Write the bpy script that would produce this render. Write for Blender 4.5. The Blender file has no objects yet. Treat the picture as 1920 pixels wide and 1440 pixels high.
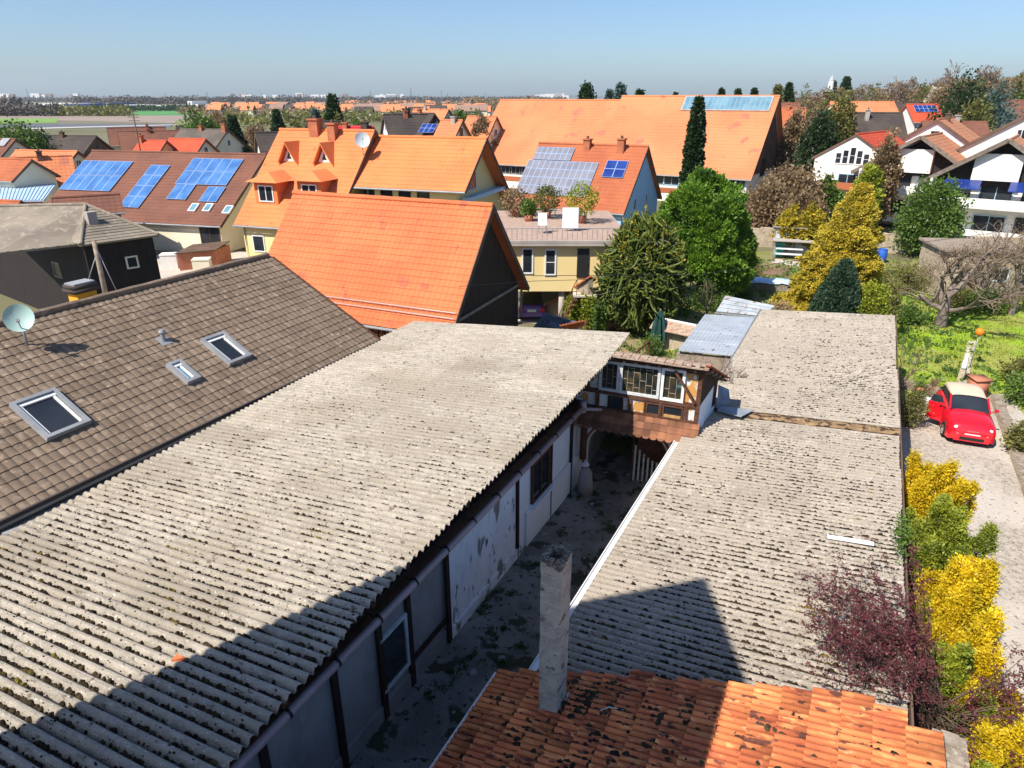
import bpy, math, random
import numpy as np
from math import radians as R, sin, cos, pi
random.seed(7); RNG = np.random.default_rng(7)
sc = bpy.context.scene; col = sc.collection

# ---------------------------------------------------------------- camera, sky, sun, exposure
CAM_H = 10.5
FPX = 1270.0
TH = math.atan(537 / FPX)
cd = bpy.data.cameras.new('camera'); cam = bpy.data.objects.new('camera', cd); col.objects.link(cam)
cd.sensor_width = 36; cd.lens = 36 * FPX / 1920; cd.clip_start = 0.1; cd.clip_end = 60000
cam.location = (0, 0, CAM_H); cam.rotation_euler = (pi / 2 - TH, 0, 0); sc.camera = cam

NV = np.array([.891, -.454]); LV = np.array([.454, .891])      # across / along the courtyard
SUNH = .33 * NV + .77 * LV                                     # shadow offset per metre of height
SUN_EL = math.atan(1 / np.hypot(*SUNH))
w = bpy.data.worlds.new('World'); sc.world = w; w.use_nodes = True
nt = w.node_tree; bg = nt.nodes['Background']
sky = nt.nodes.new('ShaderNodeTexSky'); sky.sky_type = 'NISHITA'; sky.sun_disc = False
sky.sun_elevation = SUN_EL; sky.sun_rotation = math.atan2(-SUNH[0], -SUNH[1])
sky.air_density = 1.0; sky.dust_density = 1.0; sky.ozone_density = 3.0; sky.altitude = 200
grade = nt.nodes.new('ShaderNodeMix'); grade.data_type = 'RGBA'; grade.blend_type = 'MULTIPLY'; grade.inputs[0].default_value = 1; grade.inputs[7].default_value = (.84, .985, 1.17, 1)
nt.links.new(sky.outputs[0], grade.inputs[6]); nt.links.new(grade.outputs[2], bg.inputs[0]); bg.inputs[1].default_value = .086
sd = bpy.data.lights.new('sun', 'SUN'); sd.energy = 5.0; sd.angle = R(.5); sd.color = (1, .92, .81)
so = bpy.data.objects.new('sun', sd); col.objects.link(so)
so.location = (-20, -20, 60)
from mathutils import Vector
so.rotation_euler = Vector((SUNH[0], SUNH[1], -1)).to_track_quat('-Z', 'Y').to_euler()
sc.view_settings.view_transform = 'Standard'; sc.view_settings.look = 'None'
sc.view_settings.exposure = 0.58; sc.view_settings.gamma = 1
sc.render.engine = 'CYCLES'
sc.cycles.use_denoising = True
sc.cycles.max_bounces = 6; sc.cycles.diffuse_bounces = 3; sc.cycles.glossy_bounces = 3
sc.cycles.transparent_max_bounces = 8; sc.cycles.volume_bounces = 0

# ---------------------------------------------------------------- survey helpers (a ray through a photo point meets a real height)
def ray(px, py):
    u = px - 960; v = 720 - py
    return np.array([u, FPX * cos(TH) + v * sin(TH), -FPX * sin(TH) + v * cos(TH)])
CO = np.array([0, 0, CAM_H])
def U(px, py, z=0.0): r = ray(px, py); return CO + r * ((z - CAM_H) / r[2])
def UY(px, py, Y): r = ray(px, py); return CO + r * (Y / r[1])
def UP(px, py, pl):
    a, b, d0 = pl; r = ray(px, py); dr = r[:2] @ NV
    return CO + r * ((a - b * d0 - CAM_H) / (r[2] - b * dr))
def W(d, s, z=0.0): return np.array([d * NV[0] + s * LV[0], d * NV[1] + s * LV[1], z])
N3 = np.array([NV[0], NV[1], 0]); L3 = np.array([LV[0], LV[1], 0]); Z3 = np.array([0, 0, 1.])
def ds(p): return float(p[:2] @ NV), float(p[:2] @ LV)

HAZE_D = 0.0001
# ---------------------------------------------------------------- materials
MATS = {}
def mat(name, c1, c2=None, scale=3.0, rough=.85, bump=0.0, bscale=None, c3=None, metal=0, stretch=(1, 1, 1), tint=0.0, spots=None, spec=.3, detail=6, mixlo=.35, mixhi=.65, rotz=0, big=None, alpha_noise=None, coat=0):
    """noise-mixed Principled material in world position; tint = how strongly the vertex attribute 'tint' scales the colour"""
    m = bpy.data.materials.new(name); m.use_nodes = True; MATS[name] = m
    t = m.node_tree; b = t.nodes['Principled BSDF']; N = t.nodes.new; Lk = t.links.new
    b.inputs['Roughness'].default_value = rough; b.inputs['Metallic'].default_value = metal
    b.inputs['Specular IOR Level'].default_value = spec
    if coat: b.inputs['Coat Weight'].default_value = coat
    geo = N('ShaderNodeNewGeometry'); mp = N('ShaderNodeMapping'); mp.inputs['Scale'].default_value = stretch; mp.inputs['Rotation'].default_value = (0, 0, rotz)
    vr = N('ShaderNodeVectorRotate') if rotz else None
    if vr:
        vr.rotation_type = 'Z_AXIS'; vr.inputs['Angle'].default_value = rotz; mp.inputs['Rotation'].default_value = (0, 0, 0)
        Lk(geo.outputs['Position'], vr.inputs['Vector']); Lk(vr.outputs[0], mp.inputs[0])
    else: Lk(geo.outputs['Position'], mp.inputs[0])
    def noise(s, d=6, dist=0):
        n = N('ShaderNodeTexNoise'); n.inputs['Scale'].default_value = s; n.inputs['Detail'].default_value = d; n.inputs['Distortion'].default_value = dist
        Lk(mp.outputs[0], n.inputs['Vector']); return n.outputs['Fac']
    def ramp(src, lo, hi):
        r = N('ShaderNodeMapRange'); r.inputs['From Min'].default_value = lo; r.inputs['From Max'].default_value = hi; r.interpolation_type = 'SMOOTHSTEP'
        Lk(src, r.inputs['Value']); return r.outputs[0]
    def mix(f, a, bb, typ='MIX'):
        x = N('ShaderNodeMix'); x.data_type = 'RGBA'; x.blend_type = typ
        if isinstance(f, (int, float)): x.inputs[0].default_value = f
        else: Lk(f, x.inputs[0])
        for i, v in ((6, a), (7, bb)):
            if isinstance(v, tuple): x.inputs[i].default_value = (*v, 1)
            else: Lk(v, x.inputs[i])
        return x.outputs[2]
    cur = c1
    if c2: cur = mix(ramp(noise(scale, detail), mixlo, mixhi), c1, c2)
    if c3: cur = mix(ramp(noise(scale * 4.3, 8, .5), .52, .68), cur, c3)
    if big: cur = mix(ramp(noise(big[1], 3), .42, .62), cur, big[0])
    if spots:   # (colour, scale, threshold)
        for colr, s, th in spots: cur = mix(ramp(noise(s, 4), th, th + .06), cur, colr)
    if tint:
        a = N('ShaderNodeAttribute'); a.attribute_name = 'tint'
        mm = N('ShaderNodeMapRange'); mm.inputs['From Min'].default_value = 0; mm.inputs['From Max'].default_value = 1
        mm.inputs['To Min'].default_value = 1 - tint; mm.inputs['To Max'].default_value = 1 + tint
        Lk(a.outputs['Fac'], mm.inputs['Value'])
        cc = N('ShaderNodeCombineColor'); [Lk(mm.outputs[0], cc.inputs[i]) for i in range(3)]
        cur = mix(1.0, cur, cc.outputs[0], 'MULTIPLY')
    if isinstance(cur, tuple): b.inputs['Base Color'].default_value = (*cur, 1)
    else: Lk(cur, b.inputs['Base Color'])
    if bump:
        bn = N('ShaderNodeBump'); bn.inputs['Strength'].default_value = bump; bn.inputs['Distance'].default_value = .02
        Lk(noise(bscale or scale * 8, 8), bn.inputs['Height']); Lk(bn.outputs[0], b.inputs['Normal'])
    return m
def hexc(h):
    r = [int(h[i:i + 2], 16) / 255 for i in (0, 2, 4)]
    return tuple(x / 12.92 if x <= .04045 else ((x + .055) / 1.055) ** 2.4 for x in r)
def leafmat(name, c, c2, tint=.45, trans=.35, scale=1.5):
    m = bpy.data.materials.new(name); m.use_nodes = True; MATS[name] = m
    t = m.node_tree; N = t.nodes.new; Lk = t.links.new
    for n in list(t.nodes):
        if n.type == 'BSDF_PRINCIPLED': t.nodes.remove(n)
    out = [n for n in t.nodes if n.type == 'OUTPUT_MATERIAL'][0]
    geo = N('ShaderNodeNewGeometry'); no = N('ShaderNodeTexNoise'); no.inputs['Scale'].default_value = scale; Lk(geo.outputs['Position'], no.inputs['Vector'])
    x = N('ShaderNodeMix'); x.data_type = 'RGBA'; x.inputs[6].default_value = (*c, 1); x.inputs[7].default_value = (*c2, 1)
    a = N('ShaderNodeAttribute'); a.attribute_name = 'tint'
    ad = N('ShaderNodeMath'); ad.operation = 'MULTIPLY_ADD'; Lk(a.outputs['Fac'], ad.inputs[0]); ad.inputs[1].default_value = .6
    mr = N('ShaderNodeMapRange'); mr.inputs['From Min'].default_value = .3; mr.inputs['From Max'].default_value = .7; mr.inputs['To Max'].default_value = .5; mr.inputs['To Min'].default_value = -.1
    Lk(no.outputs['Fac'], mr.inputs['Value']); Lk(mr.outputs[0], ad.inputs[2]); Lk(ad.outputs[0], x.inputs[0])
    d = N('ShaderNodeBsdfDiffuse'); Lk(x.outputs[2], d.inputs['Color'])
    tr = N('ShaderNodeBsdfTranslucent'); Lk(x.outputs[2], tr.inputs['Color'])
    g = N('ShaderNodeBsdfGlossy'); g.inputs['Roughness'].default_value = .55; g.inputs['Color'].default_value = (.6, .6, .6, 1)
    ms = N('ShaderNodeMixShader'); ms.inputs[0].default_value = trans; Lk(d.outputs[0], ms.inputs[1]); Lk(tr.outputs[0], ms.inputs[2])
    m2 = N('ShaderNodeMixShader'); m2.inputs[0].default_value = .04; Lk(ms.outputs[0], m2.inputs[1]); Lk(g.outputs[0], m2.inputs[2])
    Lk(m2.outputs[0], out.inputs['Surface'])
    return m

AZ27 = math.atan2(LV[0], LV[1])
ORANGE = ((.60, .155, .035), (.50, .115, .028))
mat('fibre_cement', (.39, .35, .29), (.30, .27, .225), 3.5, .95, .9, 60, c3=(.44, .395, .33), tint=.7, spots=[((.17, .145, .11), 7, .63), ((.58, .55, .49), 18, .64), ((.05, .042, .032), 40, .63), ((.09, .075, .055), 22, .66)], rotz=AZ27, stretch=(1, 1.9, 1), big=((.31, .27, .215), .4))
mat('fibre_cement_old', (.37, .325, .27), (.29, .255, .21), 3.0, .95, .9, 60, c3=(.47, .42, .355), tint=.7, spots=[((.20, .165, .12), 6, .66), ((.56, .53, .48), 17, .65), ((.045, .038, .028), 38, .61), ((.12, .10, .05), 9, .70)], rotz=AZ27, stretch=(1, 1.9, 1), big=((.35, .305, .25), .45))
mat('moss', (.022, .015, .009), (.045, .030, .012), 1.2, 1, .6, 60, tint=.6, spots=[((.13, .10, .015), 1.6, .60)])
mat('tile_moss', (.012, .011, .009), (.05, .04, .02), 2, 1, .5, 60, tint=.4)
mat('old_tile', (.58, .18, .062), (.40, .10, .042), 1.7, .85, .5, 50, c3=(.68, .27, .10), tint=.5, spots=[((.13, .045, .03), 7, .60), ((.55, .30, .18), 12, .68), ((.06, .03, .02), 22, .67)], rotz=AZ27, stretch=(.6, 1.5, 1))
mat('brown_tile', (.20, .148, .105), (.16, .118, .084), 1.2, .9, .4, 40, tint=.22, spots=[((.29, .22, .16), 4, .62)], c3=(.25, .19, .14))
mat('orange_tile', (.60, .17, .066), (.52, .14, .055), .7, .85, 0, 10, tint=.07, spots=[((.44, .12, .06), 1.3, .62), ((.30, .11, .07), 5, .68)])
mat('bright_tile', (.70, .215, .075), (.63, .185, .065), .5, .85, 0, 10, tint=.10, spots=[((.52, .15, .06), 1.1, .64)])
mat('salmon_tile', (.62, .225, .10), (.54, .185, .082), .22, .85, 0, 10, tint=.10, spots=[((.44, .15, .09), .6, .62)])
mat('brick_tile', (.42, .13, .055), (.34, .10, .045), .4, .85, 0, 10, tint=.15)
mat('maroon_tile', (.20, .085, .055), (.16, .07, .048), .5, .85, 0, 10, tint=.15)
mat('red_tile', (.52, .085, .035), (.46, .07, .03), .5, .7, 0, 10, tint=.12)
mat('crimson_tile', (.50, .02, .03), (.42, .02, .03), .5, .6, 0, 10, tint=.1)
mat('dark_tile', (.055, .045, .042), (.075, .06, .05), .6, .85, 0, 10, tint=.2)
mat('grey_brown_tile', (.14, .115, .095), (.10, .085, .07), .6, .9, 0, 10, tint=.15)
mat('greyboard_roof', (.26, .22, .17), (.20, .17, .135), .8, .9, .4, 20, tint=.2, c3=(.32, .28, .22))
mat('slate_roof', (.10, .12, .15), (.06, .07, .09), 8, .7, .6, 40, c3=(.2, .23, .27))
mat('white_wall', (.80, .78, .74), (.70, .68, .63), .6, .9, 0, 10)
mat('cream_wall', (.80, .74, .58), (.72, .66, .50), .4, .9, 0, 10)
mat('yellow_wall', (.82, .66, .33), (.76, .60, .28), .4, .9, 0, 10)
mat('blue_wall', (.36, .60, .80), (.32, .55, .76), .5, .9, 0, 10)
mat('grey_wall', (.42, .38, .34), (.33, .30, .27), .8, .9, .3, 15)
mat('brown_wall', (.16, .10, .07), (.11, .07, .05), 1, .9, .3, 15)
mat('dark_wood', (.018, .015, .016), (.030, .024, .022), 2, .8, .4, 12, stretch=(6, 6, .5))
mat('barn_wood', (.035, .022, .018), (.06, .038, .026), 2, .85, .5, 10, stretch=(8, 8, .4))
mat('timber', (.085, .035, .020), (.14, .062, .032), 4, .8, .4, 18, c3=(.05, .022, .014), stretch=(1, 1, 3))
mat('dark_timber', (.030, .016, .013), (.048, .026, .018), 4, .8, .4, 18)
mat('light_wood', (.50, .30, .13), (.40, .23, .09), 2, .8, .3, 14, stretch=(5, 5, .5))
mat('weathered_wood', (.34, .28, .22), (.22, .18, .14), 6, .9, .4, 30)
mat('limewash', (.88, .90, .92), (.80, .83, .86), 1.3, .9, .5, 14, c3=(.72, .75, .78), spots=[((.26, .24, .22), 2.2, .60), ((.10, .13, .18), 5.5, .64), ((.42, .30, .18), 7, .68)], stretch=(1, 1, .45))
mat('clean_plaster', (.86, .89, .92), (.80, .83, .86), 1.3, .9, .3, 14)
mat('facade_plaster', (.72, .71, .68), (.60, .58, .54), 3, .9, .6, 20, spots=[((.55, .29, .09), 3.4, .53), ((.30, .25, .20), 8, .66)])
mat('grey_plaster', (.36, .335, .32), (.27, .255, .245), 1.6, .95, .6, 14, c3=(.33, .31, .29), spots=[((.45, .44, .43), 3.2, .68), ((.13, .12, .11), 2.8, .66)], stretch=(1, 1, .55))
mat('yard_concrete', (.30, .285, .26), (.17, .165, .145), .9, .95, .6, 25, c3=(.24, .225, .20), spots=[((.06, .065, .04), 1.5, .55), ((.05, .055, .03), 7, .60), ((.38, .36, .33), 3.0, .64), ((.04, .04, .03), 25, .64)])
mat('chimney_render', (.46, .44, .36), (.34, .31, .27), 2.6, .95, .35, 16, c3=(.52, .49, .42), spots=[((.17, .15, .13), 4.2, .60), ((.08, .07, .06), 11, .66)], stretch=(1, 1, 1.7))
mat('chimney_brick', (.20, .15, .12), (.10, .08, .065), 12, .95, .9, 40, c3=(.40, .37, .33))
mat('soot', (.012, .011, .010))
mat('red_chimney', (.45, .16, .08), (.36, .12, .06), 3, .9, .3, 20)
mat('lead', (.36, .39, .43), (.27, .30, .34), 5, .5, .2, 20, metal=.3)
mat('zinc', (.34, .35, .36), (.27, .285, .30), 2, .6, .1, 10, metal=.2)
mat('gutter_pink', (.46, .36, .37), (.38, .30, .31), 2, .45, .05, 10, metal=.1)
mat('gutter_grey', (.27, .26, .23), (.22, .215, .19), 1.5, .6, .2, 10)
mat('sheet_metal', (.58, .62, .66), (.48, .53, .58), 1.2, .4, .2, 8, metal=.35, spots=[((.16, .15, .13), 5.5, .66), ((.25, .15, .09), 2.5, .71)])
mat('rusty_sheet', (.34, .38, .43), (.25, .29, .33), 1.8, .6, .3, 20, metal=.2, spots=[((.22, .11, .05), 4, .60)])
mat('white_paint', (.80, .80, .79), (.72, .72, .70), 6, .5, .1, 20)
mat('old_white_paint', (.62, .65, .66), (.50, .52, .52), 8, .6, .2, 25)
mat('black_trim', (.02, .02, .022), rough=.5)
mat('glass', (.016, .020, .026), (.03, .036, .045), .7, .08, spec=.6)
mat('sky_glass', (.10, .22, .30), (.16, .30, .38), .8, .12, spec=.8)
mat('leaded_glass', (.014, .02, .02), (.05, .04, .025), 3.5, .25, spec=.5, spots=[((.03, .09, .09), 1.9, .60), ((.10, .07, .03), 2.6, .64)])
mat('lead_came', (.42, .38, .28), rough=.6)
mat('solar_blue', (.05, .14, .36), (.085, .21, .46), .9, .16, spec=.8)
mat('solar_navy', (.012, .03, .17), (.02, .05, .24), .8, .2, spec=.6)
mat('solar_grey', (.17, .175, .21), (.21, .215, .25), .8, .3, spec=.6)
mat('panel_frame', (.30, .40, .60), rough=.8)
mat('light_blue_sheet', (.42, .56, .70), (.38, .52, .66), .5, .55)
mat('plastic_white', (.75, .78, .80), rough=.4)
mat('chalet_tile', (.46, .22, .12), (.40, .18, .10), .4, .85, 0, 20, tint=.1)
mat('brick', (.44, .20, .12), (.34, .15, .09), 6, .9, .5, 30)
mat('stone', (.46, .38, .28), (.34, .28, .21), 2.2, .95, .9, 9, c3=(.56, .49, .38), spots=[((.20, .16, .12), 5, .60)])
mat('rubble', (.33, .27, .21), (.22, .18, .14), 4, .95, 1, 14, c3=(.40, .35, .28))
mat('gravel', (.43, .37, .30), (.25, .215, .175), 7, .95, 1, 22, spots=[((.20, .175, .145), 9, .60), ((.62, .58, .52), 14, .63)], c3=(.52, .47, .41), big=((.48, .43, .37), .35))
mat('pale_paving', (.52, .47, .40), (.46, .41, .35), 1, .95, .2, 20)
mat('asphalt', (.075, .072, .07), (.055, .053, .052), 2, .9, .3, 30)
mat('lawn', (.26, .40, .025), (.20, .33, .02), .8, 1, .6, 30, c3=(.26, .36, .035), big=((.28, .30, .07), .35))
mat('garden_grass', (.15, .19, .045), (.24, .20, .09), 1.1, 1, .8, 30, c3=(.12, .21, .03), big=((.26, .20, .11), .5))
mat('soil', (.24, .15, .10), (.18, .11, .075), 3, 1, .8, 25)
mat('land', (.13, .13, .065), (.17, .15, .085), .03, 1, 0, c3=(.10, .12, .05), big=((.19, .165, .11), .006))
mat('field_green', (.07, .22, .07), (.09, .25, .08), .02, 1)
mat('field_lime', (.18, .30, .07), (.15, .26, .06), .02, 1)
mat('field_bare', (.30, .235, .19), (.25, .20, .17), .015, 1)
mat('field_dark', (.10, .11, .135), (.12, .13, .15), .01, 1)
mat('field_olive', (.19, .21, .08), (.16, .18, .07), .02, 1)
mat('track', (.50, .48, .45), rough=1)
mat('bark', (.13, .095, .07), (.085, .06, .045), 5, .95, .7, 20)
mat('grey_bark', (.22, .18, .15), (.15, .12, .10), 4, .95, .5, 20)
mat('twig', (.27, .20, .15), (.20, .15, .11), 2, .95)
mat('car_red', (.62, .008, .02), (.60, .008, .02), 1, .18, spec=.6, coat=.8)
mat('car_violet', (.13, .06, .36), (.10, .05, .30), 1, .2, spec=.6, coat=.6)
mat('tyre', (.02, .02, .02), rough=.9)
mat('chrome', (.6, .6, .62), rough=.15, metal=1)
mat('lamp_glass', (.75, .75, .72), rough=.1)
mat('tail_lamp', (.55, .03, .05), rough=.2)
mat('soft_top', (.62, .50, .38), (.58, .47, .36), 4, .9)
mat('fabric_green', (.014, .05, .045), (.02, .07, .06), 4, .9)
mat('barrel_blue', (.03, .12, .50), rough=.5)
mat('orange_paint', (.85, .22, .02), rough=.5)
mat('chimney_yellow', (.80, .40, .03), (.70, .33, .03), 2, .8)
mat('terracotta', (.50, .20, .12), (.42, .16, .10), 3, .9); mat('deck', (.42, .30, .24), (.34, .25, .20), 3, .9)
mat('tarp_blue', (.42, .60, .80), (.50, .66, .84), 2, .5)
mat('green_plastic', (.05, .33, .22), rough=.5)
mat('dish_mint', (.36, .50, .47), (.32, .46, .43), 2, .5)
mat('dish_grey', (.50, .56, .58), (.45, .5, .52), 2, .5)
mat('pale_sheet', (.36, .33, .33), (.31, .28, .28), 2, .6)
mat('felt_strip', (.30, .20, .10), (.22, .14, .075), 5, .95, .8, 30, spots=[((.06, .035, .02), 6, .50), ((.48, .38, .22), 13, .64)])
mat('apron_tile', (.24, .105, .055), (.16, .072, .042), 2.0, .9, .5, 30, tint=.35, spots=[((.13, .06, .03), 4, .63), ((.36, .22, .08), 1.6, .66)])
mat('verge_tile', (.30, .20, .15), (.42, .33, .25), 7, .95, .8, 30, spots=[((.35, .09, .05), 6, .62)])
mat('arch_red', (.34, .09, .055), rough=.8)
mat('window_blue', (.35, .55, .68), rough=.5)
mat('far_white', (.75, .75, .74), rough=.8)
mat('far_blue', (.03, .07, .22), rough=.7)
mat('far_grey', (.38, .40, .42), rough=.8)
mat('far_orange', (.62, .22, .10), rough=.9)
mat('far_brown', (.28, .18, .14), rough=.9)
mat('far_wood', (.10, .09, .085), (.14, .12, .10), .02, 1, tint=.3)
mat('steel', (.30, .31, .33), rough=.5, metal=.5)
leafmat('leaf_pine', (.022, .085, .008), (.26, .44, .040), scale=1.2)
leafmat('leaf_dark', (.015, .040, .012), (.040, .085, .022))
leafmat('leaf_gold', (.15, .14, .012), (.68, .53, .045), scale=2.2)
leafmat('leaf_teal', (.030, .065, .040), (.085, .15, .075), scale=3)
leafmat('leaf_lime', (.14, .19, .015), (.42, .46, .04), scale=2)
leafmat('leaf_olive', (.10, .11, .03), (.25, .24, .06))
leafmat('leaf_brown', (.20, .13, .07), (.36, .26, .14))
leafmat('leaf_yellow', (.48, .36, .012), (.92, .69, .02), scale=2)
leafmat('leaf_thuja', (.12, .17, .02), (.42, .46, .04), scale=2)
leafmat('leaf_purple', (.085, .018, .025), (.21, .055, .065), trans=.3)
leafmat('leaf_green', (.06, .12, .02), (.16, .26, .04))
leafmat('leaf_spruce', (.05, .10, .09), (.15, .23, .20))
leafmat('leaf_blossom', (.45, .42, .30), (.70, .66, .50))
leafmat('leaf_weed', (.025, .06, .01), (.07, .13, .02))
leafmat('araucaria', (.014, .034, .008), (.15, .19, .025), tint=.5, trans=.05, scale=1.6)
leafmat('dry_grass', (.28, .20, .10), (.50, .38, .20))

# ---------------------------------------------------------------- mesh helpers
ORG = {}
def link(o): col.objects.link(o); return o
def thing(name, label, cat, loc=(0, 0, 0), group=None):
    o = link(bpy.data.objects.new(name, None)); o.location = tuple(float(v) for v in loc); o.empty_display_size = .2
    ORG[o.name] = np.array(loc, float); tag(o, label, cat, group); return o
def tag(o, label=None, cat=None, group=None, kind=None):
    if label: o['label'] = label
    if cat: o['category'] = cat
    if group: o['group'] = group
    if kind: o['kind'] = kind
    return o
class MB:
    def __init__(s): s.v = []; s.f = []; s.t = []; s.n = 0
    def add(s, V, F, tint=.5):
        V = np.asarray(V, float).reshape(-1, 3); s.v.append(V)
        F = np.asarray(F, int) + s.n if not isinstance(F, list) else [np.asarray(f) + s.n for f in F]
        s.f.append(F); s.n += len(V)
        s.t.append(np.broadcast_to(np.asarray(tint, float), (len(V),)).copy()); return s
    def box(s, c, x, y, z, tint=.5):
        c, x, y, z = (np.asarray(a, float) for a in (c, x, y, z))
        V = [c + i * x + j * y + k * z for k in (-1, 1) for j in (-1, 1) for i in (-1, 1)]
        return s.add(V, [[0, 2, 3, 1], [4, 5, 7, 6], [0, 1, 5, 4], [2, 6, 7, 3], [0, 4, 6, 2], [1, 3, 7, 5]], tint)
    def bar(s, a, b, wd, ht, tint=.5, up=(0, 0, 1)):
        a = np.asarray(a, float); b = np.asarray(b, float); d = b - a; L = np.linalg.norm(d) + 1e-9; d /= L
        sd_ = np.cross(d, up); nn = np.linalg.norm(sd_)
        if nn < 1e-3: sd_ = np.cross(d, (0, 1, 0)); nn = np.linalg.norm(sd_)
        sd_ /= nn; u = np.cross(sd_, d)
        return s.box((a + b) / 2, d * L / 2, sd_ * wd / 2, u * ht / 2, tint)
    def tube(s, P, r, n=8, tint=.5, cap=True):
        P = np.asarray(P, float); m = len(P); r = np.broadcast_to(np.asarray(r, float), (m,))
        T = np.gradient(P, axis=0); T /= np.linalg.norm(T, axis=1)[:, None] + 1e-12
        ref = np.array([0, 0, 1.]) if abs(T[0][2]) < .9 else np.array([1., 0, 0])
        A = np.cross(T, ref); A /= np.linalg.norm(A, axis=1)[:, None] + 1e-12; B = np.cross(T, A)
        th = np.linspace(0, 2 * pi, n, endpoint=False)
        V = P[:, None] + r[:, None, None] * (A[:, None] * np.cos(th)[None, :, None] + B[:, None] * np.sin(th)[None, :, None])
        V = V.reshape(-1, 3); i = np.arange(m - 1)[:, None] * n; j = np.arange(n)[None]
        F = np.stack([i + j, i + (j + 1) % n, i + n + (j + 1) % n, i + n + j], -1).reshape(-1, 4)
        F = [list(q) for q in F]
        if cap: F += [list(range(n))[::-1], [(m - 1) * n + k for k in range(n)]]
        return s.add(V, F, tint)
    def prism(s, poly, a, b, tint=.5):   # poly: 3D points, extruded from +a to +b
        P = np.asarray(poly, float); n = len(P); V = np.vstack([P + a, P + b])
        return s.add(V, [list(range(n))[::-1], list(range(n, 2 * n))] + [[i, (i + 1) % n, n + (i + 1) % n, n + i] for i in range(n)], tint)
    def poly(s, pts, tint=.5): return s.add(pts, [list(range(len(pts)))], tint)
    def grid(s, V, nu, nv, tint=.5):     # V shape nu*nv
        i = np.arange(nu - 1)[:, None] * nv; j = np.arange(nv - 1)[None]
        F = np.stack([i + j, i + nv + j, i + nv + j + 1, i + j + 1], -1).reshape(-1, 4)
        return s.add(V, F, tint)
    def cone(s, c, r0, r1, h, n=16, tint=.5):
        c = np.asarray(c, float); return s.tube([c, c + Z3 * h], [r0, r1], n, tint)
def obj(name, mb, m, parent=None, smooth=False):
    V = np.vstack(mb.v); T = np.concatenate(mb.t)
    if parent is not None: org = ORG[parent.name]; V = V - org
    loops = []; tot = []
    for F in mb.f:
        if isinstance(F, np.ndarray): loops.append(F.ravel()); tot.append(np.full(len(F), F.shape[1]))
        else:
            for f in F: loops.append(f)
            tot.append(np.array([len(f) for f in F]))
    loops = np.concatenate(loops).astype(np.int32); tot = np.concatenate(tot).astype(np.int32)
    me = bpy.data.meshes.new(name); me.vertices.add(len(V)); me.vertices.foreach_set('co', V.astype(np.float32).ravel())
    me.loops.add(len(loops)); me.loops.foreach_set('vertex_index', loops)
    me.polygons.add(len(tot)); st = np.concatenate([[0], np.cumsum(tot)[:-1]]).astype(np.int32)
    me.polygons.foreach_set('loop_start', st); me.polygons.foreach_set('loop_total', tot)
    smooth = smooth or name in ('moss', 'trunk', 'twigs', 'stem', 'branches', 'reflector', 'pole', 'mast', 'post', 'stay', 'barrel', 'cap', 'wire', 'tarpaulin', 'downpipe', 'basin', 'pedestal', 'pot', 'shaft_round')
    me.polygons.foreach_set('use_smooth', np.full(len(tot), bool(smooth)))
    at = me.attributes.new('tint', 'FLOAT', 'POINT'); at.data.foreach_set('value', T.astype(np.float32))
    me.update(calc_edges=True); me.validate()
    me.materials.append(MATS[m] if isinstance(m, str) else m)
    o = link(bpy.data.objects.new(name, me))
    if parent is not None: o.parent = parent; ORG[o.name] = ORG[parent.name]
    else: ORG[o.name] = np.zeros(3)
    return o
def copy_tree(o, parent=None):
    c = o.copy(); col.objects.link(c)
    if parent is not None: c.parent = parent
    ORG[c.name] = ORG.get(o.name, np.zeros(3))
    for ch in list(o.children): copy_tree(ch, c)
    return c

# leaves: n small quads around centres
def leaves(mb, C, size, per, spread, flat=0.0, out=None, elong=1.0, tintc=None, drop=0):
    C = np.asarray(C, float); m = len(C)
    P = np.repeat(C, per, 0) + RNG.normal(0, 1, (m * per, 3)) * np.asarray(spread)
    D = RNG.normal(0, 1, P.shape)
    if out is not None: D = D * .6 + np.repeat(out, per, 0) * 1.2
    D[:, 2] = D[:, 2] * (1 - flat) - drop
    D /= np.linalg.norm(D, axis=1)[:, None] + 1e-9
    E = np.cross(D, RNG.normal(0, 1, P.shape)); E /= np.linalg.norm(E, axis=1)[:, None] + 1e-9
    s = size * RNG.uniform(.6, 1.3, (len(P), 1))
    a = D * s * elong; b = E * s * .5
    V = np.stack([P - b * .5, P + a * .5 - b, P + a, P + a * .5 + b], 1).reshape(-1, 3)
    F = np.arange(len(P) * 4).reshape(-1, 4)
    tc = RNG.uniform(0, 1, m) if tintc is None else tintc
    T = np.repeat(np.clip(np.repeat(tc, per) + RNG.normal(0, .15, len(P)), 0, 1), 4)
    mb.add(V, F, T); return mb
def fib(n):
    i = np.arange(n) + .5; ph = np.arccos(1 - 2 * i / n); th = pi * (1 + 5 ** .5) * i
    return np.stack([np.cos(th) * np.sin(ph), np.sin(th) * np.sin(ph), np.cos(ph)], -1)
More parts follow.
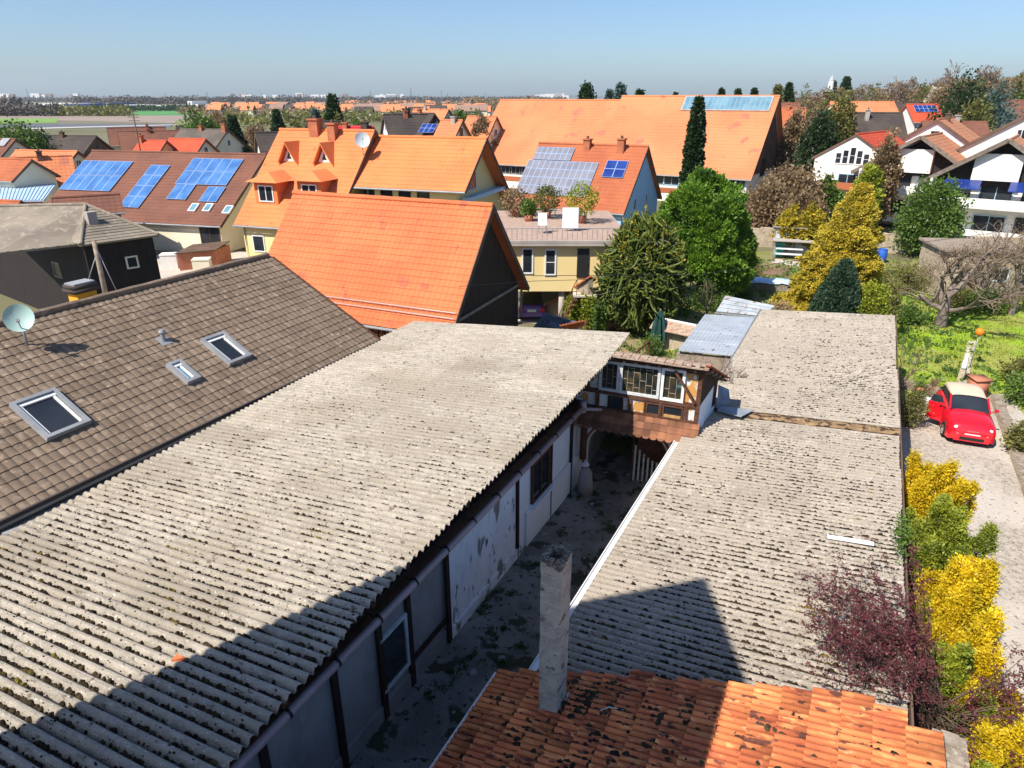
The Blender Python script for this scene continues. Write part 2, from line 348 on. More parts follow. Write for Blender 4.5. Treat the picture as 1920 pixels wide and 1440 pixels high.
# ---------------------------------------------------------------- roof surfaces
def tilegrid(mb, O, ux, dn, nm, Lx, Ly, tw=.25, tl=.36, amp=.018, step=.022, K=6, ribs=1, cut=None, jit=.06, groove=.22, pw=.8):
    """tiles laid in courses: O = upper corner, ux = along the ridge, dn = downslope, nm = outward normal"""
    nx = max(2, int(round(Lx / tw)) * K + 1); rows = max(1, int(round(Ly / tl)))
    x = np.linspace(0, Lx, nx); col_ = np.minimum((np.arange(nx) // K), max(0, (nx - 1) // K - 1))
    y = np.repeat(np.linspace(0, Ly, rows + 1), 2)[1:-1]
    row = np.repeat(np.arange(rows), 2); hi = np.tile([0, 1.], rows)
    prof = amp * np.abs(np.sin(pi * ribs * x / (Lx / max(1, (nx - 1) // K)))) ** pw
    jz = RNG.normal(0, .0016, (rows, col_.max() + 1)) * (step / .02)
    Zh = prof[None] + hi[:, None] * step + jz[row][:, col_]
    y2 = y[:, None] + (hi[:, None] * RNG.normal(0, tl * .018, (rows, col_.max() + 1))[row][:, col_])
    V = O + x[None, :, None] * ux + y2[:, :, None] * dn + Zh[:, :, None] * nm
    T = (.5 + RNG.normal(0, jit, (rows, col_.max() + 1)))[row][:, col_]
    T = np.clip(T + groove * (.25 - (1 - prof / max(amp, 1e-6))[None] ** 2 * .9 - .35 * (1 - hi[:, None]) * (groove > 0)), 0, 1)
    mb.grid(V.reshape(-1, 3), len(y), nx, T.ravel())
def slab(mb, P0, P1, Q0, Q1, th=.1, tint=.5):
    """solid roof board under the tiles: ridge P0-P1, eave Q0-Q1"""
    P0, P1, Q0, Q1 = (np.asarray(a, float) for a in (P0, P1, Q0, Q1))
    nm = np.cross(P1 - P0, Q0 - P0); nm /= np.linalg.norm(nm); nm = nm if nm[2] > 0 else -nm
    mb.prism([P0, P1, Q1, Q0], nm * -.004, nm * -th, tint); return nm
def corrugated(mb, dL, dR, zf, s0, s1, rows, pitch=.15, amp=.036, sheetw=6, K=12):
    ns = int(round((s1 - s0) / pitch)) * K + 1; s = np.linspace(s0, s1, ns)
    colw = (np.arange(ns) // (K * sheetw)); nc = colw.max() + 1
    wave = amp * (np.cos(2 * pi * s / pitch) - .24 * np.cos(4 * pi * s / pitch))
    fur = ((1 - np.cos(2 * pi * s / pitch + .3)) / 2) ** 5 * RNG.uniform(.7, 1, int(ns / K) + 2)[np.arange(ns) // K]  # dark furrow lines: dirt plus the valley's shadow, painted into the tint
    aL = np.array([dL(q) for q in s]); aR = np.array([dR(q) for q in s])
    for j in range(rows):
        f0, f1 = j / rows, (j + 1) / rows
        m = 5; fr = np.linspace(0, 1, m)
        jt = RNG.normal(0, .0015, nc)[colw]; tl = RNG.normal(0, .0015, nc)[colw]
        e0 = (RNG.normal(0, .05, nc)[colw] + RNG.normal(0, .006, ns)) ; e1 = RNG.normal(0, .014, nc)[colw] + RNG.normal(0, .006, ns)
        if j == 0: e0 = e0 * .15 + .07
        D = aL[None] + (aR - aL)[None] * (f0 + (f1 - f0) * fr)[:, None]
        D[0] -= np.clip(.10 - e0, .03, .2); D[-1] += e1
        Z = zf(D) + wave[None] + (1 - fr)[:, None] * .0045 + jt[None] + tl[None] * fr[:, None] + RNG.normal(0, .0015, D.shape)
        top = D[:, :, None] * N3 + s[None, :, None] * L3 + Z[:, :, None] * Z3
        bot = top - Z3 * .0055
        loop = np.concatenate([top, bot[::-1], top[:1]], 0)
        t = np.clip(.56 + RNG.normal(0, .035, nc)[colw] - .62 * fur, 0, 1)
        mb.grid(loop.reshape(-1, 3), len(loop), ns, np.tile(t, len(loop)))
BLOB = []
for a in range(3):
    for b in range(7): BLOB.append((cos(b * 2 * pi / 7 + a) * cos(a * .62), sin(b * 2 * pi / 7 + a) * cos(a * .62), sin(a * .62)))
BLOB.append((0, 0, 1.05)); BLOB = np.array(BLOB)
BF = [[a * 7 + b, a * 7 + (b + 1) % 7, (a + 1) * 7 + (b + 1) % 7, (a + 1) * 7 + b] for a in range(2) for b in range(7)] + [[14 + b, 14 + (b + 1) % 7, 21] for b in range(7)]
BF4 = np.array([f for f in BF if len(f) == 4]); BF3 = np.array([f for f in BF if len(f) == 3])
def blobs(mb, C, sx, sy, sz, X=N3, Y=L3, Z=Z3):
    m = len(C); C = np.asarray(C)
    ang = RNG.uniform(0, 2 * pi, m); jt = RNG.uniform(.75, 1.3, (m, 22, 1))
    B = BLOB[None] * jt
    V = C[:, None] + B[..., 0:1] * (sx[:, None, None] * X) + B[..., 1:2] * (sy[:, None, None] * Y) + B[..., 2:3] * (sz[:, None, None] * Z)
    o = (np.arange(m) * 22)[:, None, None]
    T = np.repeat(RNG.uniform(0, 1, m), 22)
    mb.add(V.reshape(-1, 3), (BF4[None] + o).reshape(-1, 4), T)
    mb.f.append((BF3[None] + o).reshape(-1, 3) + mb.n - m * 22)
def moss_on(mb, nchain, d0, d1, s0, s1, zf, dens, edge=None, pitch=.15, amp=.036, sz=1.0):
    P = []; S = []
    while len(P) < nchain:
        d = random.uniform(d0, d1); s = random.uniform(s0, s1)
        if random.random() > dens(d, s): continue
        k = math.floor(s / pitch) + .5; n = random.choice([1, 1, 1, 2, 2, 3, 5, 8])
        for i in range(n):
            dd = d + i * random.uniform(.045, .10)
            if not (d0 + .03 < dd < d1 - .02) or (edge and dd > edge(s) - .03): continue
            r = random.uniform(.4, 1) ** 1.4 * .044 * sz
            P.append(W(dd, k * pitch + random.uniform(-.022, .016) , zf(dd) - amp * .85)); S.append((r * random.uniform(.8, 1.25), r * 1.0, r * random.uniform(.7, 1.25)))
    for _ in range(int(nchain * 1.3)):
        d = random.uniform(d0, d1); s = random.uniform(s0, s1)
        if random.random() > .25 + .75 * dens(d, s) or (edge and d > edge(s) - .03): continue
        ph = random.gauss(.5, .22); r = random.uniform(.006, .014); k = math.floor(s / pitch)
        P.append(W(d, (k + ph) * pitch, zf(d) + amp * math.cos(2 * pi * ph) + .002)); S.append((r * random.uniform(1, 2), r, r * .7))
    S = np.array(S); blobs(mb, np.array(P), S[:, 0], S[:, 1], S[:, 2])

# ---------------------------------------------------------------- ground
def lin(a, b, f): return a + (b - a) * f
def terr(x, y):
    """level plain; a vineyard hill rises on the right beyond the village"""
    a = np.clip((x / np.maximum(y, 1) - .30) / .35, 0, 1); b = np.clip((y - 95) / 260, 0, 1)
    return (a * a * (3 - 2 * a)) * (b * b * (3 - 2 * b)) * (14.5 + 5.5 * np.clip((x / np.maximum(y, 1) - .5) / .3, 0, 1))
g = MB()
xs = np.unique(np.concatenate([np.linspace(-60, 460, 80), -np.geomspace(60, 15000, 22), np.geomspace(460, 15000, 18)]))
ys = np.unique(np.concatenate([-np.geomspace(10, 3000, 8), np.linspace(-5, 600, 80), np.geomspace(600, 20000, 24)]))
X, Y = np.meshgrid(xs, ys, indexing='ij'); Zt = terr(X, Y) - .02
Zt = np.where(Y > 700, Zt * np.clip(1 - (Y - 700) / 900, 0, 1), Zt)
g.grid(np.stack([X, Y, Zt], -1).reshape(-1, 3), len(xs), len(ys))
tag(obj('ground', g, 'land'), kind='structure')
def sheet(name, pts, z, m):
    b = MB(); b.poly([np.array([p[0], p[1], z]) for p in pts]); return tag(obj(name, b, m), kind='structure')
def psheet(name, px, z, m): return sheet(name, [U(a, b, 0) for a, b in px], z, m)
sheet('courtyard_ground', [W(-6.4, -1), W(-2.8, -1), W(-2.8, 18.6), W(-6.4, 18.6)], .008, 'yard_concrete')
sheet('driveway', [W(1.7, -2), W(2.9, 4), W(3.2, 10), W(2.5, 20), W(2.4, 27.5), W(6.2, 29.9), W(6.8, 24), W(5.7, 17), W(5.0, 12), W(5.2, 5), W(5.2, -2)], .012, 'gravel')
sheet('lawn', [W(1.8, 27.3), W(2.6, 44), W(7, 52), W(24, 44), W(22, 22), W(7, 20), W(6.6, 24), W(6.1, 29.8)], .006, 'lawn')
sheet('garden_grass', [W(-12.5, 26), W(-13, 40), W(-16, 46), W(-2, 56), W(6, 53), W(2.5, 40), W(1.8, 28), W(-3, 18.6), W(-12, 18.6)], .004, 'garden_grass')
sheet('meadow', [W(2.5, 40.5), W(4, 60), W(40, 60), W(40, 10), W(8, 10), W(7.5, 20)], .001, 'garden_grass')
psheet('vegetable_bed', [(1412, 497), (1484, 504), (1480, 521), (1398, 510)], .03, 'soil')
psheet('garden_path', [(1455, 486), (1500, 492), (1497, 500), (1440, 492)], .025, 'pale_paving')
psheet('yard_paving', [(960, 605), (960, 560), (1015, 572), (1075, 545), (1090, 575), (1060, 610)], .012, 'pale_paving')
psheet('field', [(-600, 232), (330, 232), (318, 240), (-600, 243)], .03, 'field_dark')
psheet('field', [(-600, 222.5), (112, 222), (104, 231), (-600, 233)], .04, 'field_lime')
psheet('field', [(185, 208), (353, 206.5), (350, 216.5), (195, 217)], .04, 'field_green')
psheet('field', [(-600, 214), (190, 214), (450, 217), (640, 218), (640, 230), (330, 231), (112, 226), (-600, 224)], .02, 'field_bare')
psheet('field', [(330, 226), (560, 226), (560, 236), (320, 238)], .03, 'field_olive')
psheet('field', [(660, 196.5), (860, 196.5), (850, 200), (660, 200.5)], .05, 'field_lime')
psheet('farm_track', [(-600, 243), (30, 241), (120, 238.5), (330, 233.5), (330, 234.5), (120, 240.2), (30, 243.2), (-600, 246)], .05, 'track')
psheet('village_street', [(-200, 420), (-200, 330), (300, 300), (470, 300), (560, 300), (300, 330)], .003, 'asphalt')

# ---------------------------------------------------------------- LEFT BARN (long corrugated roof)
def edge_fn(kn):
    a = np.array(kn, float); return lambda s: float(np.interp(s, a[:, 0], a[:, 1]))
LdL = edge_fn([(-1, -12.0), (5.2, -12.13), (15.8, -12.86), (18.2, -12.88)])
LdR = edge_fn([(-1, -4.66), (2.9, -4.69), (6.5, -4.97), (15.25, -5.13), (18.2, -5.40)])
zL = lambda d: 4.3 + .098 * (d + 4.95)
lb = thing('barn', 'long barn with a mossy grey corrugated roof left of the courtyard, plastered timber-framed wall below', 'barn', W(-6.2, 0))
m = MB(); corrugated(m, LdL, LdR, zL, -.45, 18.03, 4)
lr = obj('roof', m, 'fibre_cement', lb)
m = MB()
def densL(d, s):
    f = .35 + .65 * max(0, 1 - s / 11) + .25 * sin(d * 2.1 + s * 1.3) * cos(s * .9)
    if s > 13: f *= .35
    return max(.04, f)
moss_on(m, 8500, -12.0, -4.85, 0.4, 17.8, zL, densL, edge=LdR, sz=.95)
tag(obj('moss', m, 'moss', lr), kind='stuff')
m = MB()     # roof carcass: rafters and the dark loft set back under the overhang
for s in np.arange(.3, 17.8, .9): m.bar(W(-12.3, s, zL(-12.3) - .16), W(LdR(s) - .12, s, zL(LdR(s)) - .16), .09, .14)
for d in (-5.25, -7.5, -9.5): m.bar(W(d, -.3, zL(d) - .07), W(d - .25, 17.9, zL(d) - .07), .08, .06)
obj('rafters', m, 'dark_timber', lb)
m = MB()
m.prism([W(-12.4, -.4, 0), W(-12.4, -.4, 3.3), W(-6.7, -.4, 3.95), W(-6.7, -.4, 0)], L3 * 0, L3 * 18.2)
obj('wall', m, 'barn_wood', lb)
m = MB()     # plastered yard wall: grey near, limewashed farther on
Pk = [(-.4, 5.86), (5.98, 7.0), (7.08, 7.84), (7.94, 9.15)]
m.box(W(-6.45, 4.38, 1.12), N3 * .24, L3 * 4.78, Z3 * 1.12)
m.box(W(-6.2, 4.38, .17), N3 * .035, L3 * 4.78, Z3 * .17)
obj('plaster_wall', m, 'grey_plaster', lb)
m = MB(); m.box(W(-6.43, 10.73, 1.13), N3 * .26, L3 * 1.56, Z3 * 1.13); m.box(W(-6.15, 10.9, .14), N3 * .03, L3 * 1.7, Z3 * .14)
o = obj('plaster_wall', m, 'limewash', lb); o['label'] = 'peeling limewashed panel with brown stains'
m = MB(); m.box(W(-6.44, 14.45, 1.15), N3 * .25, L3 * 2.1, Z3 * 1.15); m.box(W(-6.15, 14.7, .5), N3 * .03, L3 * 1.85, Z3 * .5)
o = obj('plaster_wall', m, 'clean_plaster', lb); o['label'] = 'smooth white plaster panel with a projecting plinth'
m = MB()
for s, dd in [(1.9, 0), (4.42, 0), (5.9, 0), (7.04, 0), (7.9, 0), (9.18, .03), (12.36, .02), (14.32, .02), (15.72, .03)]:
    m.box(W(-6.17 + dd, s, 1.15), N3 * .03, L3 * (.065 if s < 12 else .045), Z3 * 1.15)
m.box(W(-6.33, 7.9, 2.5), N3 * .2, L3 * 8.4, Z3 * .24); m.box(W(-6.16, 8.55, .62), N3 * .02, L3 * .58, Z3 * .05)
m.box(W(-6.35, 7.9, 3.3), N3 * .05, L3 * 8.4, Z3 * .55)
obj('timber_frame', m, 'dark_timber', lb)
def wall_window(parent, c, dr, nr, hw, hh, mul=1, fm='old_white_paint', gm='glass', rows=0, fw=.035):
    f = MB(); c = np.asarray(c, float)
    f.box(c + Z3 * hh, dr * (hw + fw), nr * .03, Z3 * fw); f.box(c - Z3 * hh, dr * (hw + fw), nr * .035, Z3 * fw)
    for sgn in (-1, 1): f.box(c + dr * sgn * hw, dr * fw, nr * .028, Z3 * (hh - fw))
    for k in range(1, mul + 1): f.box(c + dr * (-hw + 2 * hw * k / (mul + 1)), dr * fw * .7, nr * .025, Z3 * (hh - fw))
    for k in range(1, rows + 1): f.box(c + Z3 * (-hh + 2 * hh * k / (rows + 1)), dr * (hw - fw), nr * .02, Z3 * fw * .4)
    w_ = obj('window', f, fm, parent)
    p = MB(); p.box(c - nr * .012, dr * (hw - fw * .5), nr * .01, Z3 * (hh - fw * .5)); obj('pane', p, gm, w_); return w_
wall_window(lb, W(-6.17, 7.43, 1.22), L3, N3, .36, .58, 0, gm='glass')
wall_window(lb, W(-6.15, 13.68, 1.64), L3, N3, .5, .55, 1, fm='timber')
m = MB(); m.box(W(-6.1, 13.68, 1.04), N3 * .09, L3 * .6, Z3 * .035); obj('window_sill', m, 'clean_plaster', lb)
m = MB(); m.tube([W(-5.86, -.4, 2.64), W(-5.86, 5, 2.67), W(-5.85, 10, 2.70), W(-5.85, 15.74, 2.75)], .075, 12)
gt = obj('gutter', m, 'gutter_pink', lb, smooth=True)
for s in np.arange(.6, 15.7, 1.02):
    m = MB(); m.tube([W(-5.86, s - .02, 2.645 + .0065 * s), W(-5.86, s + .02, 2.645 + .0065 * s)], .088, 12); m.bar(W(-5.9, s, 2.64 + .0065 * s), W(-6.15, s, 2.74), .02, .01)
    obj('bracket', m, 'black_trim', gt)
m = MB(); m.tube([W(-5.85, 15.72, 2.72), W(-5.6, 16.05, 2.62), W(-5.25, 16.6, 2.45), W(-5.05, 16.85, 2.4)], .05, 8); m.tube([W(-5.85, 15.74, 2.62), W(-5.85, 15.74, 2.95)], .095, 10)
obj('downpipe', m, 'gutter_pink', lb, True)
m = MB(); m.tube([W(-5.95, 16.15, 2.3), W(-5.95, 16.15, .95)], .10, 10); obj('downpipe', m, 'timber', lb, True)
# single roof-tile shard lying on the roof
m = MB(); q = UP(335, 1240, (4.3, .098, -4.95)); m.prism([q + N3 * .08 + Z3 * .035, q - N3 * .07 + L3 * .04 + Z3 * .035, q - N3 * .05 - L3 * .06 + Z3 * .03, q + L3 * .05 + N3 * .10 + Z3 * .04], Z3 * 0, Z3 * .018)
tag(obj('tile_shard', m, 'orange_tile'), 'small orange broken tile shard lying on the corrugated roof at the shadow edge', 'tile shard')
# bollard and pump by the arch
t = thing('wheel_guard', 'dark rounded stone post with a white cap beside the courtyard arch', 'stone post', W(-5.75, 15.9))
m = MB(); m.tube([W(-5.75, 15.9, 0), W(-5.75, 15.9, .35), W(-5.75, 15.9, .72), W(-5.75, 15.9, .86)], [.24, .22, .18, .05], 12); obj('post', m, 'grey_plaster', t, True)
m = MB(); blobs(m, [W(-5.78, 15.9, .9), W(-5.72, 15.85, .95)], np.array([.1, .08]), np.array([.1, .07]), np.array([.08, .1])); obj('cap', m, 'plastic_white', t)
# weeds on the yard ground
WP = [(1185, 925), (1110, 925), (1085, 935), (1125, 965), (905, 1140), (960, 1115), (930, 1110), (915, 1190), (890, 1235), (850, 1262), (870, 1250), (810, 1300), (950, 1180), (940, 1245), (975, 1215), (1070, 930), (925, 1120), (900, 1150), (1200, 918), (1150, 925), (1010, 1060), (1120, 950), (830, 1290), (925, 1205), (1055, 1000), (1140, 990)]
m = MB(); C = []
for a, b in WP:
    q = U(a, b, 0)
    for k in range(5): C.append(q + np.array([random.gauss(0, .07), random.gauss(0, .07), random.uniform(.02, .06)]))
leaves(m, C, .045, 14, (.04, .04, .02), flat=.3); tag(obj('weeds', m, 'leaf_weed'), kind='stuff')

# ---------------------------------------------------------------- RIGHT BARN
RdL = lambda s: -3.27 + .006 * s; RdR = lambda s: 1.76
zR = lambda d: 2.3 + .086 * (d + 3.3)
rb = thing('barn', 'low barn with a pale corrugated roof between the courtyard and the gravel drive', 'barn', W(-.7, 7))
m = MB()
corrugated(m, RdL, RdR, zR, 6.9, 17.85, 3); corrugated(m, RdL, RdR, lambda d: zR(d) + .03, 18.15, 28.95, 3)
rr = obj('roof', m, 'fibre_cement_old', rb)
m = MB()
def densR(d, s):
    f = .5 + .5 * max(0, 1 - (s - 7) / 12) + .3 * sin(d * 1.7 + s)
    if s > 18: f = .30 + .6 * math.exp(-((d - .3) ** 2) / 2 - ((s - 21.5) ** 2) / 8)
    if d < -1.8: f *= .45
    return max(.03, f)
moss_on(m, 6800, -3.15, 1.7, 7.2, 17.6, zR, densR, edge=lambda s: RdR(s), sz=1.2); moss_on(m, 4200, -3.1, 1.7, 18.3, 28.8, lambda d: zR(d) + .03, densR, edge=lambda s: RdR(s), sz=1.25)
tag(obj('moss', m, 'moss', rr), kind='stuff')
m = MB(); m.grid(np.array([[W(d, 17.72 + .42 * j, zR(d) + .045 + .03 * (1 - abs(2 * j - 1))) + RNG.normal(0, .006, 3) for j in np.linspace(0, 1, 6)] for d in np.linspace(-2.1, 1.78, 40)]).reshape(-1, 3), 40, 6)
m.grid(np.array([[W(d, 17.72 + .42 * j, zR(d) + .02) for j in (0, 1)] for d in (-2.1, 1.78)]).reshape(-1, 3), 2, 2)
obj('felt_strip', m, 'felt_strip', rb)
m = MB()
m.prism([W(-2.95, 6.95, 0), W(-2.95, 6.95, zR(-2.95) - .08), W(1.62, 6.95, zR(1.62) - .08), W(1.62, 6.95, 0)], L3 * 0, L3 * 21.9); obj('wall', m, 'grey_wall', rb)
m = MB(); m.bar(W(-3.36, 7, 2.18), W(-3.30, 16.0, 2.18), .10, .04); m.bar(W(-3.42, 7, 2.19), W(-3.36, 16.0, 2.19), .02, .08); obj('gutter', m, 'white_paint', rb)
m = MB(); m.bar(W(1.8, 7.3, zR(1.8) - .05), W(1.8, 28.9, zR(1.8) - .02), .03, .12); obj('barge_board', m, 'brown_wall', rb)
m = MB(); m.bar(W(-3.14, 18.2, 2.33), W(-3.12, 28.9, 2.36), .03, .1); m.bar(W(-3.1, 28.96, 2.3), W(1.76, 28.96, 2.73), .03, .1); obj('edge_flashing', m, 'lead', rb)
m = MB(); q0 = UP(1550, 1009, (2.33, .086, -3.3)); q1 = UP(1638, 1023, (2.33, .086, -3.3)); m.bar(q0 + Z3 * .04, q1 + Z3 * .04, .13, .012)
tag(obj('plastic_strip', m, 'plastic_white'), 'flat white plastic strip lying on the right corrugated roof', 'plastic strip')

# ---------------------------------------------------------------- TILE-ROOFED OUTHOUSE in the foreground
zT = lambda d: 2.3 + .287 * (d + 3.67)
tb = thing('outhouse', 'mossy red clay-tiled lean-to roof in the foreground below the rendered chimney', 'outhouse', W(-1, 6))
m = MB(); dnv = -(N3 + Z3 * .287); dnv /= np.linalg.norm(dnv); nmT = np.cross(L3, -dnv); nmT = nmT if nmT[2] > 0 else -nmT
cosl = 1 / math.hypot(1, .287)
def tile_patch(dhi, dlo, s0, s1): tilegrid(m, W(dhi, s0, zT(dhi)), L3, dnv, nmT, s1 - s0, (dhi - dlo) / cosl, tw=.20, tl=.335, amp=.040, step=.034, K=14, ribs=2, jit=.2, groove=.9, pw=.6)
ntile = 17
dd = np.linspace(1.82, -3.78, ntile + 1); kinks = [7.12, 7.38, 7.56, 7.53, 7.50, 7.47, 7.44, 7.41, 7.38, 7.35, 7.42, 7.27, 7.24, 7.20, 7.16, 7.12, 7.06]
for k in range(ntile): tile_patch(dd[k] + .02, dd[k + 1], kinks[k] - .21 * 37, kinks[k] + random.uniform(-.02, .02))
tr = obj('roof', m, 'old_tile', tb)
m = MB(); P = []; S = []
for k in range(900):
    d = random.choice([random.uniform(-3.7, 1.7), random.gauss(-1.6, .9), random.gauss(-1.9, .8), random.gauss(-2.4, .9)]); s = random.uniform(3.4, 7.1)
    if not -3.7 < d < 1.7: continue
    c0 = W(d, s, zT(d) + .03); n_ = random.choice([1, 1, 2, 3])
    for i in range(n_): P.append(c0 + N3 * random.gauss(0, .035) + L3 * random.gauss(0, .03)); r = random.uniform(.018, .045); S.append((r * 1.1, r, r * .6))
for k in range(60): # silt behind the chimney
    d = -2.25 + random.gauss(0, .10); s = 6.75 + random.gauss(0, .16); P.append(W(d, s, zT(d) + .02)); r = random.uniform(.03, .07); S.append((r, r, r * .5))
S = np.array(S); blobs(m, np.array(P), S[:, 0], S[:, 1], S[:, 2]); tag(obj('moss', m, 'tile_moss', tr), kind='stuff')
m = MB()
m.prism([W(-3.55, -.4, 0), W(-3.55, -.4, 2.2), W(1.5, -.4, 3.62), W(1.5, -.4, 0)], L3 * 0, L3 * 7.25); obj('wall', m, 'rubble', tb)
m = MB(); m.bar(W(-3.84, -.4, 2.26), W(-3.82, 6.95, 2.26), .04, .07); obj('edge_flashing', m, 'white_paint', tb)
m = MB(); m.box(W(1.95, 5.0, 1.85), N3 * .17, L3 * 2.35, Z3 * 1.85)
for k in range(40): m.box(W(1.95 + random.gauss(0, .07), 2.8 + k * .115, 3.68), N3 * random.uniform(.08, .16), L3 * .055, Z3 * random.uniform(.04, .1))
obj('party_wall', m, 'rubble', tb)
# chimney
ch = thing('chimney', 'tall square weathered rendered chimney rising from the red tiled roof', 'chimney', W(-2.72, 6.3, 2.5))
m = MB(); a0 = W(-2.70, 6.55, 0); Z = np.linspace(2.35, 5.14, 26); V = []
ring = [(-.14, -.165), (.14, -.165), (.14, .165), (-.14, .165)]
rp = []
for i in range(4):
    for f in np.linspace(0, 1, 6, endpoint=False): rp.append(lin(np.array(ring[i]), np.array(ring[(i + 1) % 4]), f))
for z in Z:
    for q in rp:
        j = RNG.normal(0, .003, 2); V.append(a0 + N3 * (q[0] * (1.03 if z > 5 else 1) + j[0]) + L3 * (q[1] * (1.03 if z > 5 else 1) + j[1]) + Z3 * z)
    V.append(V[-len(rp)])
m.grid(V, len(Z), len(rp) + 1); shaft = obj('shaft', m, 'chimney_render', ch)
m = MB()
for k in range(90):
    i = random.randrange(len(rp)); q = rp[i] * random.uniform(.78, 1.0); m.box(a0 + N3 * q[0] * .93 + L3 * q[1] * .93 + Z3 * (5.12 + random.uniform(-.03, .04)), N3 * random.uniform(.015, .03), L3 * random.uniform(.015, .035), Z3 * random.uniform(.015, .04))
for sx, sy, hx, hy in [(-.115, 0, .025, .165), (.115, 0, .025, .165), (0, .14, .115, .025), (0, -.14, .115, .025)]: m.box(a0 + N3 * sx + L3 * sy + Z3 * 5.06, N3 * hx, L3 * hy, Z3 * .1)
obj('crown_bricks', m, 'chimney_brick', ch)
m = MB(); m.box(a0 + Z3 * 4.93, N3 * .09, L3 * .115, Z3 * .02); obj('flue', m, 'soot', ch)
m = MB(); e = a0 + N3 * .16; m.prism([e - L3 * .2 + Z3 * 2.45, e + L3 * .2 + Z3 * 2.5, e + L3 * .2 + Z3 * 2.72, e - L3 * .2 + Z3 * 2.58], N3 * 0, N3 * .02)
m.prism([a0 - N3 * .3 + L3 * .19 + Z3 * 2.36, a0 + N3 * .12 + L3 * .19 + Z3 * 2.46, a0 + N3 * .12 + L3 * .19 + Z3 * 2.66, a0 - N3 * .14 + L3 * .19 + Z3 * 2.62], L3 * 0, L3 * .015)
obj('flashing', m, 'lead', ch)
m = MB(); q = W(-2.0, 6.55, zT(-2.0) + .05); m.tube([q, q + N3 * .1 + L3 * .08 + Z3 * .04, q + N3 * .3 + L3 * .08 + Z3 * .09], .006, 5)
tag(obj('wire', m, 'plastic_white'), 'short thin pale wire lying on the red tiles right of the chimney', 'wire')

# ---------------------------------------------------------------- HALF-TIMBERED GATEHOUSE at the end of the yard
FD = np.array([.925, -.379, 0]); FB = np.array([.379, .925, 0]); F0 = np.array([4.86, 15.95, 0])
def FP(t, off, z): return F0 - FD * t + FB * off + Z3 * z
gh = thing('gatehouse', 'half-timbered gatehouse with leaded windows over an arched gateway at the yard end', 'gatehouse', FP(1.6, .4, 0))
m = MB(); AC, AR, ASP = 1.87, 1.22, .95
arc = [(AC + AR * cos(a), ASP + AR * sin(a)) for a in np.linspace(0, pi, 25)]
pts = [(4.15, 0), (4.15, 2.55)] + [(-.1, 2.55), (-.1, 0), (AC - AR, 0)] + arc[::-1] + [(AC + AR, 0)]
m.prism([FP(t, .4, z) for t, z in pts], FB * 0, FB * .3)
obj('arch_wall', m, 'clean_plaster', gh)
def ringm(r0, r1, off):
    q = MB(); A = np.linspace(0, pi, 25); inner = [(AC + r0, 0)] + [(AC + r0 * cos(a), ASP + r0 * sin(a)) for a in A] + [(AC - r0, 0)]; outer = [(AC + r1, 0)] + [(AC + r1 * cos(a), ASP + r1 * sin(a)) for a in A] + [(AC - r1, 0)]
    V = [FP(t, off, z) for pair in zip(inner, outer) for t, z in pair] ; n_ = len(inner)
    q.grid(V, n_, 2); V2 = [FP(t, off + .05, z) for pair in zip(inner, outer) for t, z in pair]
    q.grid([v for a, b in zip(V[0::2], V2[0::2]) for v in (a, b)], n_, 2); q.grid([v for a, b in zip(V[1::2], V2[1::2]) for v in (a, b)], n_, 2); return q
obj('arch_moulding', ringm(AR - .012, AR + .035, .372), 'white_paint', gh)
obj('arch_band', ringm(AR + .036, AR + .10, .385), 'arch_red', gh)
m = MB()   # passage behind
m.prism([FP(3.2, .7, 0), FP(3.2, .7, 2.5), FP(3.3, .7, 2.5), FP(3.3, .7, 0)], FB * 0, FB * 3.0); m.prism([FP(.45, .7, 0), FP(.45, .7, 2.5), FP(.55, .7, 2.5), FP(.55, .7, 0)], FB * 0, FB * 1.2)
m.box(FP(1.87, 3.6, 1.25), FD * 1.4, FB * .05, Z3 * 1.25); m.box(FP(1.87, 2.1, 2.5), FD * 1.4, FB * 1.5, Z3 * .04)
obj('passage', m, 'grey_plaster', gh)
m = MB()   # upper storey panels
m.box(FP(1.99, .12, 3.27), FD * 1.98, FB * .06, Z3 * .70); obj('plaster_panel', m, 'facade_plaster', gh)
m = MB(); B0 = .0
def fbeam(t0, z0, t1, z1, w_=.09, dpt=.05, off=.045): m.bar(FP(t0, off, z0), FP(t1, off, z1), w_, dpt * 2, up=tuple(FB)) if False else m.prism([FP(t0, off - dpt, z0) + q * w_ / 2 for q in ((-FD if abs(t0 - t1) < 1e-6 else Z3),)] + [FP(t1, off - dpt, z1) + (-FD if abs(t0 - t1) < 1e-6 else Z3) * w_ / 2, FP(t1, off - dpt, z1) - (-FD if abs(t0 - t1) < 1e-6 else Z3) * w_ / 2, FP(t0, off - dpt, z0) - (-FD if abs(t0 - t1) < 1e-6 else Z3) * w_ / 2], FB * 0, FB * (dpt + .03))
fbeam(4.0, 3.11, 0.0, 3.11, .12); fbeam(4.0, 4.08, 0, 4.08, .11); fbeam(4.0, 2.62, 0, 2.62, .08)
for t_, z0, z1, w_ in [(.05, 2.66, 4.03, .11), (.33, 2.66, 3.05, .07), (1.0, 2.66, 3.05, .06), (1.42, 2.66, 3.05, .04), (1.82, 2.66, 3.05, .09), (2.72, 2.66, 3.05, .10), (3.0, 3.17, 4.03, .09), (3.4, 2.66, 4.03, .12)]:
    m.box(FP(t_, .04, (z0 + z1) / 2), FD * w_ / 2, FB * .05, Z3 * (z1 - z0) / 2)
m.bar(FP(.70, -.03, 4.03), FP(.12, -.03, 3.2), .11, .06, up=(0, 0, 1))
obj('timber_frame', m, 'timber', gh)
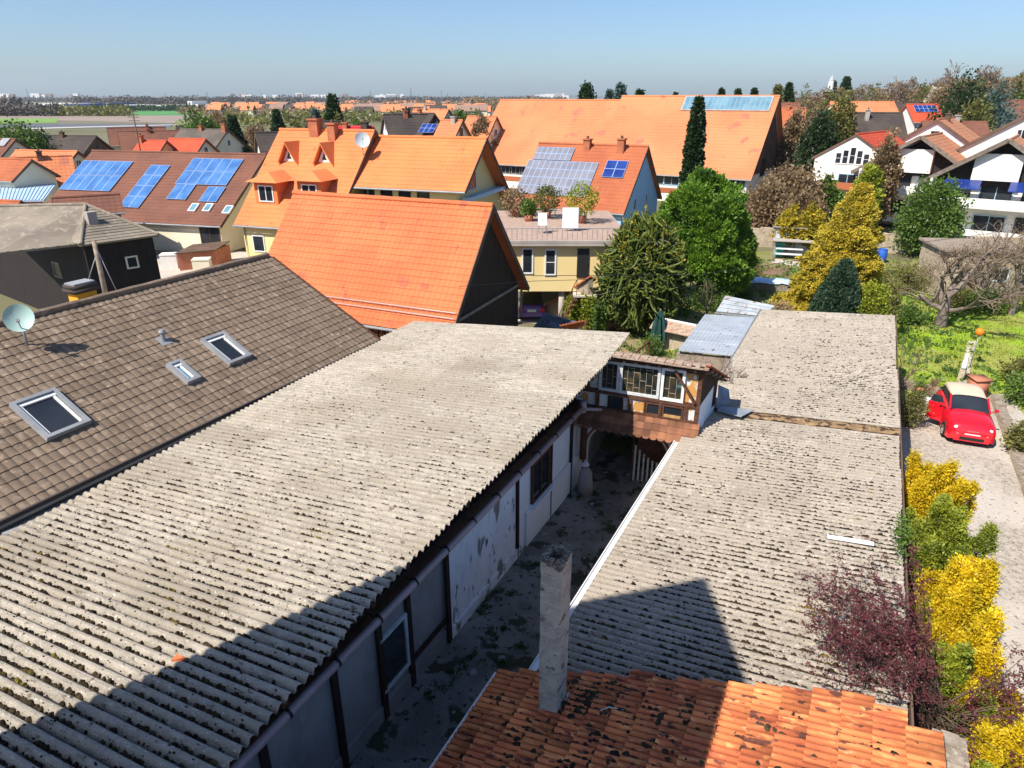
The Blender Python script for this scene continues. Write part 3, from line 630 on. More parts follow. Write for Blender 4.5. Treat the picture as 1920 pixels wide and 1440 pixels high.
def leaded(tc, hw, zc, hh, ncol, seed):
    f = MB(); fw = .035
    for sg in (-1, 1): f.box(FP(tc + sg * hw, .02, zc), FD * fw, FB * .04, Z3 * (hh + fw))
    for sg in (-1, 1): f.box(FP(tc, .02, zc + sg * hh), FD * (hw - fw), FB * .038, Z3 * fw)
    w_ = obj('window', f, 'old_white_paint' if seed < 3 else 'white_paint', gh)
    p = MB(); p.box(FP(tc, .045, zc), FD * (hw - fw), FB * .008, Z3 * (hh - fw)); obj('pane', p, 'leaded_glass', w_)
    q = MB(); rnd = random.Random(seed)
    for k in range(ncol + 1):
        if 0 < k < ncol: q.box(FP(tc + hw - 2 * hw * k / ncol, .033, zc), FD * .0035, FB * .006, Z3 * (hh - fw))
    for k in range(ncol):
        t0 = tc + hw - 2 * hw * (k + .5) / ncol; o_ = .18 + .3 * ((k * 2 + seed) % 3) / 2
        for zz in (o_ - .5, o_ + .08): q.box(FP(t0, .033, zc + 2 * hh * (zz * .9)), FD * (hw / ncol), FB * .006, Z3 * .0035)
    obj('lead_cames', q, 'lead_came', w_)
leaded(2.42, .24, 3.60, .40, 3, 1); leaded(1.60, .50, 3.60, .41, 6, 2); leaded(.73, .27, 3.60, .42, 3, 4)
for t_, hw, gm in [(2.22, .19, 'glass'), (1.19, .17, 'glass'), (.67, .25, 'glass')]:
    wall_window(gh, FP(t_, .035, 2.83), FD, -FB, hw, .16, 0, fm='timber' if t_ < 2 else 'dark_timber', gm=gm, fw=.02)
m = MB(); blobs(m, [FP(.7, .1, 2.72)], np.array([.2]), np.array([.02]), np.array([.06]), FD, FB); m.box(FP(.67, .0, 2.71), FD * .22, FB * .02, Z3 * .035); obj('light_board', m, 'light_wood', gh)
m = MB(); K_ = 14   # apron of small tiles
e0 = FP(3.35, .03, 2.62); dn = -FB * .40 - Z3 * .42; dn /= np.linalg.norm(dn); nm = np.cross(FD, -dn); nm = nm if nm[2] > 0 else -nm
tilegrid(m, e0, FD, dn, nm, 3.42, .60, tw=.2, tl=.2, amp=.008, step=.018, K=6, jit=.3)
for k in range(17): c = e0 + FD * (.1 + .2 * k) + dn * .60; m.prism([c + FD * .095 * cos(a) + dn * .07 * sin(a) + nm * .012 for a in np.linspace(0, pi, 8)], nm * 0, nm * .014, random.uniform(0, 1))
obj('apron_roof', m, 'apron_tile', gh)
m = MB(); m.prism([e0 + dn * .02 - nm * .03, e0 + FD * 3.42 + dn * .02 - nm * .03, e0 + FD * 3.42 + dn * .56 - nm * .03, e0 + dn * .56 - nm * .03], nm * 0, nm * .02); m.bar(e0 + dn * .5 - nm * .06, e0 + FD * 3.42 + dn * .5 - nm * .06, .07, .07); obj('apron_board', m, 'dark_timber', gh)
# white flank wall, back parts, roof
BR = np.array([5.72, 17.35, 0]); FRc = FP(-.0, .06, 0)
m = MB(); m.prism([FRc + Z3 * 2.0, BR + Z3 * 2.0, BR + Z3 * 3.35, FRc + FD * .02 + Z3 * 3.15], -FD * .02, -FD * .12); obj('flank_wall', m, 'clean_plaster', gh)
m = MB(); m.prism([FRc + Z3 * 3.10, BR + Z3 * 3.30, BR + Z3 * 3.5, FRc + Z3 * 4.1], -FD * .0, -FD * .06); m.prism([FP(3.9, .2, 2.55), FP(0.05, .2, 2.55), BR + Z3 * 2.55, FP(3.9, 1.6, 2.55)], Z3 * 0, Z3 * .75); obj('flank_boards', m, 'dark_timber', gh)
ra = FP(2.3, -.22, 4.22); rb_ = FP(-.12, -.22, 4.22); rc = np.array([5.98, 17.4, 3.2]); rd = FP(2.3, 1.5, 3.6)
m = MB(); m.prism([ra, rb_, rc, rd], Z3 * .0, Z3 * .07); m.bar(ra + Z3 * .0 + FB * .06, rb_ + FB * .06, .1, .1)
for k in range(9): c = lin(ra, rb_, k / 8.) + FB * .2 - Z3 * .06; m.box(c, FD * .035, FB * .2, Z3 * .04)
obj('roof_boards', m, 'dark_timber', gh)
m = MB()
for k in range(22):
    for r_ in range(5):
        p = lin(lin(ra, rb_, (k + .5) / 22), lin(rd, rc, (k + .5) / 22), (r_ + .35) / 5) + Z3 * (.10 + .01 * (k % 2)); m.box(p, FD * .056, FB * .19, Z3 * (.016 + .012 * (k % 2)), random.uniform(0, 1))
obj('roof', m, 'verge_tile', gh)
m = MB()
for k in range(11):
    p = lin(rb_, rc, (k + .5) / 11) + Z3 * .13; m.box(p, (rc - rb_) / 11 * .52, FD * .07, Z3 * .02, random.uniform(0, 1))
obj('verge_tiles', m, 'brick_tile', gh)
m = MB(); m.prism([BR + FD * .08 + Z3 * 2.50, BR + FD * 1.05 - FB * .1 + Z3 * 2.58, BR + FD * .75 - FB * .6 + Z3 * 2.54, BR + FD * .10 - FB * .3 + Z3 * 2.48], Z3 * 0, Z3 * .02); m.prism([BR + FD * .06 + Z3 * 2.5, BR + FD * .4 + Z3 * 2.62, BR + FD * .3 + FB * .3 + Z3 * 2.9, BR + FB * .3 + Z3 * 3.0], Z3 * 0, Z3 * .03); obj('lead_flashing', m, 'lead', gh)
# picket gate inside the arch
pg = thing('picket_gate', 'white picket gate with a sloping top standing ajar under the arch', 'gate', FP(1.7, .9, 0))
m = MB()
for k in range(10):
    t_ = 1.72 - k * .125; h_ = 1.18 - .55 * sin(min(1, k / 6.) * pi / 2) ; m.box(FP(t_, .85 + .03 * k, h_ / 2 + .05), FD * .027, FB * .012, Z3 * h_ / 2, .5)
obj('pickets', m, 'old_white_paint', pg)
m = MB(); m.bar(FP(1.76, .89, .3), FP(.5, 1.15, .3), .03, .05); m.bar(FP(1.76, .89, .85), FP(.5, 1.15, .55), .03, .05); m.box(FP(1.78, .87, .95), FD * .03, FB * .03, Z3 * .95); obj('gate_frame', m, 'timber', pg)

# ---------------------------------------------------------------- BROWN-ROOFED NEIGHBOUR on the left
PLB = (3.55, -.537, -12.75); zB = lambda d: 3.55 - .537 * (d + 12.75)
nb = thing('house', 'house with a broad brown tiled roof and three skylights beside the long barn', 'house', W(-16.9, 6))
dnB = N3 - Z3 * .537; dnB /= np.linalg.norm(dnB); nmB = np.cross(L3, dnB); nmB = nmB if nmB[2] > 0 else -nmB
LenB = (4.15 + .06) * math.hypot(1, .537)
m = MB(); tilegrid(m, W(-16.9, -3, zB(-16.9)), L3, dnB, nmB, 18.9, LenB, tw=.18, tl=.25, amp=.018, step=.016, K=6, jit=.14, groove=.4)
dnB2 = -N3 - Z3 * .537; dnB2 /= np.linalg.norm(dnB2); nmB2 = N3 * -.537 + Z3; nmB2 /= np.linalg.norm(nmB2)
tilegrid(m, W(-16.9, -3, zB(-16.9)), L3, dnB2, nmB2, 18.9, LenB, tw=.3, tl=.4, amp=.02, step=.02, K=4)
m.tube([W(-16.9, s, 5.82) for s in np.arange(-3, 15.95, .4)], [.08 + .012 * (i % 2) for i in range(len(np.arange(-3, 15.95, .4)))], 10)
obj('roof', m, 'brown_tile', nb)
m = MB(); m.prism([W(-12.9, -3, 0), W(-12.9, -3, 3.45), W(-16.9, -3, 5.6), W(-20.9, -3, 3.45), W(-20.9, -3, 0)], L3 * 0, L3 * 18.75); obj('wall', m, 'cream_wall', nb)
m = MB(); m.bar(W(-16.9, 15.97, 5.66), W(-12.75, 15.97, 3.45), .05, .2); m.bar(W(-16.9, 15.97, 5.66), W(-21, 15.97, 3.45), .05, .2); obj('barge_board', m, 'timber', nb)
m = MB()
m.prism([W(-12.72, -3, 3.44), W(-12.66, -3, 3.44), W(-12.66, -3, 3.50), W(-12.72, -3, 3.50)], L3 * 0, L3 * 19)
m.prism([W(-12.74, -3, 3.33), W(-11.9, -3, 3.36), W(-11.9, -3, 3.38), W(-12.74, -3, 3.36)], L3 * 0, L3 * 19.0)
obj('valley_gutter', m, 'gutter_grey', nb)
m = MB(); m.bar(W(-12.70, -3, 3.53), W(-12.70, 15.9, 3.53), .06, .10); obj('fascia', m, 'dark_tile', nb)
m = MB(); m.bar(W(-12.15, 4.85, 3.42), W(-12.5, 4.92, 3.42), .25, .05); obj('gutter_outlet', m, 'zinc', nb)
def skylight(dc, sc_, hd, hs, glass, gutt=True):
    """hd = half length down the slope, hs = half width along the ridge"""
    c = W(dc, sc_, zB(dc)) + nmB * .06; f = MB(); k = .04
    for sg in (-1, 1): f.box(c + L3 * sg * hs, L3 * k, dnB * (hd + k), nmB * .07); f.box(c + dnB * sg * hd, L3 * (hs - k), dnB * k, nmB * .07)
    w_ = obj('skylight', f, 'zinc', nb)
    p = MB(); p.box(c - nmB * .02, L3 * (hs - k), dnB * (hd - k), nmB * .01); obj('pane', p, glass, w_)
    q = MB(); q.box(c + dnB * -(hd - .09) + nmB * .0, L3 * (hs - k), dnB * .04, nmB * .03); q.box(c + L3 * (hs - .09) , L3 * .025, dnB * (hd - k - .05), nmB * .02); q.box(c + L3 * -(hs - .09), L3 * .02, dnB * (hd - k - .05), nmB * .02); obj('sash', q, 'white_paint', w_)
skylight(-14.33, 6.98, .55, .42, 'glass'); skylight(-14.30, 11.50, .50, .33, 'glass'); skylight(-14.12, 10.02, .34, .16, 'sky_glass')
m = MB(); q = W(-15.15, 10.4, zB(-15.15)); m.tube([q, q + Z3 * .25], .06, 10); m.cone(q + Z3 * .25, .09, .06, .06); m.box(q + nmB * .02, L3 * .14, dnB * .16, nmB * .012); obj('vent_pipe', m, 'zinc', nb)
def dish(base, cdir, r, m_, label, mast=.7, el=.45):
    t = thing('satellite_dish', label, 'satellite dish', base)
    a = MB(); a.tube([base, base + Z3 * mast], .025, 8); obj('mast', a, 'zinc', t)
    c = base + Z3 * mast; ax = np.array([cdir[0] * cos(el), cdir[1] * cos(el), sin(el)]); e1 = np.cross(ax, Z3); e1 /= np.linalg.norm(e1); e2 = np.cross(e1, ax)
    V = []
    for i, rr_ in enumerate(np.linspace(0, 1, 6)):
        for th_ in np.linspace(0, 2 * pi, 25): V.append(c + ax * (.05 + .16 * r * 2 * rr_ ** 2) + (e1 * cos(th_) + e2 * sin(th_) * 1.08) * r * rr_)
    b = MB(); b.grid(V, 6, 25); b.grid([v - ax * .012 for v in V], 6, 25); obj('reflector', b, m_, t, True)
    k = MB(); k.tube([c - e2 * r * .9, c + ax * r * 1.25 - e2 * .12], .012, 6); k.box(c + ax * r * 1.25 - e2 * .1, ax * .05, e1 * .03, e2 * .03); obj('feed_arm', k, 'zinc', t)
q = UP(52, 648, PLB)
dish(q, np.array([.50, -.86]), .29, 'dish_mint', 'pale mint satellite dish on a short mast on the brown tiled roof', .62)
cy = thing('chimney', 'yellow clad chimney with a dark metal cap behind the brown roof ridge', 'chimney', W(-17.6, 9.8, 5.2))
c = UY(157, 560, 1); q = ray(157, 560); kk = (-17.35) / (q[:2] @ NV); c = CO + q * kk; c[2] = 5.45
m = MB(); c = c + Z3 * .12; m.box(c, N3 * .2, L3 * .25, Z3 * .45); obj('shaft', m, 'chimney_yellow', cy)
m = MB(); m.box(c + Z3 * .46, N3 * .26, L3 * .33, Z3 * .05); m.box(c + Z3 * .56, N3 * .24, L3 * .31, Z3 * .05); obj('cap', m, 'dark_tile', cy)
m = MB(); m.box(c + Z3 * .63, N3 * .2, L3 * .27, Z3 * .02); obj('cap_lid', m, 'zinc', cy)
pw = tag(thing('parapet_roof', 'pale flat roof strip running behind the brown roof ridge', 'flat roof', W(-21.6, 6)), None)
m = MB(); m.box(W(-21.4, 8, 2.1), N3 * .9, L3 * 11, Z3 * 2.1); obj('wall', m, 'grey_wall', pw)
m = MB(); m.box(W(-21.4, 8, 4.26), N3 * 1.0, L3 * 11.1, Z3 * .06); obj('roof_sheet', m, 'pale_sheet', pw)
# ---------------------------------------------------------------- house builder
HS = {}
def house(name, label, A, az, L, hF, zeF, zr=None, hR=None, zeR=None, zb=0., wall='white_wall', roof='orange_tile', tile=(.30, .36), ov=.3, og=.25, ridge=True, group=None, pxL=None, cat='house', gut=True, K=4, rib=True, th=.12, wallz=None):
    """A = world point at the near end of the ridge; az = degrees, direction of the ridge leaving A; F side faces the camera"""
    A = np.asarray(A, float); az = R(az); u = np.array([sin(az), cos(az), 0]); wv = np.array([u[1], -u[0], 0])
    if wv @ np.array([-A[0], -A[1], 0]) < 0: wv = -wv
    if pxL is not None:      # length so that the far ridge end is seen at this photo column
        k = (pxL - 960) / (FPX / cos(TH)); L = (k * A[1] - A[0]) / (u[0] - k * u[1])
    zr = A[2] if zr is None else zr; hR = hF if hR is None else hR; zeR = zeF if zeR is None else zeR
    t = thing(name, label, cat, A * [1, 1, 0] + Z3 * zb, group); A0 = A * [1, 1, 0]
    slF = (zr - zeF) / hF; slR = (zr - zeR) / hR
    m = MB(); wi = th + .02
    P = lambda w_, z, s=0: A0 + u * s + wv * w_ + Z3 * z
    m.prism([P(hF, zb), P(hF, zeF - wi), P(0, zr - wi), P(-hR, zeR - wi), P(-hR, zb)], u * og, u * (L - og)); obj('wall', m, wall, t)
    m = MB()
    for h_, ze, sl, sg in ((hF, zeF, slF, 1), (hR, zeR, slR, -1)):
        hh = h_ + ov; dn = wv * sg - Z3 * sl; LY = hh * math.hypot(1, sl); dn = dn / np.linalg.norm(dn)
        P0, P1 = P(0, zr), P(0, zr, L); Q0, Q1 = P0 + dn * LY, P1 + dn * LY
        nm = slab(m, P0, P1, Q0, Q1, th)
        if tile and (sg > 0 or abs(P0[0]) > 0): far_ = A[1] > 40; tilegrid(m, P0 + nm * .004, u, dn, nm, L, LY, tw=tile[0], tl=tile[1], K=K, amp=.010 if far_ else .018, step=.014 if far_ else .02)
        if sg > 0: front = (P0, dn, nm, LY)
    if ridge: m.tube([P(0, zr + .01, s) for s in np.linspace(0, L, max(3, int(L / .4)))], [.10 + .012 * (i % 2) for i in range(max(3, int(L / .4)))], 8)
    ro = obj('roof', m, roof, t)
    if gut:
        m = MB(); Q = front[0] + front[1] * front[3]; m.tube([Q + wv * .04 - Z3 * .06, Q + u * L + wv * .04 - Z3 * .06], .06, 8); obj('gutter', m, 'zinc', t)
        m = MB(); e_ = P(hF + .06, zb, L - og - .15); m.tube([Q + u * (L - og - .15) - Z3 * .08, e_ + Z3 * (zeF - zb - .35), e_], .045, 6); obj('downpipe', m, 'zinc', t)
        m = MB()
        for sg, h_, ze, sl in ((1, hF, zeF, slF), (-1, hR, zeR, slR)): m.bar(P(0, zr - th * .5, -.015), P(sg * (h_ + ov), zr - sl * (h_ + ov) - th * .5, -.015), .03, .2)
        obj('barge_board', m, 'brown_wall', t)
    H_ = dict(t=t, A=A0, u=u, w=wv, L=L, hF=hF, hR=hR, zr=zr, zeF=zeF, zeR=zeR, P=P, front=front, og=og, roof=ro, slF=slF)
    HS[t.name] = H_; return H_
def win_front(h, s, z, hw, hh, mul=1, **k): return wall_window(h['t'], h['P'](h['hF'] + .015, z, s), h['u'], h['w'], hw, hh, mul, **k)
def win_gable(h, w_, z, hw, hh, mul=1, far=False, **k):
    return wall_window(h['t'], h['P'](w_, z, h['og'] - .015), h['w'], -h['u'], hw, hh, mul, **k)
def panel(h, s, d, hs, hd, m_, nx=2, ny=3, lift=.10):
    """one solar panel lying on the front roof slope, s along the ridge, d down the slope (centres)"""
    P0, dn, nm, LY = h['front']; c = P0 + h['u'] * s + dn * d + nm * lift
    a = MB(); a.box(c, h['u'] * hs, dn * hd, nm * .02); p = obj('solar_panel', a, m_, h['t'])
    b = MB()
    for sg in (-1, 1): b.box(c + h['u'] * sg * hs, h['u'] * .012, dn * (hd + .012), nm * .022); b.box(c + dn * sg * hd, h['u'] * (hs - .012), dn * .012, nm * .022)
    for k in range(1, 1): b.box(c + h['u'] * (-hs + 2 * hs * k / nx) + nm * .021, h['u'] * .008, dn * (hd - .03), nm * .003)
    for k in range(1, 1): b.box(c + dn * (-hd + 2 * hd * k / ny) + nm * .022, h['u'] * (hs - .03), dn * .008, nm * .003)
    obj('panel_rim', b, 'panel_frame', p)
def chim(h, s, d, hw=.3, ht=1.0, m_='red_chimney', side=1):
    P0, dn, nm, LY = h['front']; dnn = dn if side > 0 else np.array([-dn[0], -dn[1], dn[2]])
    c = P0 + h['u'] * s + dnn * d; a = MB(); zt = max(h['zr'] - .1, c[2]) + ht; zb_ = c[2] - .4
    a.box([c[0], c[1], (zt + zb_) / 2], h['u'] * hw, h['w'] * hw, Z3 * (zt - zb_) / 2); a.box([c[0], c[1], zt + .04], h['u'] * (hw + .07), h['w'] * (hw + .07), Z3 * .05)
    o = obj('chimney', a, m_, h['t']); b = MB(); b.tube([[c[0], c[1], zt + .05], [c[0], c[1], zt + .3]], hw * .4, 8); obj('chimney_pot', b, 'brown_wall', o)

# house behind the camera whose gable throws the pointed shadow
h = house('house', 'tall narrow gabled house standing behind the viewpoint', W(-6.08, -.45, 16.75), 0, 8, 1, 1, zr=3) if False else None
t = thing('house', 'tall narrow gabled house behind the viewpoint, its pointed shadow on the roofs', 'house', W(-6, -.5))
s0 = -.5
poly = [(-8.75, 0), (-8.6, 7.6), (-8.35, 9.2), (-8.1, 11.6), (-7.96, 13.2), (-7.42, 14.5), (-6.08, 16.7), (-3.98, 13.8), (-3.9, 13.2), (-3.42, 11.7), (-3.35, 0)]
m = MB(); m.prism([W(d, s0, z) for d, z in poly], L3 * 0, -L3 * 6); obj('wall', m, 'cream_wall', t)
m = MB()
for a, b in ((5, 6), (6, 7)): m.prism([W(poly[a][0], s0 + .01, poly[a][1] + .01), W(poly[b][0], s0 + .01, poly[b][1] + .01), W(poly[b][0], s0 + .01, poly[b][1] - .13), W(poly[a][0], s0 + .01, poly[a][1] - .13)], L3 * 0, -L3 * 6.1)
obj('roof', m, 'brick_tile', t)

# centre barn with orange roof and dark boarded gable
c = house('barn', 'steep orange-tiled barn with a dark boarded gable beyond the corrugated roof', (-.69, 25.5, 6.83), -66.5, 9.2, 3.2, 3.25, wall='barn_wood', roof='orange_tile', tile=(.22, .27), og=.35, ov=.35, K=6, cat='barn')
m = MB(); m.bar(c['P'](-3.1, 3.1, .28), c['P'](3.1, 3.1, .28), .05, .10); m.bar(c['P'](-3.4, 1.6, .28), c['P'](-3.4, 3.2, .28), .1, .1); obj('tie_beam', m, 'weathered_wood', c['t'])
m = MB()
for k in range(34): m.box(c['P'](3.215, 2.3, .5 + .26 * k), c['u'] * .10, c['w'] * .012, Z3 * .85, random.uniform(0, 1))
obj('boarding', m, 'light_wood', c['t'])
m = MB(); P0, dn, nm, LY = c['front']
for off in (1.15, 1.55): m.tube([P0 + c['u'] * s + dn * (LY - off * .55) + nm * .12 for s in (0.05, 4.5, 9.1)], .018, 6)
obj('snow_guard', m, 'steel', c['t'])

# big house with bright orange roof: two wings
a = house('house', 'bright orange roof with a row of small windows under its eave, tall dark gable', UY(913, 260, 45.3), -71, 8, 3.3, 5.65, hR=5.6, zeR=3.3, wall='yellow_wall', roof='bright_tile', pxL=702, og=.8, ov=.45)
for k in range(4): win_front(a, 3.0 + 1.42 * k * .9, 4.95, .38, .24, 0, fm='dark_wood')
win_gable(a, 1.0, 5.6, .9, .5, 1, fm='window_blue'); win_gable(a, 2.2, 3.8, 1.0, .6, 1, fm='window_blue'); win_gable(a, 0, 6.9, .5, .3, 0)
m = MB(); m.box(a['P'](-.6, 4.7, .4), a['w'] * 3.3, a['u'] * .3, Z3 * .12); obj('balcony', m, 'window_blue', a['t'])
b = house('house', 'yellow house with bright orange roof carrying two hipped and two small triangular dormers', UY(703, 246, 47.3), -71, 8, 5.6, 3.3, wall='yellow_wall', roof='bright_tile', pxL=517, og=.4, ov=.35)
def dormer(h, s, d0, w_, ht, kind, m_='bright_tile'):
    P0, dn, nm, LY = h['front']; base = P0 + h['u'] * s + dn * d0; hor = h['w']; back = (ht + .1) / h['slF'] + .2
    fr = base + hor * .02; a_ = MB()
    if kind == 'tri':
        a_.prism([fr - h['u'] * w_ * .8, fr + h['u'] * w_ * .8, fr + Z3 * ht * .85], hor * 0, -hor * back); o = obj('dormer', a_, 'white_wall', h['t'])
        q = MB(); q.prism([fr - h['u'] * w_ * .28 + Z3 * ht * .15, fr + h['u'] * w_ * .28 + Z3 * ht * .15, fr + Z3 * ht * .52], hor * .02, hor * .0); obj('pane', q, 'glass', o)
        q = MB()
        for sg in (-1, 1): q.prism([fr + h['u'] * sg * w_ * 1.1 - Z3 * .08, fr + Z3 * ht, fr + Z3 * (ht + .14), fr + h['u'] * sg * (w_ * 1.22) - Z3 * .08], hor * .35, -hor * back)
        obj('dormer_roof', q, m_, o)
    else:
        a_.box(fr + Z3 * (ht * .5) - hor * back / 2, h['u'] * w_, hor * back / 2, Z3 * ht * .5); o = obj('dormer', a_, 'bright_tile', h['t'])
        wall_window(o, fr + Z3 * ht * .48 + hor * .01, h['u'], h['w'], w_ * .62, ht * .34, 1, fm='white_paint')
        q = MB(); e = fr + Z3 * ht; r_ = e + Z3 * .55 - hor * .5
        q.add([e - h['u'] * (w_ + .35) + hor * .4, e + h['u'] * (w_ + .35) + hor * .4, r_, e + h['u'] * (w_ + .35) - hor * back * 1.1, e - h['u'] * (w_ + .35) - hor * back * 1.1, r_ - hor * back], [[0, 1, 2], [1, 3, 5, 2], [0, 2, 5, 4], [0, 4, 3, 1]]); obj('dormer_roof', q, m_, o)
for s in (1.85, 4.55): dormer(b, b['L'] - 2.0 - (4.55 - s), 2.75, .62, 1.1, 'tri')
dormer(b, b['L'] - 1.85, 6.35, .85, 1.4, 'hip'); dormer(b, b['L'] - 5.0, 6.1, .85, 1.4, 'hip')
win_front(b, b['L'] - 1.5, 1.8, .42, .5, 0, fm='white_paint'); chim(b, b['L'] - 3.0, .2, .34, .75); chim(b, b['L'] - 4.5, .6, .27, .5)
q = b['front'][0] + b['u'] * .1 + b['front'][1] * 2.1
dish(q, np.array([.30, -.95]), .48, 'dish_grey', 'grey satellite dish on a mast where the bright orange roofs meet', .9)

# brown roof with solar panels
A = UY(500, 290, 55.5)
h = house('house', 'long brown-roofed house with three groups of blue solar panels', A, -76, 24, 6.6, 2.25, wall='cream_wall', roof='maroon_tile', pxL=150, og=.3, ov=.3)
def along(px, A_=None, hh=h, dn_=0.):   # ridge coordinate seen at photo column px on the front slope, dn_ metres down the slope
    P0, dn, nm, LY = hh['front']; q = P0 + dn * dn_; k = (px - 960) / (FPX / cos(TH)) 
    # columns shift with height: use the true ray
    best = min(np.arange(-2, hh['L'] + 2, .05), key=lambda s: abs(proj(q + hh['u'] * s)[0] - px)); return float(best)
def proj(p):
    x, y, z = p; z -= CAM_H; D = y * cos(TH) - z * sin(TH); return 960 + FPX * x / D, 720 - FPX * (y * sin(TH) + z * cos(TH)) / D
def row_panels(h, cols, px_r, d0, d1, m_, px_l, skip=()):
    dm = (d0 + d1) / 2; s0_ = along(px_r, hh=h, dn_=dm); s1_ = along(px_l, hh=h, dn_=dm); st = (s1_ - s0_) / cols
    for k in range(cols):
        if k in skip: continue
        panel(h, s0_ + st * (k + .5), dm, abs(st) / 2 * .95, (d1 - d0) / 2 * .96, m_)
LY = h['front'][3]
def dpx(h, px, py):   # metres down the front slope for a photo pixel
    P0, dn, nm, LY = h['front']; r = ray(px, py); k = ((P0 - CO) @ nm) / (r @ nm); p = CO + r * k; return float((p - P0) @ dn), float((p - P0) @ h['u'])
def quad_panels(h, corners, nu, nd, m_, skip=()):
    """corners: px of top-left, top-right, bottom-right, bottom-left of a panel field as seen"""
    C = [dpx(h, *c) for c in corners]; d0 = (C[0][0] + C[1][0]) / 2; d1 = (C[2][0] + C[3][0]) / 2; sl = (C[0][1] + C[3][1]) / 2; sr = (C[1][1] + C[2][1]) / 2
    for i in range(nu):
        for j in range(nd):
            if (i, j) in skip: continue
            s_ = lin(sl, sr, (i + .5) / nu); d_ = lin(d0, d1, (j + .5) / nd); panel(h, s_, d_, abs(sr - sl) / nu / 2 * .96, abs(d1 - d0) / nd / 2 * .96, m_)
quad_panels(h, [(150, 302), (243, 305), (213, 363), (123, 356)], 6, 2, 'solar_blue')
quad_panels(h, [(283, 310), (318, 313), (260, 395), (229, 387)], 2, 4, 'solar_blue')
quad_panels(h, [(362, 296), (456, 303), (424, 352), (335, 345)], 5, 2, 'solar_blue')
quad_panels(h, [(335, 346), (367, 348), (350, 378), (312, 374)], 2, 1, 'solar_blue')
quad_panels(h, [(393, 351), (424, 353), (406, 382), (374, 379)], 2, 1, 'solar_blue')
for px, py in ((364, 391), (391, 391), (428, 395)):
    d_, s_ = dpx(h, px, py); P0, dn, nm, LY = h['front']; c = P0 + h['u'] * s_ + dn * d_ + nm * .08
    a_ = MB(); a_.box(c, h['u'] * .3, dn * .42, nm * .06); o = obj('skylight', a_, 'white_paint', h['t']); a_ = MB(); a_.box(c + nm * .06, h['u'] * .22, dn * .33, nm * .01); obj('pane', a_, 'sky_glass', o)
win_front(h, 1.2, 1.1, .8, .9, 1, fm='timber')

# dark timber house, hipped shallow roof, left
t = thing('house', 'black-boarded house with a shallow grey hipped roof at the left edge', 'house', (-24, 38, 0))
C0 = U(155, 457, 4.4); C1 = U(285, 440, 4.4); C2 = U(-60, 402, 4.4); back = (C2 - C0) / np.linalg.norm(C2 - C0); side = C1 - C0
Rr = C0 + side * .5 + back * 2.6; Rr[2] = 5.75; e = [C0 - side * .06 - back * .25, C1 + side * .06 - back * .25, C1 + side * .06 + back * 17, C0 - side * .06 + back * 17]
Rl = U(-70, 389, 5.6); e[3] = U(-90, 406, 4.4); e[2] = 2 * Rl - e[3]; e = [q * [1, 1, 0] + Z3 * 4.4 for q in e]
m = MB()
for tri in ([e[0], e[1], Rr], [e[0], Rr, Rl, e[3]], [e[1], e[2], Rl, Rr]):
    tri = np.array(tri); nn_ = np.cross(tri[1] - tri[0], tri[2] - tri[0]); nn_ /= np.linalg.norm(nn_); nn_ = nn_ if nn_[2] > 0 else -nn_
    m.prism(list(tri), nn_ * .0, nn_ * -.1)
    e_dir = (tri[1] - tri[0]) if len(tri) == 3 else (tri[3] - tri[0])
    for k in range(1, 14):    # tile courses as real raised battens
        f = k / 14; a0_ = lin(tri[0], tri[2] if len(tri) == 3 else tri[1], f); b0_ = lin(tri[1], tri[2], f) if len(tri) == 3 else lin(tri[3], tri[2], f)
        m.bar(a0_ + nn_ * .012, b0_ + nn_ * .012, .09, .022, random.uniform(0, 1), up=tuple(nn_))
for a_, b_ in ((e[0], Rr), (e[1], Rr), (Rr, Rl)): m.tube([a_ + Z3 * .03, b_ + Z3 * .03], .08, 8)
obj('roof', m, 'greyboard_roof', t)
m = MB(); f0 = [C0, C1, C1 + back * 16.7, C0 + back * 16.7]; m.prism([q * [1, 1, 0] for q in f0], Z3 * 0, Z3 * 4.3); obj('wall', m, 'dark_wood', t)
sdn = side / np.linalg.norm(side); fwd = -back * [1, 1, 0]; fwd = fwd / np.linalg.norm(fwd); ff = np.array([sdn[1], -sdn[0], 0]); sw = -np.array([-back[1], back[0], 0])
if sw @ np.array([-C0[0], -C0[1], 0]) < 0: sw = -sw
wall_window(t, C0 + side * .62 - Z3 * 1.15 - back * .02, sdn, -back * [1, 1, 0], .24, .26, 0, fm='cream_wall', gm='glass')
wall_window(t, C0 + back * 3.6 - Z3 * 1.7 + sw * .02, back * [1, 1, 0], sw, .35, .35, 0, fm='weathered_wood', gm='glass')
m = MB(); q = C0 + side * .35 + back * 1.2; q[2] = 5.3; m.box(q, sdn * .2, back * .18, Z3 * .3); obj('chimney', m, 'grey_wall', t)
# roof mast with stays (behind the brown ridge)
t = thing('roof_mast', 'slanting wooden roof mast with wire stays in front of the black-boarded house', 'mast', (-14, 24, 4.8))
q0 = UY(196, 545, 22.5); q1 = UY(176, 452, 22.5)
m = MB(); m.tube([q0 - Z3 * .6, q1], [.09, .07], 8); obj('pole', m, 'weathered_wood', t)
for px in (150, 222): m = MB(); m.tube([UY(px, 545, 22.6) - Z3 * .3, UY(183, 470, 22.5)], .015, 5); obj('stay', m, 'steel', t)

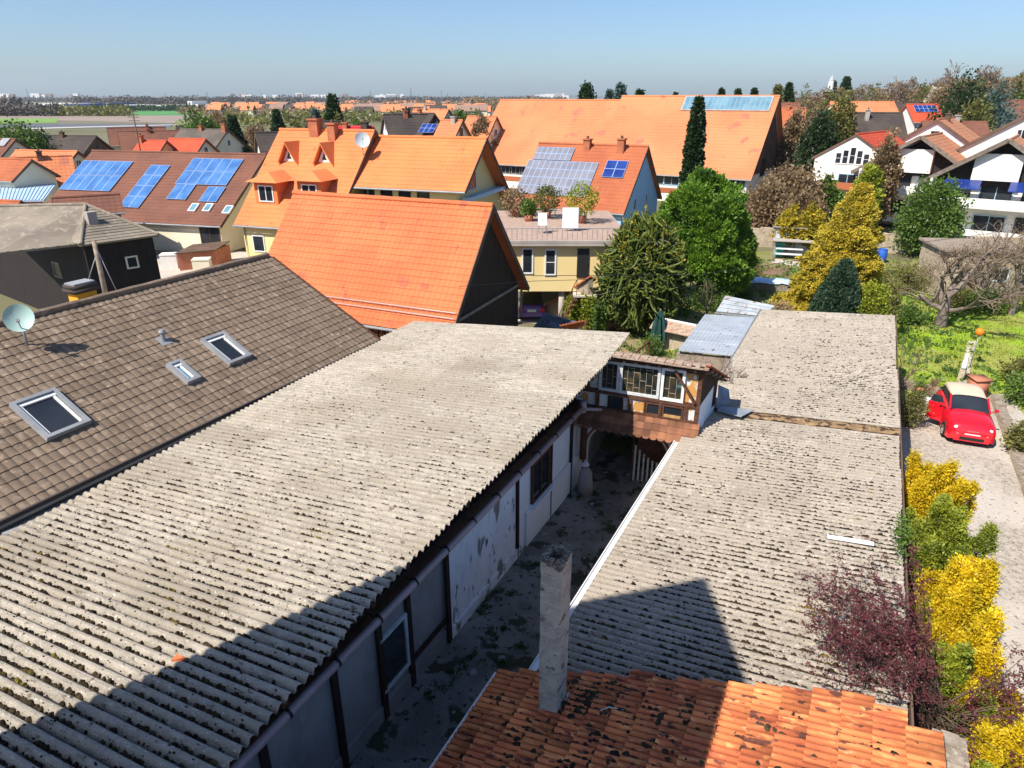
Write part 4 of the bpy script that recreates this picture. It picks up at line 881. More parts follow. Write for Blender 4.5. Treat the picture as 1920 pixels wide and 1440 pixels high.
t = thing('shed', 'reddish-brown wooden garden shed below the blank wall of the solar-panelled house', 'shed', (-24, 44, 0)); p0, p1 = U(338, 508, 0), U(408, 500, 0); dw = (p1 - p0); m = MB(); m.prism([p0, p1, p1 + Z3 * 1.1, p0 + Z3 * 1.1], np.array([0, 0, 0.]), np.array([.2, 2.0, 0])); obj('wall', m, 'terracotta', t)
m = MB(); m.prism([p0 + Z3 * 1.12 - [.1, .15, 0], p1 + Z3 * 1.12 + [.1, -.15, 0], p1 + Z3 * 1.25 + [.2, 2.2, 0], p0 + Z3 * 1.25 + [.1, 2.2, 0]], Z3 * .06, Z3 * 0); obj('roof', m, 'brown_wall', t)
for px, py, m_, lab in ((322, 502, 'white_paint', 'white water tank left of the reddish-brown shed'), (382, 512, 'cream_wall', 'pale storage box in front of the reddish-brown shed')):
    p = U(px, py, 0); tag(obj('storage_box', MB().box(p + Z3 * .45, (.5, .1, 0), (-.08, .4, 0), Z3 * .45).box(p + Z3 * .93, (.53, .1, 0), (-.09, .43, 0), Z3 * .03), m_), lab, 'storage box')
sheet('back_yard', [U(250, 560, 0), U(460, 520, 0), U(470, 470, 0), U(280, 480, 0)], .01, 'pale_paving')
# flat-roofed yellow annex with terrace, undercroft and car
t = thing('annex', 'yellow flat-roofed annex with a cluttered roof terrace above an open undercroft', 'building', (3, 32, 0)); YA = 31.7
xa, xb = -.8, 5.4; m = MB(); m.box(((xa + xb) / 2, 36.2, 3.05), (3.1, 0, 0), (0, 4.5, 0), (0, 0, 1.12)); obj('wall', m, 'yellow_wall', t)
m = MB(); m.box(((xa + xb) / 2, 36.2, 4.24), (3.4, 0, 0), (0, 4.8, 0), (0, 0, .08)); m.box(((xa + xb) / 2, 31.45, 4.36), (3.4, 0, 0), (0, .06, 0), (0, 0, .05)); obj('roof_slab', m, 'grey_wall', t)
m = MB(); m.box(((xa + xb) / 2, 36.2, 4.33), (3.35, 0, 0), (0, 4.7, 0), (0, 0, .012)); obj('terrace_floor', m, 'deck', t)
m = MB()
for x in (xa + .2, 2.4, xb - .2):
    mp_ = MB(); mp_.box((x, 32.0, .96), (.13, 0, 0), (0, .13, 0), (0, 0, .96)); obj('post', mp_, 'grey_wall', t)
m.box(((xa + xb) / 2, 40.4, .96), (3.1, 0, 0), (0, .1, 0), (0, 0, .96)); obj('undercroft', m, 'grey_wall', t)
def ann(px, py0, py1, pw_, **k):
    a_ = UY(px, py0, YA); b_ = UY(px, py1, YA); c = (a_ + b_) / 2; wall_window(t, (c[0], YA - .015, c[2]), np.array([1., 0, 0]), np.array([0, -1., 0]), pw_, (a_[2] - b_[2]) / 2, **k)
ann(989, 466, 512, .24, fm='white_paint', mul=0); ann(1032, 468, 515, .24, fm='white_paint', mul=0, rows=1)
a_ = UY(1094, 466, YA); b_ = UY(1094, 520, YA); m = MB(); m.box((a_[0], YA - .03, (a_[2] + b_[2]) / 2), (.28, 0, 0), (0, .02, 0), (0, 0, (a_[2] - b_[2]) / 2)); dr_ = obj('door', m, 'black_trim', t)
m = MB(); m.box((a_[0] + .2, YA - .07, (a_[2] + b_[2]) / 2 - .05), (.02, 0, 0), (0, .03, 0), (0, 0, .06)); obj('handle', m, 'chrome', dr_)
m = MB(); m.box((a_[0] + .1, YA - .35, 1.86), (.55, 0, 0), (0, .35, 0), (0, 0, .04)); obj('landing', m, 'pale_paving', t)
m = MB(); s0_ = np.array([a_[0] - .3, YA - .6, 1.86]); m.bar(s0_, s0_ + [-.9, -.5, -1.7], .05, .12); 
for k in range(7): m.box(s0_ + np.array([-.13, -.07, -.24]) * (k + .5), (.08, 0, 0), (0, .3, 0), (0, 0, .015))
for k in range(5): m.tube([s0_ + np.array([-.2, -.1, -.38]) * k, s0_ + np.array([-.2, -.1, -.38]) * k + Z3 * .8], .015, 5)
m.tube([s0_ + Z3 * .8, s0_ + np.array([-.9, -.5, -.9])], .02, 5); obj('stair', m, 'timber', t)
m = MB()
for k in range(26): m.tube([(xa + .1 + .25 * k * .93, 31.5, 4.38), (xa + .1 + .25 * k * .93, 31.5, 4.95)], .012, 5)
m.tube([(xa, 31.5, 4.95), (xb, 31.5, 4.95)], .02, 6); obj('railing', m, 'steel', t)
for i, (x, y, r, hgt, lm, lab) in enumerate([(1.9, 38.2, .75, 1.5, 'leaf_olive', 'round olive-green shrub in a tub on the roof terrace'), (3.7, 36.6, .85, 1.75, 'leaf_lime', 'bright yellow-green bush in a tub on the roof terrace'), (.2, 38.8, .8, 1.0, 'leaf_brown', 'reddish bare shrub in a tub on the roof terrace'), (.9, 37.2, .35, .8, 'leaf_green', 'small green shrub in a tub on the roof terrace')]):
    p = thing('potted_shrub', lab, 'potted plant', (x, y, 4.34)); m = MB(); m.tube([(x, y, 4.34), (x, y, 4.7)], [.2, .28], 12); obj('pot', m, 'terracotta', p)
    m = MB(); q = fib(70) * r * RNG.uniform(.6, 1.0, (70, 1)) + [x, y, 4.65 + hgt * .5]; leaves(m, q, .10, 22, .10); obj('foliage', m, lm, p)
for x, y, lab in ((2.9, 34.2, 'white folded terrace table leaning near the railing'), (1.5, 33.6, 'pale garden chair on the roof terrace')):
    p = thing('garden_table' if 'table' in lab else 'garden_chair', lab, 'table' if 'table' in lab else 'chair', (x, y, 4.34)); m = MB()
    if 'table' in lab: m.box((x, y, 5.0), (.4, 0, 0), (0, .03, 0), (0, 0, .5)); obj('table_top', m, 'plastic_white', p)
    else: m.box((x, y, 4.78), (.22, 0, 0), (0, .22, 0), (0, 0, .02)); m.box((x, y + .21, 5.05), (.22, 0, 0), (0, .02, 0), (0, 0, .26)); obj('seat', m, 'plastic_white', p)
    for sx in (-.18, .18):
        for sy in ((0,) if 'table' in lab else (-.18, .18)): m = MB(); m.tube([(x + sx, y + sy, 4.34), (x + sx, y + sy, 4.78)], .018, 6); obj('leg', m, 'steel', p)

# long orange barn with roof glazing; lower left length
g1 = house('barn', 'huge orange-tiled barn with a strip of roof glazing along the right end of its ridge', UY(1463, 180, 78.0), -58, 17, 7.3, 3.3, wall='white_wall', roof='salmon_tile', tile=(.36, .45), pxL=1166, og=.5, ov=.5, cat='barn', K=3)
g2 = house('barn', 'left half of the huge orange barn range with a slightly lower ridge', UY(1169, 188, 88.4), -58, 17, 7.3, 3.3, zr=10.2, wall='white_wall', roof='salmon_tile', tile=(.36, .45), pxL=938, og=.3, ov=.5, cat='barn', K=3)
P0, dn, nm, LY = g1['front']; C = [dpx(g1, *c) for c in ((1288, 184), (1449, 182), (1438, 208), (1280, 205))]
sl, sr, d1 = C[0][1], C[1][1], (C[2][0] + C[3][0]) / 2
for k in range(18):
    c = P0 + g1['u'] * lin(sr, sl, (k + .5) / 18) + dn * (.25 + (d1 - .25) / 2) + nm * .12; m = MB(); m.box(c, g1['u'] * abs(sl - sr) / 36 * .88, dn * (d1 - .25) / 2, nm * .02); obj('roof_light', m, 'sky_glass', g1['t'])
m = MB(); c = P0 + g1['u'] * (sl + sr) / 2 + dn * (.25 + (d1 - .25) / 2) + nm * .09; m.box(c, g1['u'] * (abs(sl - sr) / 2 + .15), dn * ((d1 - .25) / 2 + .15), nm * .03); obj('glazing_frame', m, 'zinc', g1['t'])
for H0, n_, lab in ((g1, 9, 1), (g2, 10, 2)):
    m = MB(); m.box(H0['P'](7.31, 1.15, H0['L'] / 2), H0['u'] * (H0['L'] / 2 - .6), H0['w'] * .02, Z3 * .28); obj('red_band', m, 'brick_tile', H0['t'])
    for k in range(n_): win_front(H0, 1.6 + k * (H0['L'] - 2.5) / n_, 2.2, .9, .45, 1, fm='window_blue' if H0 is g1 else 'grey_wall')
m = MB(); m.box(g1['P'](0, 4, .45), g1['w'] * 7.0, g1['u'] * .01, Z3 * 1.5) if False else m.box(g1['P'](1.5, 3.5, .44), g1['w'] * .9, g1['u'] * .03, Z3 * .9); obj('loft_door', m, 'dark_timber', g1['t'])
m = MB(); P = g1['P']; m.prism([P(7.1, 3.0), P(0, 10.1), P(-7.1, 3.0)], g1['u'] * .46, g1['u'] * .5)
for k in np.linspace(-6.6, 6.6, 30): m.box(P(k, 3.0 + (7.1 - abs(k)) * .49, .45), g1['w'] * .03, g1['u'] * .02, Z3 * (7.1 - abs(k)) * .48)
obj('gable_boarding', m, 'brown_wall', g1['t'])
# solar barn with light-blue gable
sb = house('house', 'brick-orange roofed house covered in grey solar panels with a pale blue gable', UY(1216, 275, 57.0), -62, 10, 4.7, 2.6, wall='blue_wall', roof='brick_tile', pxL=1012, og=.3, ov=.3)
quad_panels(sb, [(1012, 277), (1080, 279), (1068, 303), (997, 300)], 7, 2, 'solar_grey')
quad_panels(sb, [(995, 302), (1125, 306), (1096, 372), (963, 362)], 12, 4, 'solar_grey')
quad_panels(sb, [(1140, 302), (1179, 304), (1168, 335), (1128, 334)], 2, 2, 'solar_navy')
d_, s_ = dpx(sb, 1098, 285); chim(sb, s_, max(.2, d_ * .4), .28, .5); d_, s_ = dpx(sb, 1163, 287); chim(sb, s_, .5, .28, .6)
win_gable(sb, 1.6, 2.6, .22, .42, 0); win_gable(sb, -1.3, 2.6, .22, .42, 0)

# ------------------------------------------------ roofs on the left, middle distance
def hpx(name, label, px, py, Y, az, L, hF, drop, wall, roof, zb=0., tile=(.35, .4), **k):
    A = UY(px, py, Y); h = house(name, label, A, az, L, hF, A[2] - drop, wall=wall, roof=roof, tile=tile, zb=zb, K=k.pop('K', 3), **k)
    if k.get('og', .25) == .25 and name == 'house' and drop > 1.5:
        fm = random.choice(['white_paint', 'brown_wall', 'white_paint'])
        win_gable(h, 0, h['zr'] - drop * .55, .32, .38, 1, fm=fm)
        for sg in (-.45, .45): win_gable(h, sg * hF, h['zeF'] - .9, .38, .45, 1, fm=fm)
        for f in (.25, .7): win_front(h, h['L'] * f, h['zeF'] - 1.1, .42, .45, 1, fm=fm)
        if random.random() < .6 and roof not in ('red_tile',): chim(h, h['L'] * random.uniform(.35, .7), .3, .22, random.uniform(.4, .7), random.choice(['red_chimney', 'grey_wall', 'brown_wall']))
    return h
hpx('house', 'white-gabled house with a brown tiled roof below the tall aerial', 220, 247, 112, 63, 11, 3.0, 2.7, 'cream_wall', 'maroon_tile')
hpx('house', 'small yellow-gabled house with a reddish roof left of the white gable', 200, 240, 122, 63, 9, 2.3, 2.4, 'yellow_wall', 'maroon_tile')
h = hpx('house', 'bright red-roofed house right of the tall aerial', 386, 261, 86, -75, 5.2, 3.2, 2.3, 'cream_wall', 'red_tile')
h = hpx('house', 'low red-roofed house wing with a yellow gable beneath the aerial', 313, 264, 84, -80, 3.6, 2.2, 1.5, 'yellow_wall', 'red_tile'); chim(h, 3.2, .3, .25, .6)
h = hpx('house', 'wide brown-grey roofed house with a brick chimney behind the red roof', 428, 243, 104, -76, 8, 5.2, 3.3, 'cream_wall', 'grey_brown_tile'); chim(h, .4, .4, .28, .8)
hpx('house', 'small white-gabled house with a slate roof left of the broad pine', 329, 236, 118, 60, 6, 1.8, 2.0, 'far_white', 'dark_tile')
hpx('house', 'long dark-roofed house near the left edge of the village', 181, 255, 96, -82, 12, 4.4, 2.9, 'brown_wall', 'dark_tile')
h = hpx('house', 'brown-roofed house with a skylight at the far left edge', 30, 261, 84, -80, 9, 3.6, 2.4, 'cream_wall', 'maroon_tile')
d_, s_ = dpx(h, 8, 268); P0, dn, nm, LY = h['front']; a_ = MB(); a_.box(P0 + h['u'] * s_ + dn * d_ + nm * .1, h['u'] * .5, dn * .7, nm * .05); obj('skylight', a_, 'zinc', h['t'])
hpx('house', 'low orange-roofed house with a whitish gable on the left behind the pale blue roof', 146, 284, 72, -78, 7.5, 3.4, 2.2, 'cream_wall', 'salmon_tile')
hpx('house', 'white gabled cottage with orange roof at the far left', 18, 296, 66, 60, 5, 2.4, 2.2, 'cream_wall', 'salmon_tile')
hpx('house', 'orange-roofed cottage at the left edge beside the pale blue roof', 60, 300, 63, -70, 5, 2.0, 1.4, 'cream_wall', 'brick_tile')
t = thing('shed', 'broad flat pale-blue metal roof at the left edge', 'shed', (-42, 55, 0))
q = [U(-60, 324, 3.2), U(116, 330, 3.2), U(82, 375, 3.2), U(-60, 378, 3.2)]; m = MB(); m.prism(q, Z3 * 0, Z3 * -.12)
for f in np.linspace(.03, .97, 22): m.bar(lin(q[0], q[1], f) + Z3 * .02, lin(q[3], q[2], f) + Z3 * .02, .06, .05)
obj('roof', m, 'light_blue_sheet', t); m = MB(); cc = sum(q) / 4; m.prism([(cc + (p_ - cc) * .95) * [1, 1, 0] for p_ in q], Z3 * 0, Z3 * 3.05); obj('wall', m, 'cream_wall', t)
hpx('shed', 'low orange roof below the pale blue metal roof at the left edge', 40, 378, 50, -75, 6, 1.8, .9, 'brown_wall', 'brick_tile', cat='shed')
hpx('shed', 'dark gabled shed end behind the grey hipped roof', 97, 372, 46, 60, 4, 1.5, .8, 'barn_wood', 'maroon_tile', cat='shed')
h = hpx('house', 'white-gabled house with dark roof just left of the bright orange roof', 478, 249, 74, 62, 6.5, 2.0, 2.0, 'far_white', 'dark_tile')
hpx('house', 'tiny white-gabled house behind the two orange dormers', 573, 228, 100, 62, 5, 1.8, 1.7, 'far_white', 'dark_tile')
h = hpx('house', 'crimson-roofed house behind the bright orange roof', 700, 238, 70, -78, 4.6, 2.5, 1.6, 'cream_wall', 'crimson_tile'); chim(h, .7, .5, .3, .5, 'dark_tile')
h = hpx('house', 'white-gabled house with dark pantiles, dark chimney and navy solar panels', 718, 215, 86, 66, 6.4, 2.2, 2.4, 'far_white', 'dark_tile', hR=2.2)
a_ = MB()
h2 = hpx('house', 'dark-roofed wing with navy solar panels beside the white gable', 815, 213, 88, -66, 5.6, 4.2, 3.0, 'cream_wall', 'dark_tile'); chim(h2, 3.4, 1.2, .35, .6, 'dark_tile')
quad_panels(h2, [(785, 233), (812, 234), (822, 250), (793, 250)], 3, 2, 'solar_navy')
hpx('house', 'small orange-roofed house behind the dark-roofed wing', 842, 205, 130, -72, 7, 4, 2.6, 'cream_wall', 'salmon_tile')
h = hpx('house', 'pointed orange-roofed house left of the huge barn', 868, 226, 76, -68, 2.6, 2.6, 2.1, 'cream_wall', 'salmon_tile')
hpx('house', 'orange-roofed lean-to against the left end of the huge barn', 932, 219, 92, -60, 4.5, 3.2, 3.4, 'cream_wall', 'salmon_tile')
# aerial
t = thing('aerial', 'tall thin lattice aerial with short cross bars above the village roofs', 'aerial', (-36, 70, 0))
a_ = UY(262, 275, 68); b_ = UY(248, 208, 68); m = MB(); m.tube([a_ - Z3 * 3, b_], .06, 6); obj('mast', m, 'brown_wall', t)
for f in (.05, .13, .2, .3): m = MB(); c = lin(b_, a_, f); m.tube([c - [.5, 0, -.1], c + [.5, 0, .1]], .03, 5); obj('cross_bar', m, 'brown_wall', t)

# ------------------------------------------------ right-hand village
def hill(px, py, Y):
    p = UY(px, py, Y); return float(terr(p[0], p[1]))
hA = hpx('house', 'dark grey-roofed house behind the white house with the arched window', 1692, 212, 84, -80, 9, 4.6, 3.4, 'white_wall', 'dark_tile'); chim(hA, 4.0, 1.2, .2, .4, 'grey_wall')
hB = hpx('house', 'white house with a large half-round gable window and a small red roof', 1606, 252, 64, 44, 9, 3.3, 2.0, 'white_wall', 'red_tile', zb=0, og=.05)
for k in range(-2, 3):
    hh_ = .75 - .13 * abs(k) ; wall_window(hB['t'], hB['P'](k * .6, hB['zr'] - 2.55 + hh_, .03), hB['w'], -hB['u'], .25, hh_ * .95, 0, rows=1, fm='white_paint')
wall_window(hB['t'], hB['P'](.3, hB['zr'] - 3.9, .03), hB['w'], -hB['u'], 1.2, .5, 2, fm='window_blue')
m = MB(); m.box(hB['P'](.3, hB['zr'] - 4.55, -.5), hB['w'] * 1.8, hB['u'] * .5, Z3 * .1); m.box(hB['P'](.3, hB['zr'] - 4.3, -.95), hB['w'] * 1.8, hB['u'] * .04, Z3 * .25); obj('balcony', m, 'brick_tile', hB['t'])
def chalet(label, px, py, Y, az, L, hw, drop, zb_, awn):
    h = hpx('house', label, px, py, Y, az, L, hw, drop, 'white_wall', 'chalet_tile', og=1.3, ov=.7)
    P = h['P']; zr = h['zr']; t = h['t']; u, wv = h['u'], h['w']; ze = h['zeF']
    m = MB(); m.prism([P(hw * .97, ze - .15), P(0, zr - .3), P(-hw * .97, ze - .15), P(-hw * .97, ze - .5), P(hw * .97, ze - .5)], u * 1.1, u * 1.25); obj('gable_boarding', m, 'dark_wood', t)
    m = MB(); 
    for sg in (-1, 1): m.bar(P(0, zr + .02, -.02), P(sg * (hw + .7), zr - h['slF'] * (hw + .7) + .02, -.02), .06, .3)
    obj('verge_board', m, 'grey_bark', t)
    m = MB(); m.box(P(-.3, zr - 1.95, .85), wv * hw * .34, u * .35, Z3 * .95); obj('upper_bay', m, 'white_wall', t)
    for fl, zz in enumerate((ze - 1.3, ze - 3.6)):
        m = MB(); m.box(P(0, zz - .55, .2), wv * (hw * .98), u * .9, Z3 * .10); m.box(P(0, zz - .25, -.66), wv * (hw * .98), u * .05, Z3 * .34); obj('balcony', m, 'white_wall', t)
        for k in range(3 if awn else 2): wall_window(t, P((k - (1 if awn else .5)) * hw * .62, zz + .35, 1.27), wv, -u, hw * .24, .62, 1, fm='window_blue' if k == 1 else 'black_trim')
        for sg in (-1, 1): m = MB(); m.box(P(sg * hw * .96, zz + .2, .3), wv * .09, u * .9, Z3 * 1.1); obj('side_screen', m, 'white_wall', t)
    if awn:
        for k in (-.5, .45): m = MB(); c = P(k * hw, ze - .25, -.5); m.prism([c - wv * hw * .27 + u * .9 + Z3 * .2, c + wv * hw * .27 + u * .9 + Z3 * .2, c + wv * hw * .27 - u * .3 - Z3 * .35, c - wv * hw * .27 - u * .3 - Z3 * .35], Z3 * 0, Z3 * .05); obj('awning', m, 'solar_navy', t)
    return h
chalet('white chalet-style house with dark boarded gable, left of the pair', 1727, 257, 60, 40, 9, 4.2, 2.7, 0, False)
chalet('white chalet-style house with navy awnings at the right edge', 1892, 263, 52, 38, 9, 4.4, 2.9, 0, True)
hpx('house', 'brown-roofed house standing close behind the left chalet gable', 1758, 224, 68, 40, 8, 4.0, 2.6, 'white_wall', 'chalet_tile', ov=.5)
h = hpx('house', 'house at the right edge with a pale chimney behind the navy-awning chalet', 1925, 215, 60, 38, 7, 4.2, 2.8, 'white_wall', 'brick_tile', ov=.5); chim(h, 1.0, .4, .4, .6, 'grey_wall')
h = hpx('house', 'white house with a broad low brown roof between the chalets', 1850, 229, 76, -70, 6, 4.2, 1.7, 'white_wall', 'maroon_tile')
for args in [('long orange-roofed house in front of the vineyards', 1677, 191, 118, -84, 10, 4.0, 2.3, 'cream_wall', 'salmon_tile'),
             ('dark blue-roofed house right of the long orange roof', 1725, 192, 122, -84, 4.6, 4.0, 2.4, 'white_wall', 'dark_tile'),
             ('house with navy solar roof and a red side below the cedar', 1760, 196, 104, -84, 4.4, 3.4, 2.1, 'white_wall', 'red_tile'),
             ('white house with purple-brown roof at the right edge below the vineyards', 1935, 188, 104, -84, 6, 4.0, 2.0, 'white_wall', 'maroon_tile'),
             ('pale house with reddish roof between the barn gable and the dark conifer', 1512, 203, 92, -70, 4, 3.0, 2.1, 'white_wall', 'brick_tile'),
             ('small white house behind the dark-roofed house on the right', 1500, 193, 128, -76, 5, 3, 1.8, 'white_wall', 'maroon_tile')]:
    h = hpx('house', *args)
    if 'navy' in args[0]: quad_panels(h, [(1715, 198), (1757, 199), (1755, 211), (1713, 211)], 5, 2, 'solar_navy')
# vineyard netting rows on the hill, far tower
for i in range(14):
    px = (1688 + i * 7.0) if i < 7 else (1880 + (i - 7) * 6.5); py = 182 if i < 7 else 172; Y = 190 if i < 7 else 165
    p = UY(px, py, Y); z0 = float(terr(p[0], p[1])); p[2] = z0 + .6; d_ = np.array([.35, .94, 0])
    b = MB()
    A_ = np.linspace(0, pi, 7); V = [p + d_ * s + np.array([.94, -.35, 0]) * .8 * cos(a_) + Z3 * (.9 * sin(a_) + float(terr(*(p + d_ * s)[:2])) - z0 - .5) for s in (0, 8, 16, 24) for a_ in A_]; b.grid(V, 4, 7)
    tag(obj('plastic_tunnel', b, 'plastic_white'), 'pale plastic tunnel row on the vineyard hillside', 'plastic tunnel', 'plastic tunnels on the hillside')
t = thing('tower', 'slim white tower with a conical top on the far hillside', 'tower', UY(1556, 168, 240)); p = UY(1556, 172, 240); m = MB(); m.tube([p, p + Z3 * 3.4], [.95, .8], 12); obj('shaft', m, 'far_white', t); m = MB(); m.tube([p + Z3 * 3.4, p + Z3 * 5], [.9, .03], 12); obj('spire', m, 'far_grey', t)
# stone outbuilding and garden wall
t = thing('stone_barn', 'old stone outbuilding with a doorway at the foot of the chalets', 'outbuilding', (31, 42, 0))
p0, p1 = U(1752, 560, 0), U(1905, 566, 0); dr_ = (p1 - p0) / np.linalg.norm(p1 - p0); nr_ = np.array([dr_[1], -dr_[0], 0]); Lb = np.linalg.norm(p1 - p0); hb = 2.7
m = MB(); m.box((p0 + p1) / 2 - nr_ * 1.6 + Z3 * hb / 2, dr_ * Lb / 2, nr_ * 1.6, Z3 * hb / 2); obj('wall', m, 'stone', t)
m = MB(); m.box((p0 + p1) / 2 - nr_ * 1.6 + Z3 * (hb + .06), dr_ * (Lb / 2 + .2), nr_ * 1.8, Z3 * .06); obj('roof', m, 'weathered_wood', t)
m = MB(); m.box(p0 + dr_ * Lb * .35 + nr_ * .01 + Z3 * .95, dr_ * .45, nr_ * .02, Z3 * .95); obj('door', m, 'brown_wall', t)
wall_window(t, p0 + dr_ * Lb * .72 + nr_ * .01 + Z3 * 1.5, dr_, nr_, .4, .35, 1, fm='old_white_paint')
m = MB()
P_ = [U(1370, 459, 0), U(1440, 462, 0), U(1640, 472, 0), U(1760, 478, 0), U(2000, 486, 0)]
for a_, b_ in zip(P_[:-1], P_[1:]):
    n_ = int(np.linalg.norm(b_ - a_) / .6)
    for k in range(n_): m.box(lin(a_, b_, (k + .5) / n_) + Z3 * random.uniform(.62, .70), (b_ - a_) / n_ * .499, np.array([0, .2, 0]), Z3 * random.uniform(.68, .74), random.uniform(0, 1))
tag(obj('garden_wall', m, 'stone'), 'long low sandstone garden wall behind the greenhouse', 'wall')
# ---------------------------------------------------------------- trees and plants
def trunk_mb(m, base, top, r0, r1, n=8, wob=.05, seg=7):
    base = np.asarray(base, float); top = np.asarray(top, float); P = np.array([lin(base, top, f) for f in np.linspace(0, 1, seg)])
    P[1:-1] += RNG.normal(0, wob, (seg - 2, 3)) * [1, 1, 0]; m.tube(P, np.linspace(r0, r1, seg), n); return P
def bushy(name, label, cat, c, rx, ry, h, lm, nclump=120, per=60, size=.09, group=None, trunk=.4, bark='bark', z0=0, flat=.0, egg=1.0, hole=.55, spread=None, out=True):
    c = np.array([c[0], c[1], z0], float); t = thing(name, label, cat, c, group)
    q = fib(nclump); rad = RNG.uniform(hole, 1.0, (nclump, 1)) * (1 + .16 * np.sin(q[:, :1] * 5 + c[0]) * np.cos(q[:, 1:2] * 4))
    ch = h - trunk; K = q * rad; zz = K[:, 2]; sc_ = 1 - .35 * egg * np.clip(zz, 0, 1)
    C = np.stack([c[0] + K[:, 0] * rx * sc_, c[1] + K[:, 1] * ry * sc_, z0 + trunk + ch * .5 * (1 + zz * 1.0)], -1)
    m = MB(); sp = spread or max(.10, (rx + ry) / 2 * .16); leaves(m, C, size, per, sp, out=q if out else None, flat=flat); obj('crown', m, lm, t)
    m = MB(); P = trunk_mb(m, c, c + Z3 * (trunk + ch * .6), .035 * h + .03, .02)
    for k in range(0, nclump, max(1, nclump // 26)): st = P[random.randrange(2, 6)]; m.tube([st, lin(st, C[k], .5) + Z3 * .05, C[k]], [.02 + .006 * h, .012 + .003 * h, .006], 5)
    obj('trunk', m, bark, t); return t
def fir(name, label, base, h, r, lm='leaf_dark', dens=1.0, group=None, size=.28, per=26, topr=.03, power=1.0, cat='tree'):
    base = np.asarray(base, float); t = thing(name, label, cat, base, group); m = MB(); lv = max(7, int(14 * dens)); C = []; O = []
    for i in range(lv):
        f = (i + .5) / lv; z = h * (.10 + .88 * f); rr = r * (1 - f) ** power + topr; nb_ = max(4, int(11 * dens * (1 - f * .6)))
        for k in range(nb_):
            a_ = 2 * pi * (k / nb_) + i * 2.4 + random.uniform(-.2, .2); ln = rr * random.uniform(.72, 1.12)
            for g_ in np.linspace(.3, 1, max(2, int(3 * dens))): C.append(base + [cos(a_) * ln * g_, sin(a_) * ln * g_, z - .16 * ln * g_ + random.uniform(-.1, .1)]); O.append([cos(a_), sin(a_), -.25])
    leaves(m, np.array(C), size, per, r * .055 + .03, out=np.array(O), flat=.3); obj('crown', m, lm, t)
    m = MB(); m.tube([base, base + Z3 * h * .97], [.03 * h, .012], 7); obj('trunk', m, 'bark', t); return t
def bare(name, label, base, h, r, depth=5, bark='grey_bark', group=None, rmin=.0, tr=.3, thick=1.0, fork=4, buds=None, cat='tree', spreadf=.62):
    base = np.asarray(base, float); t = thing(name, label, cat, base, group); m = MB(); tw = MB(); ends = []
    def rec(p, d, L, rad, k):
        q = p + d * L; mid = lin(p, q, .5) + RNG.normal(0, L * .05, 3)
        rad = max(rad, rmin); (m if k < depth - 2 else tw).tube([p, mid, q], [rad, rad * .85, max(rmin * .8, rad * .62)], 6 if k < 2 else 3, cap=False)
        if k == depth: ends.append(q); return
        for _ in range(fork if k == 0 else random.choice([2, 3, 3])):
            nd = d + RNG.normal(0, spreadf, 3) * [1, 1, .6] + Z3 * .12; nd /= np.linalg.norm(nd); rec(q if random.random() < .7 else mid, nd, L * random.uniform(.62, .85), rad * .6, k + 1)
    rec(base, np.array([0, 0, 1.]), h * tr, .022 * h * thick, 0)
    # fit to the wanted crown height / radius
    for b_ in (m, tw):
        if not b_.v: continue
        for i, V in enumerate(b_.v): b_.v[i] = V
    allv = np.vstack([v for b_ in (m, tw) for v in b_.v]); top = allv[:, 2].max() - base[2]; rr = np.percentile(np.hypot(allv[:, 0] - base[0], allv[:, 1] - base[1]), 97)
    S = np.array([r / rr, r / rr, h / top])
    for b_ in (m, tw): b_.v = [base + (v - base) * S for v in b_.v]
    obj('trunk', m, bark, t); obj('twigs', tw, 'twig', t)
    if buds:
        q = MB(); leaves(q, base + (np.array(ends) - base) * S, buds[1], buds[2], .12); obj('leaves', q, buds[0], t)
    return t

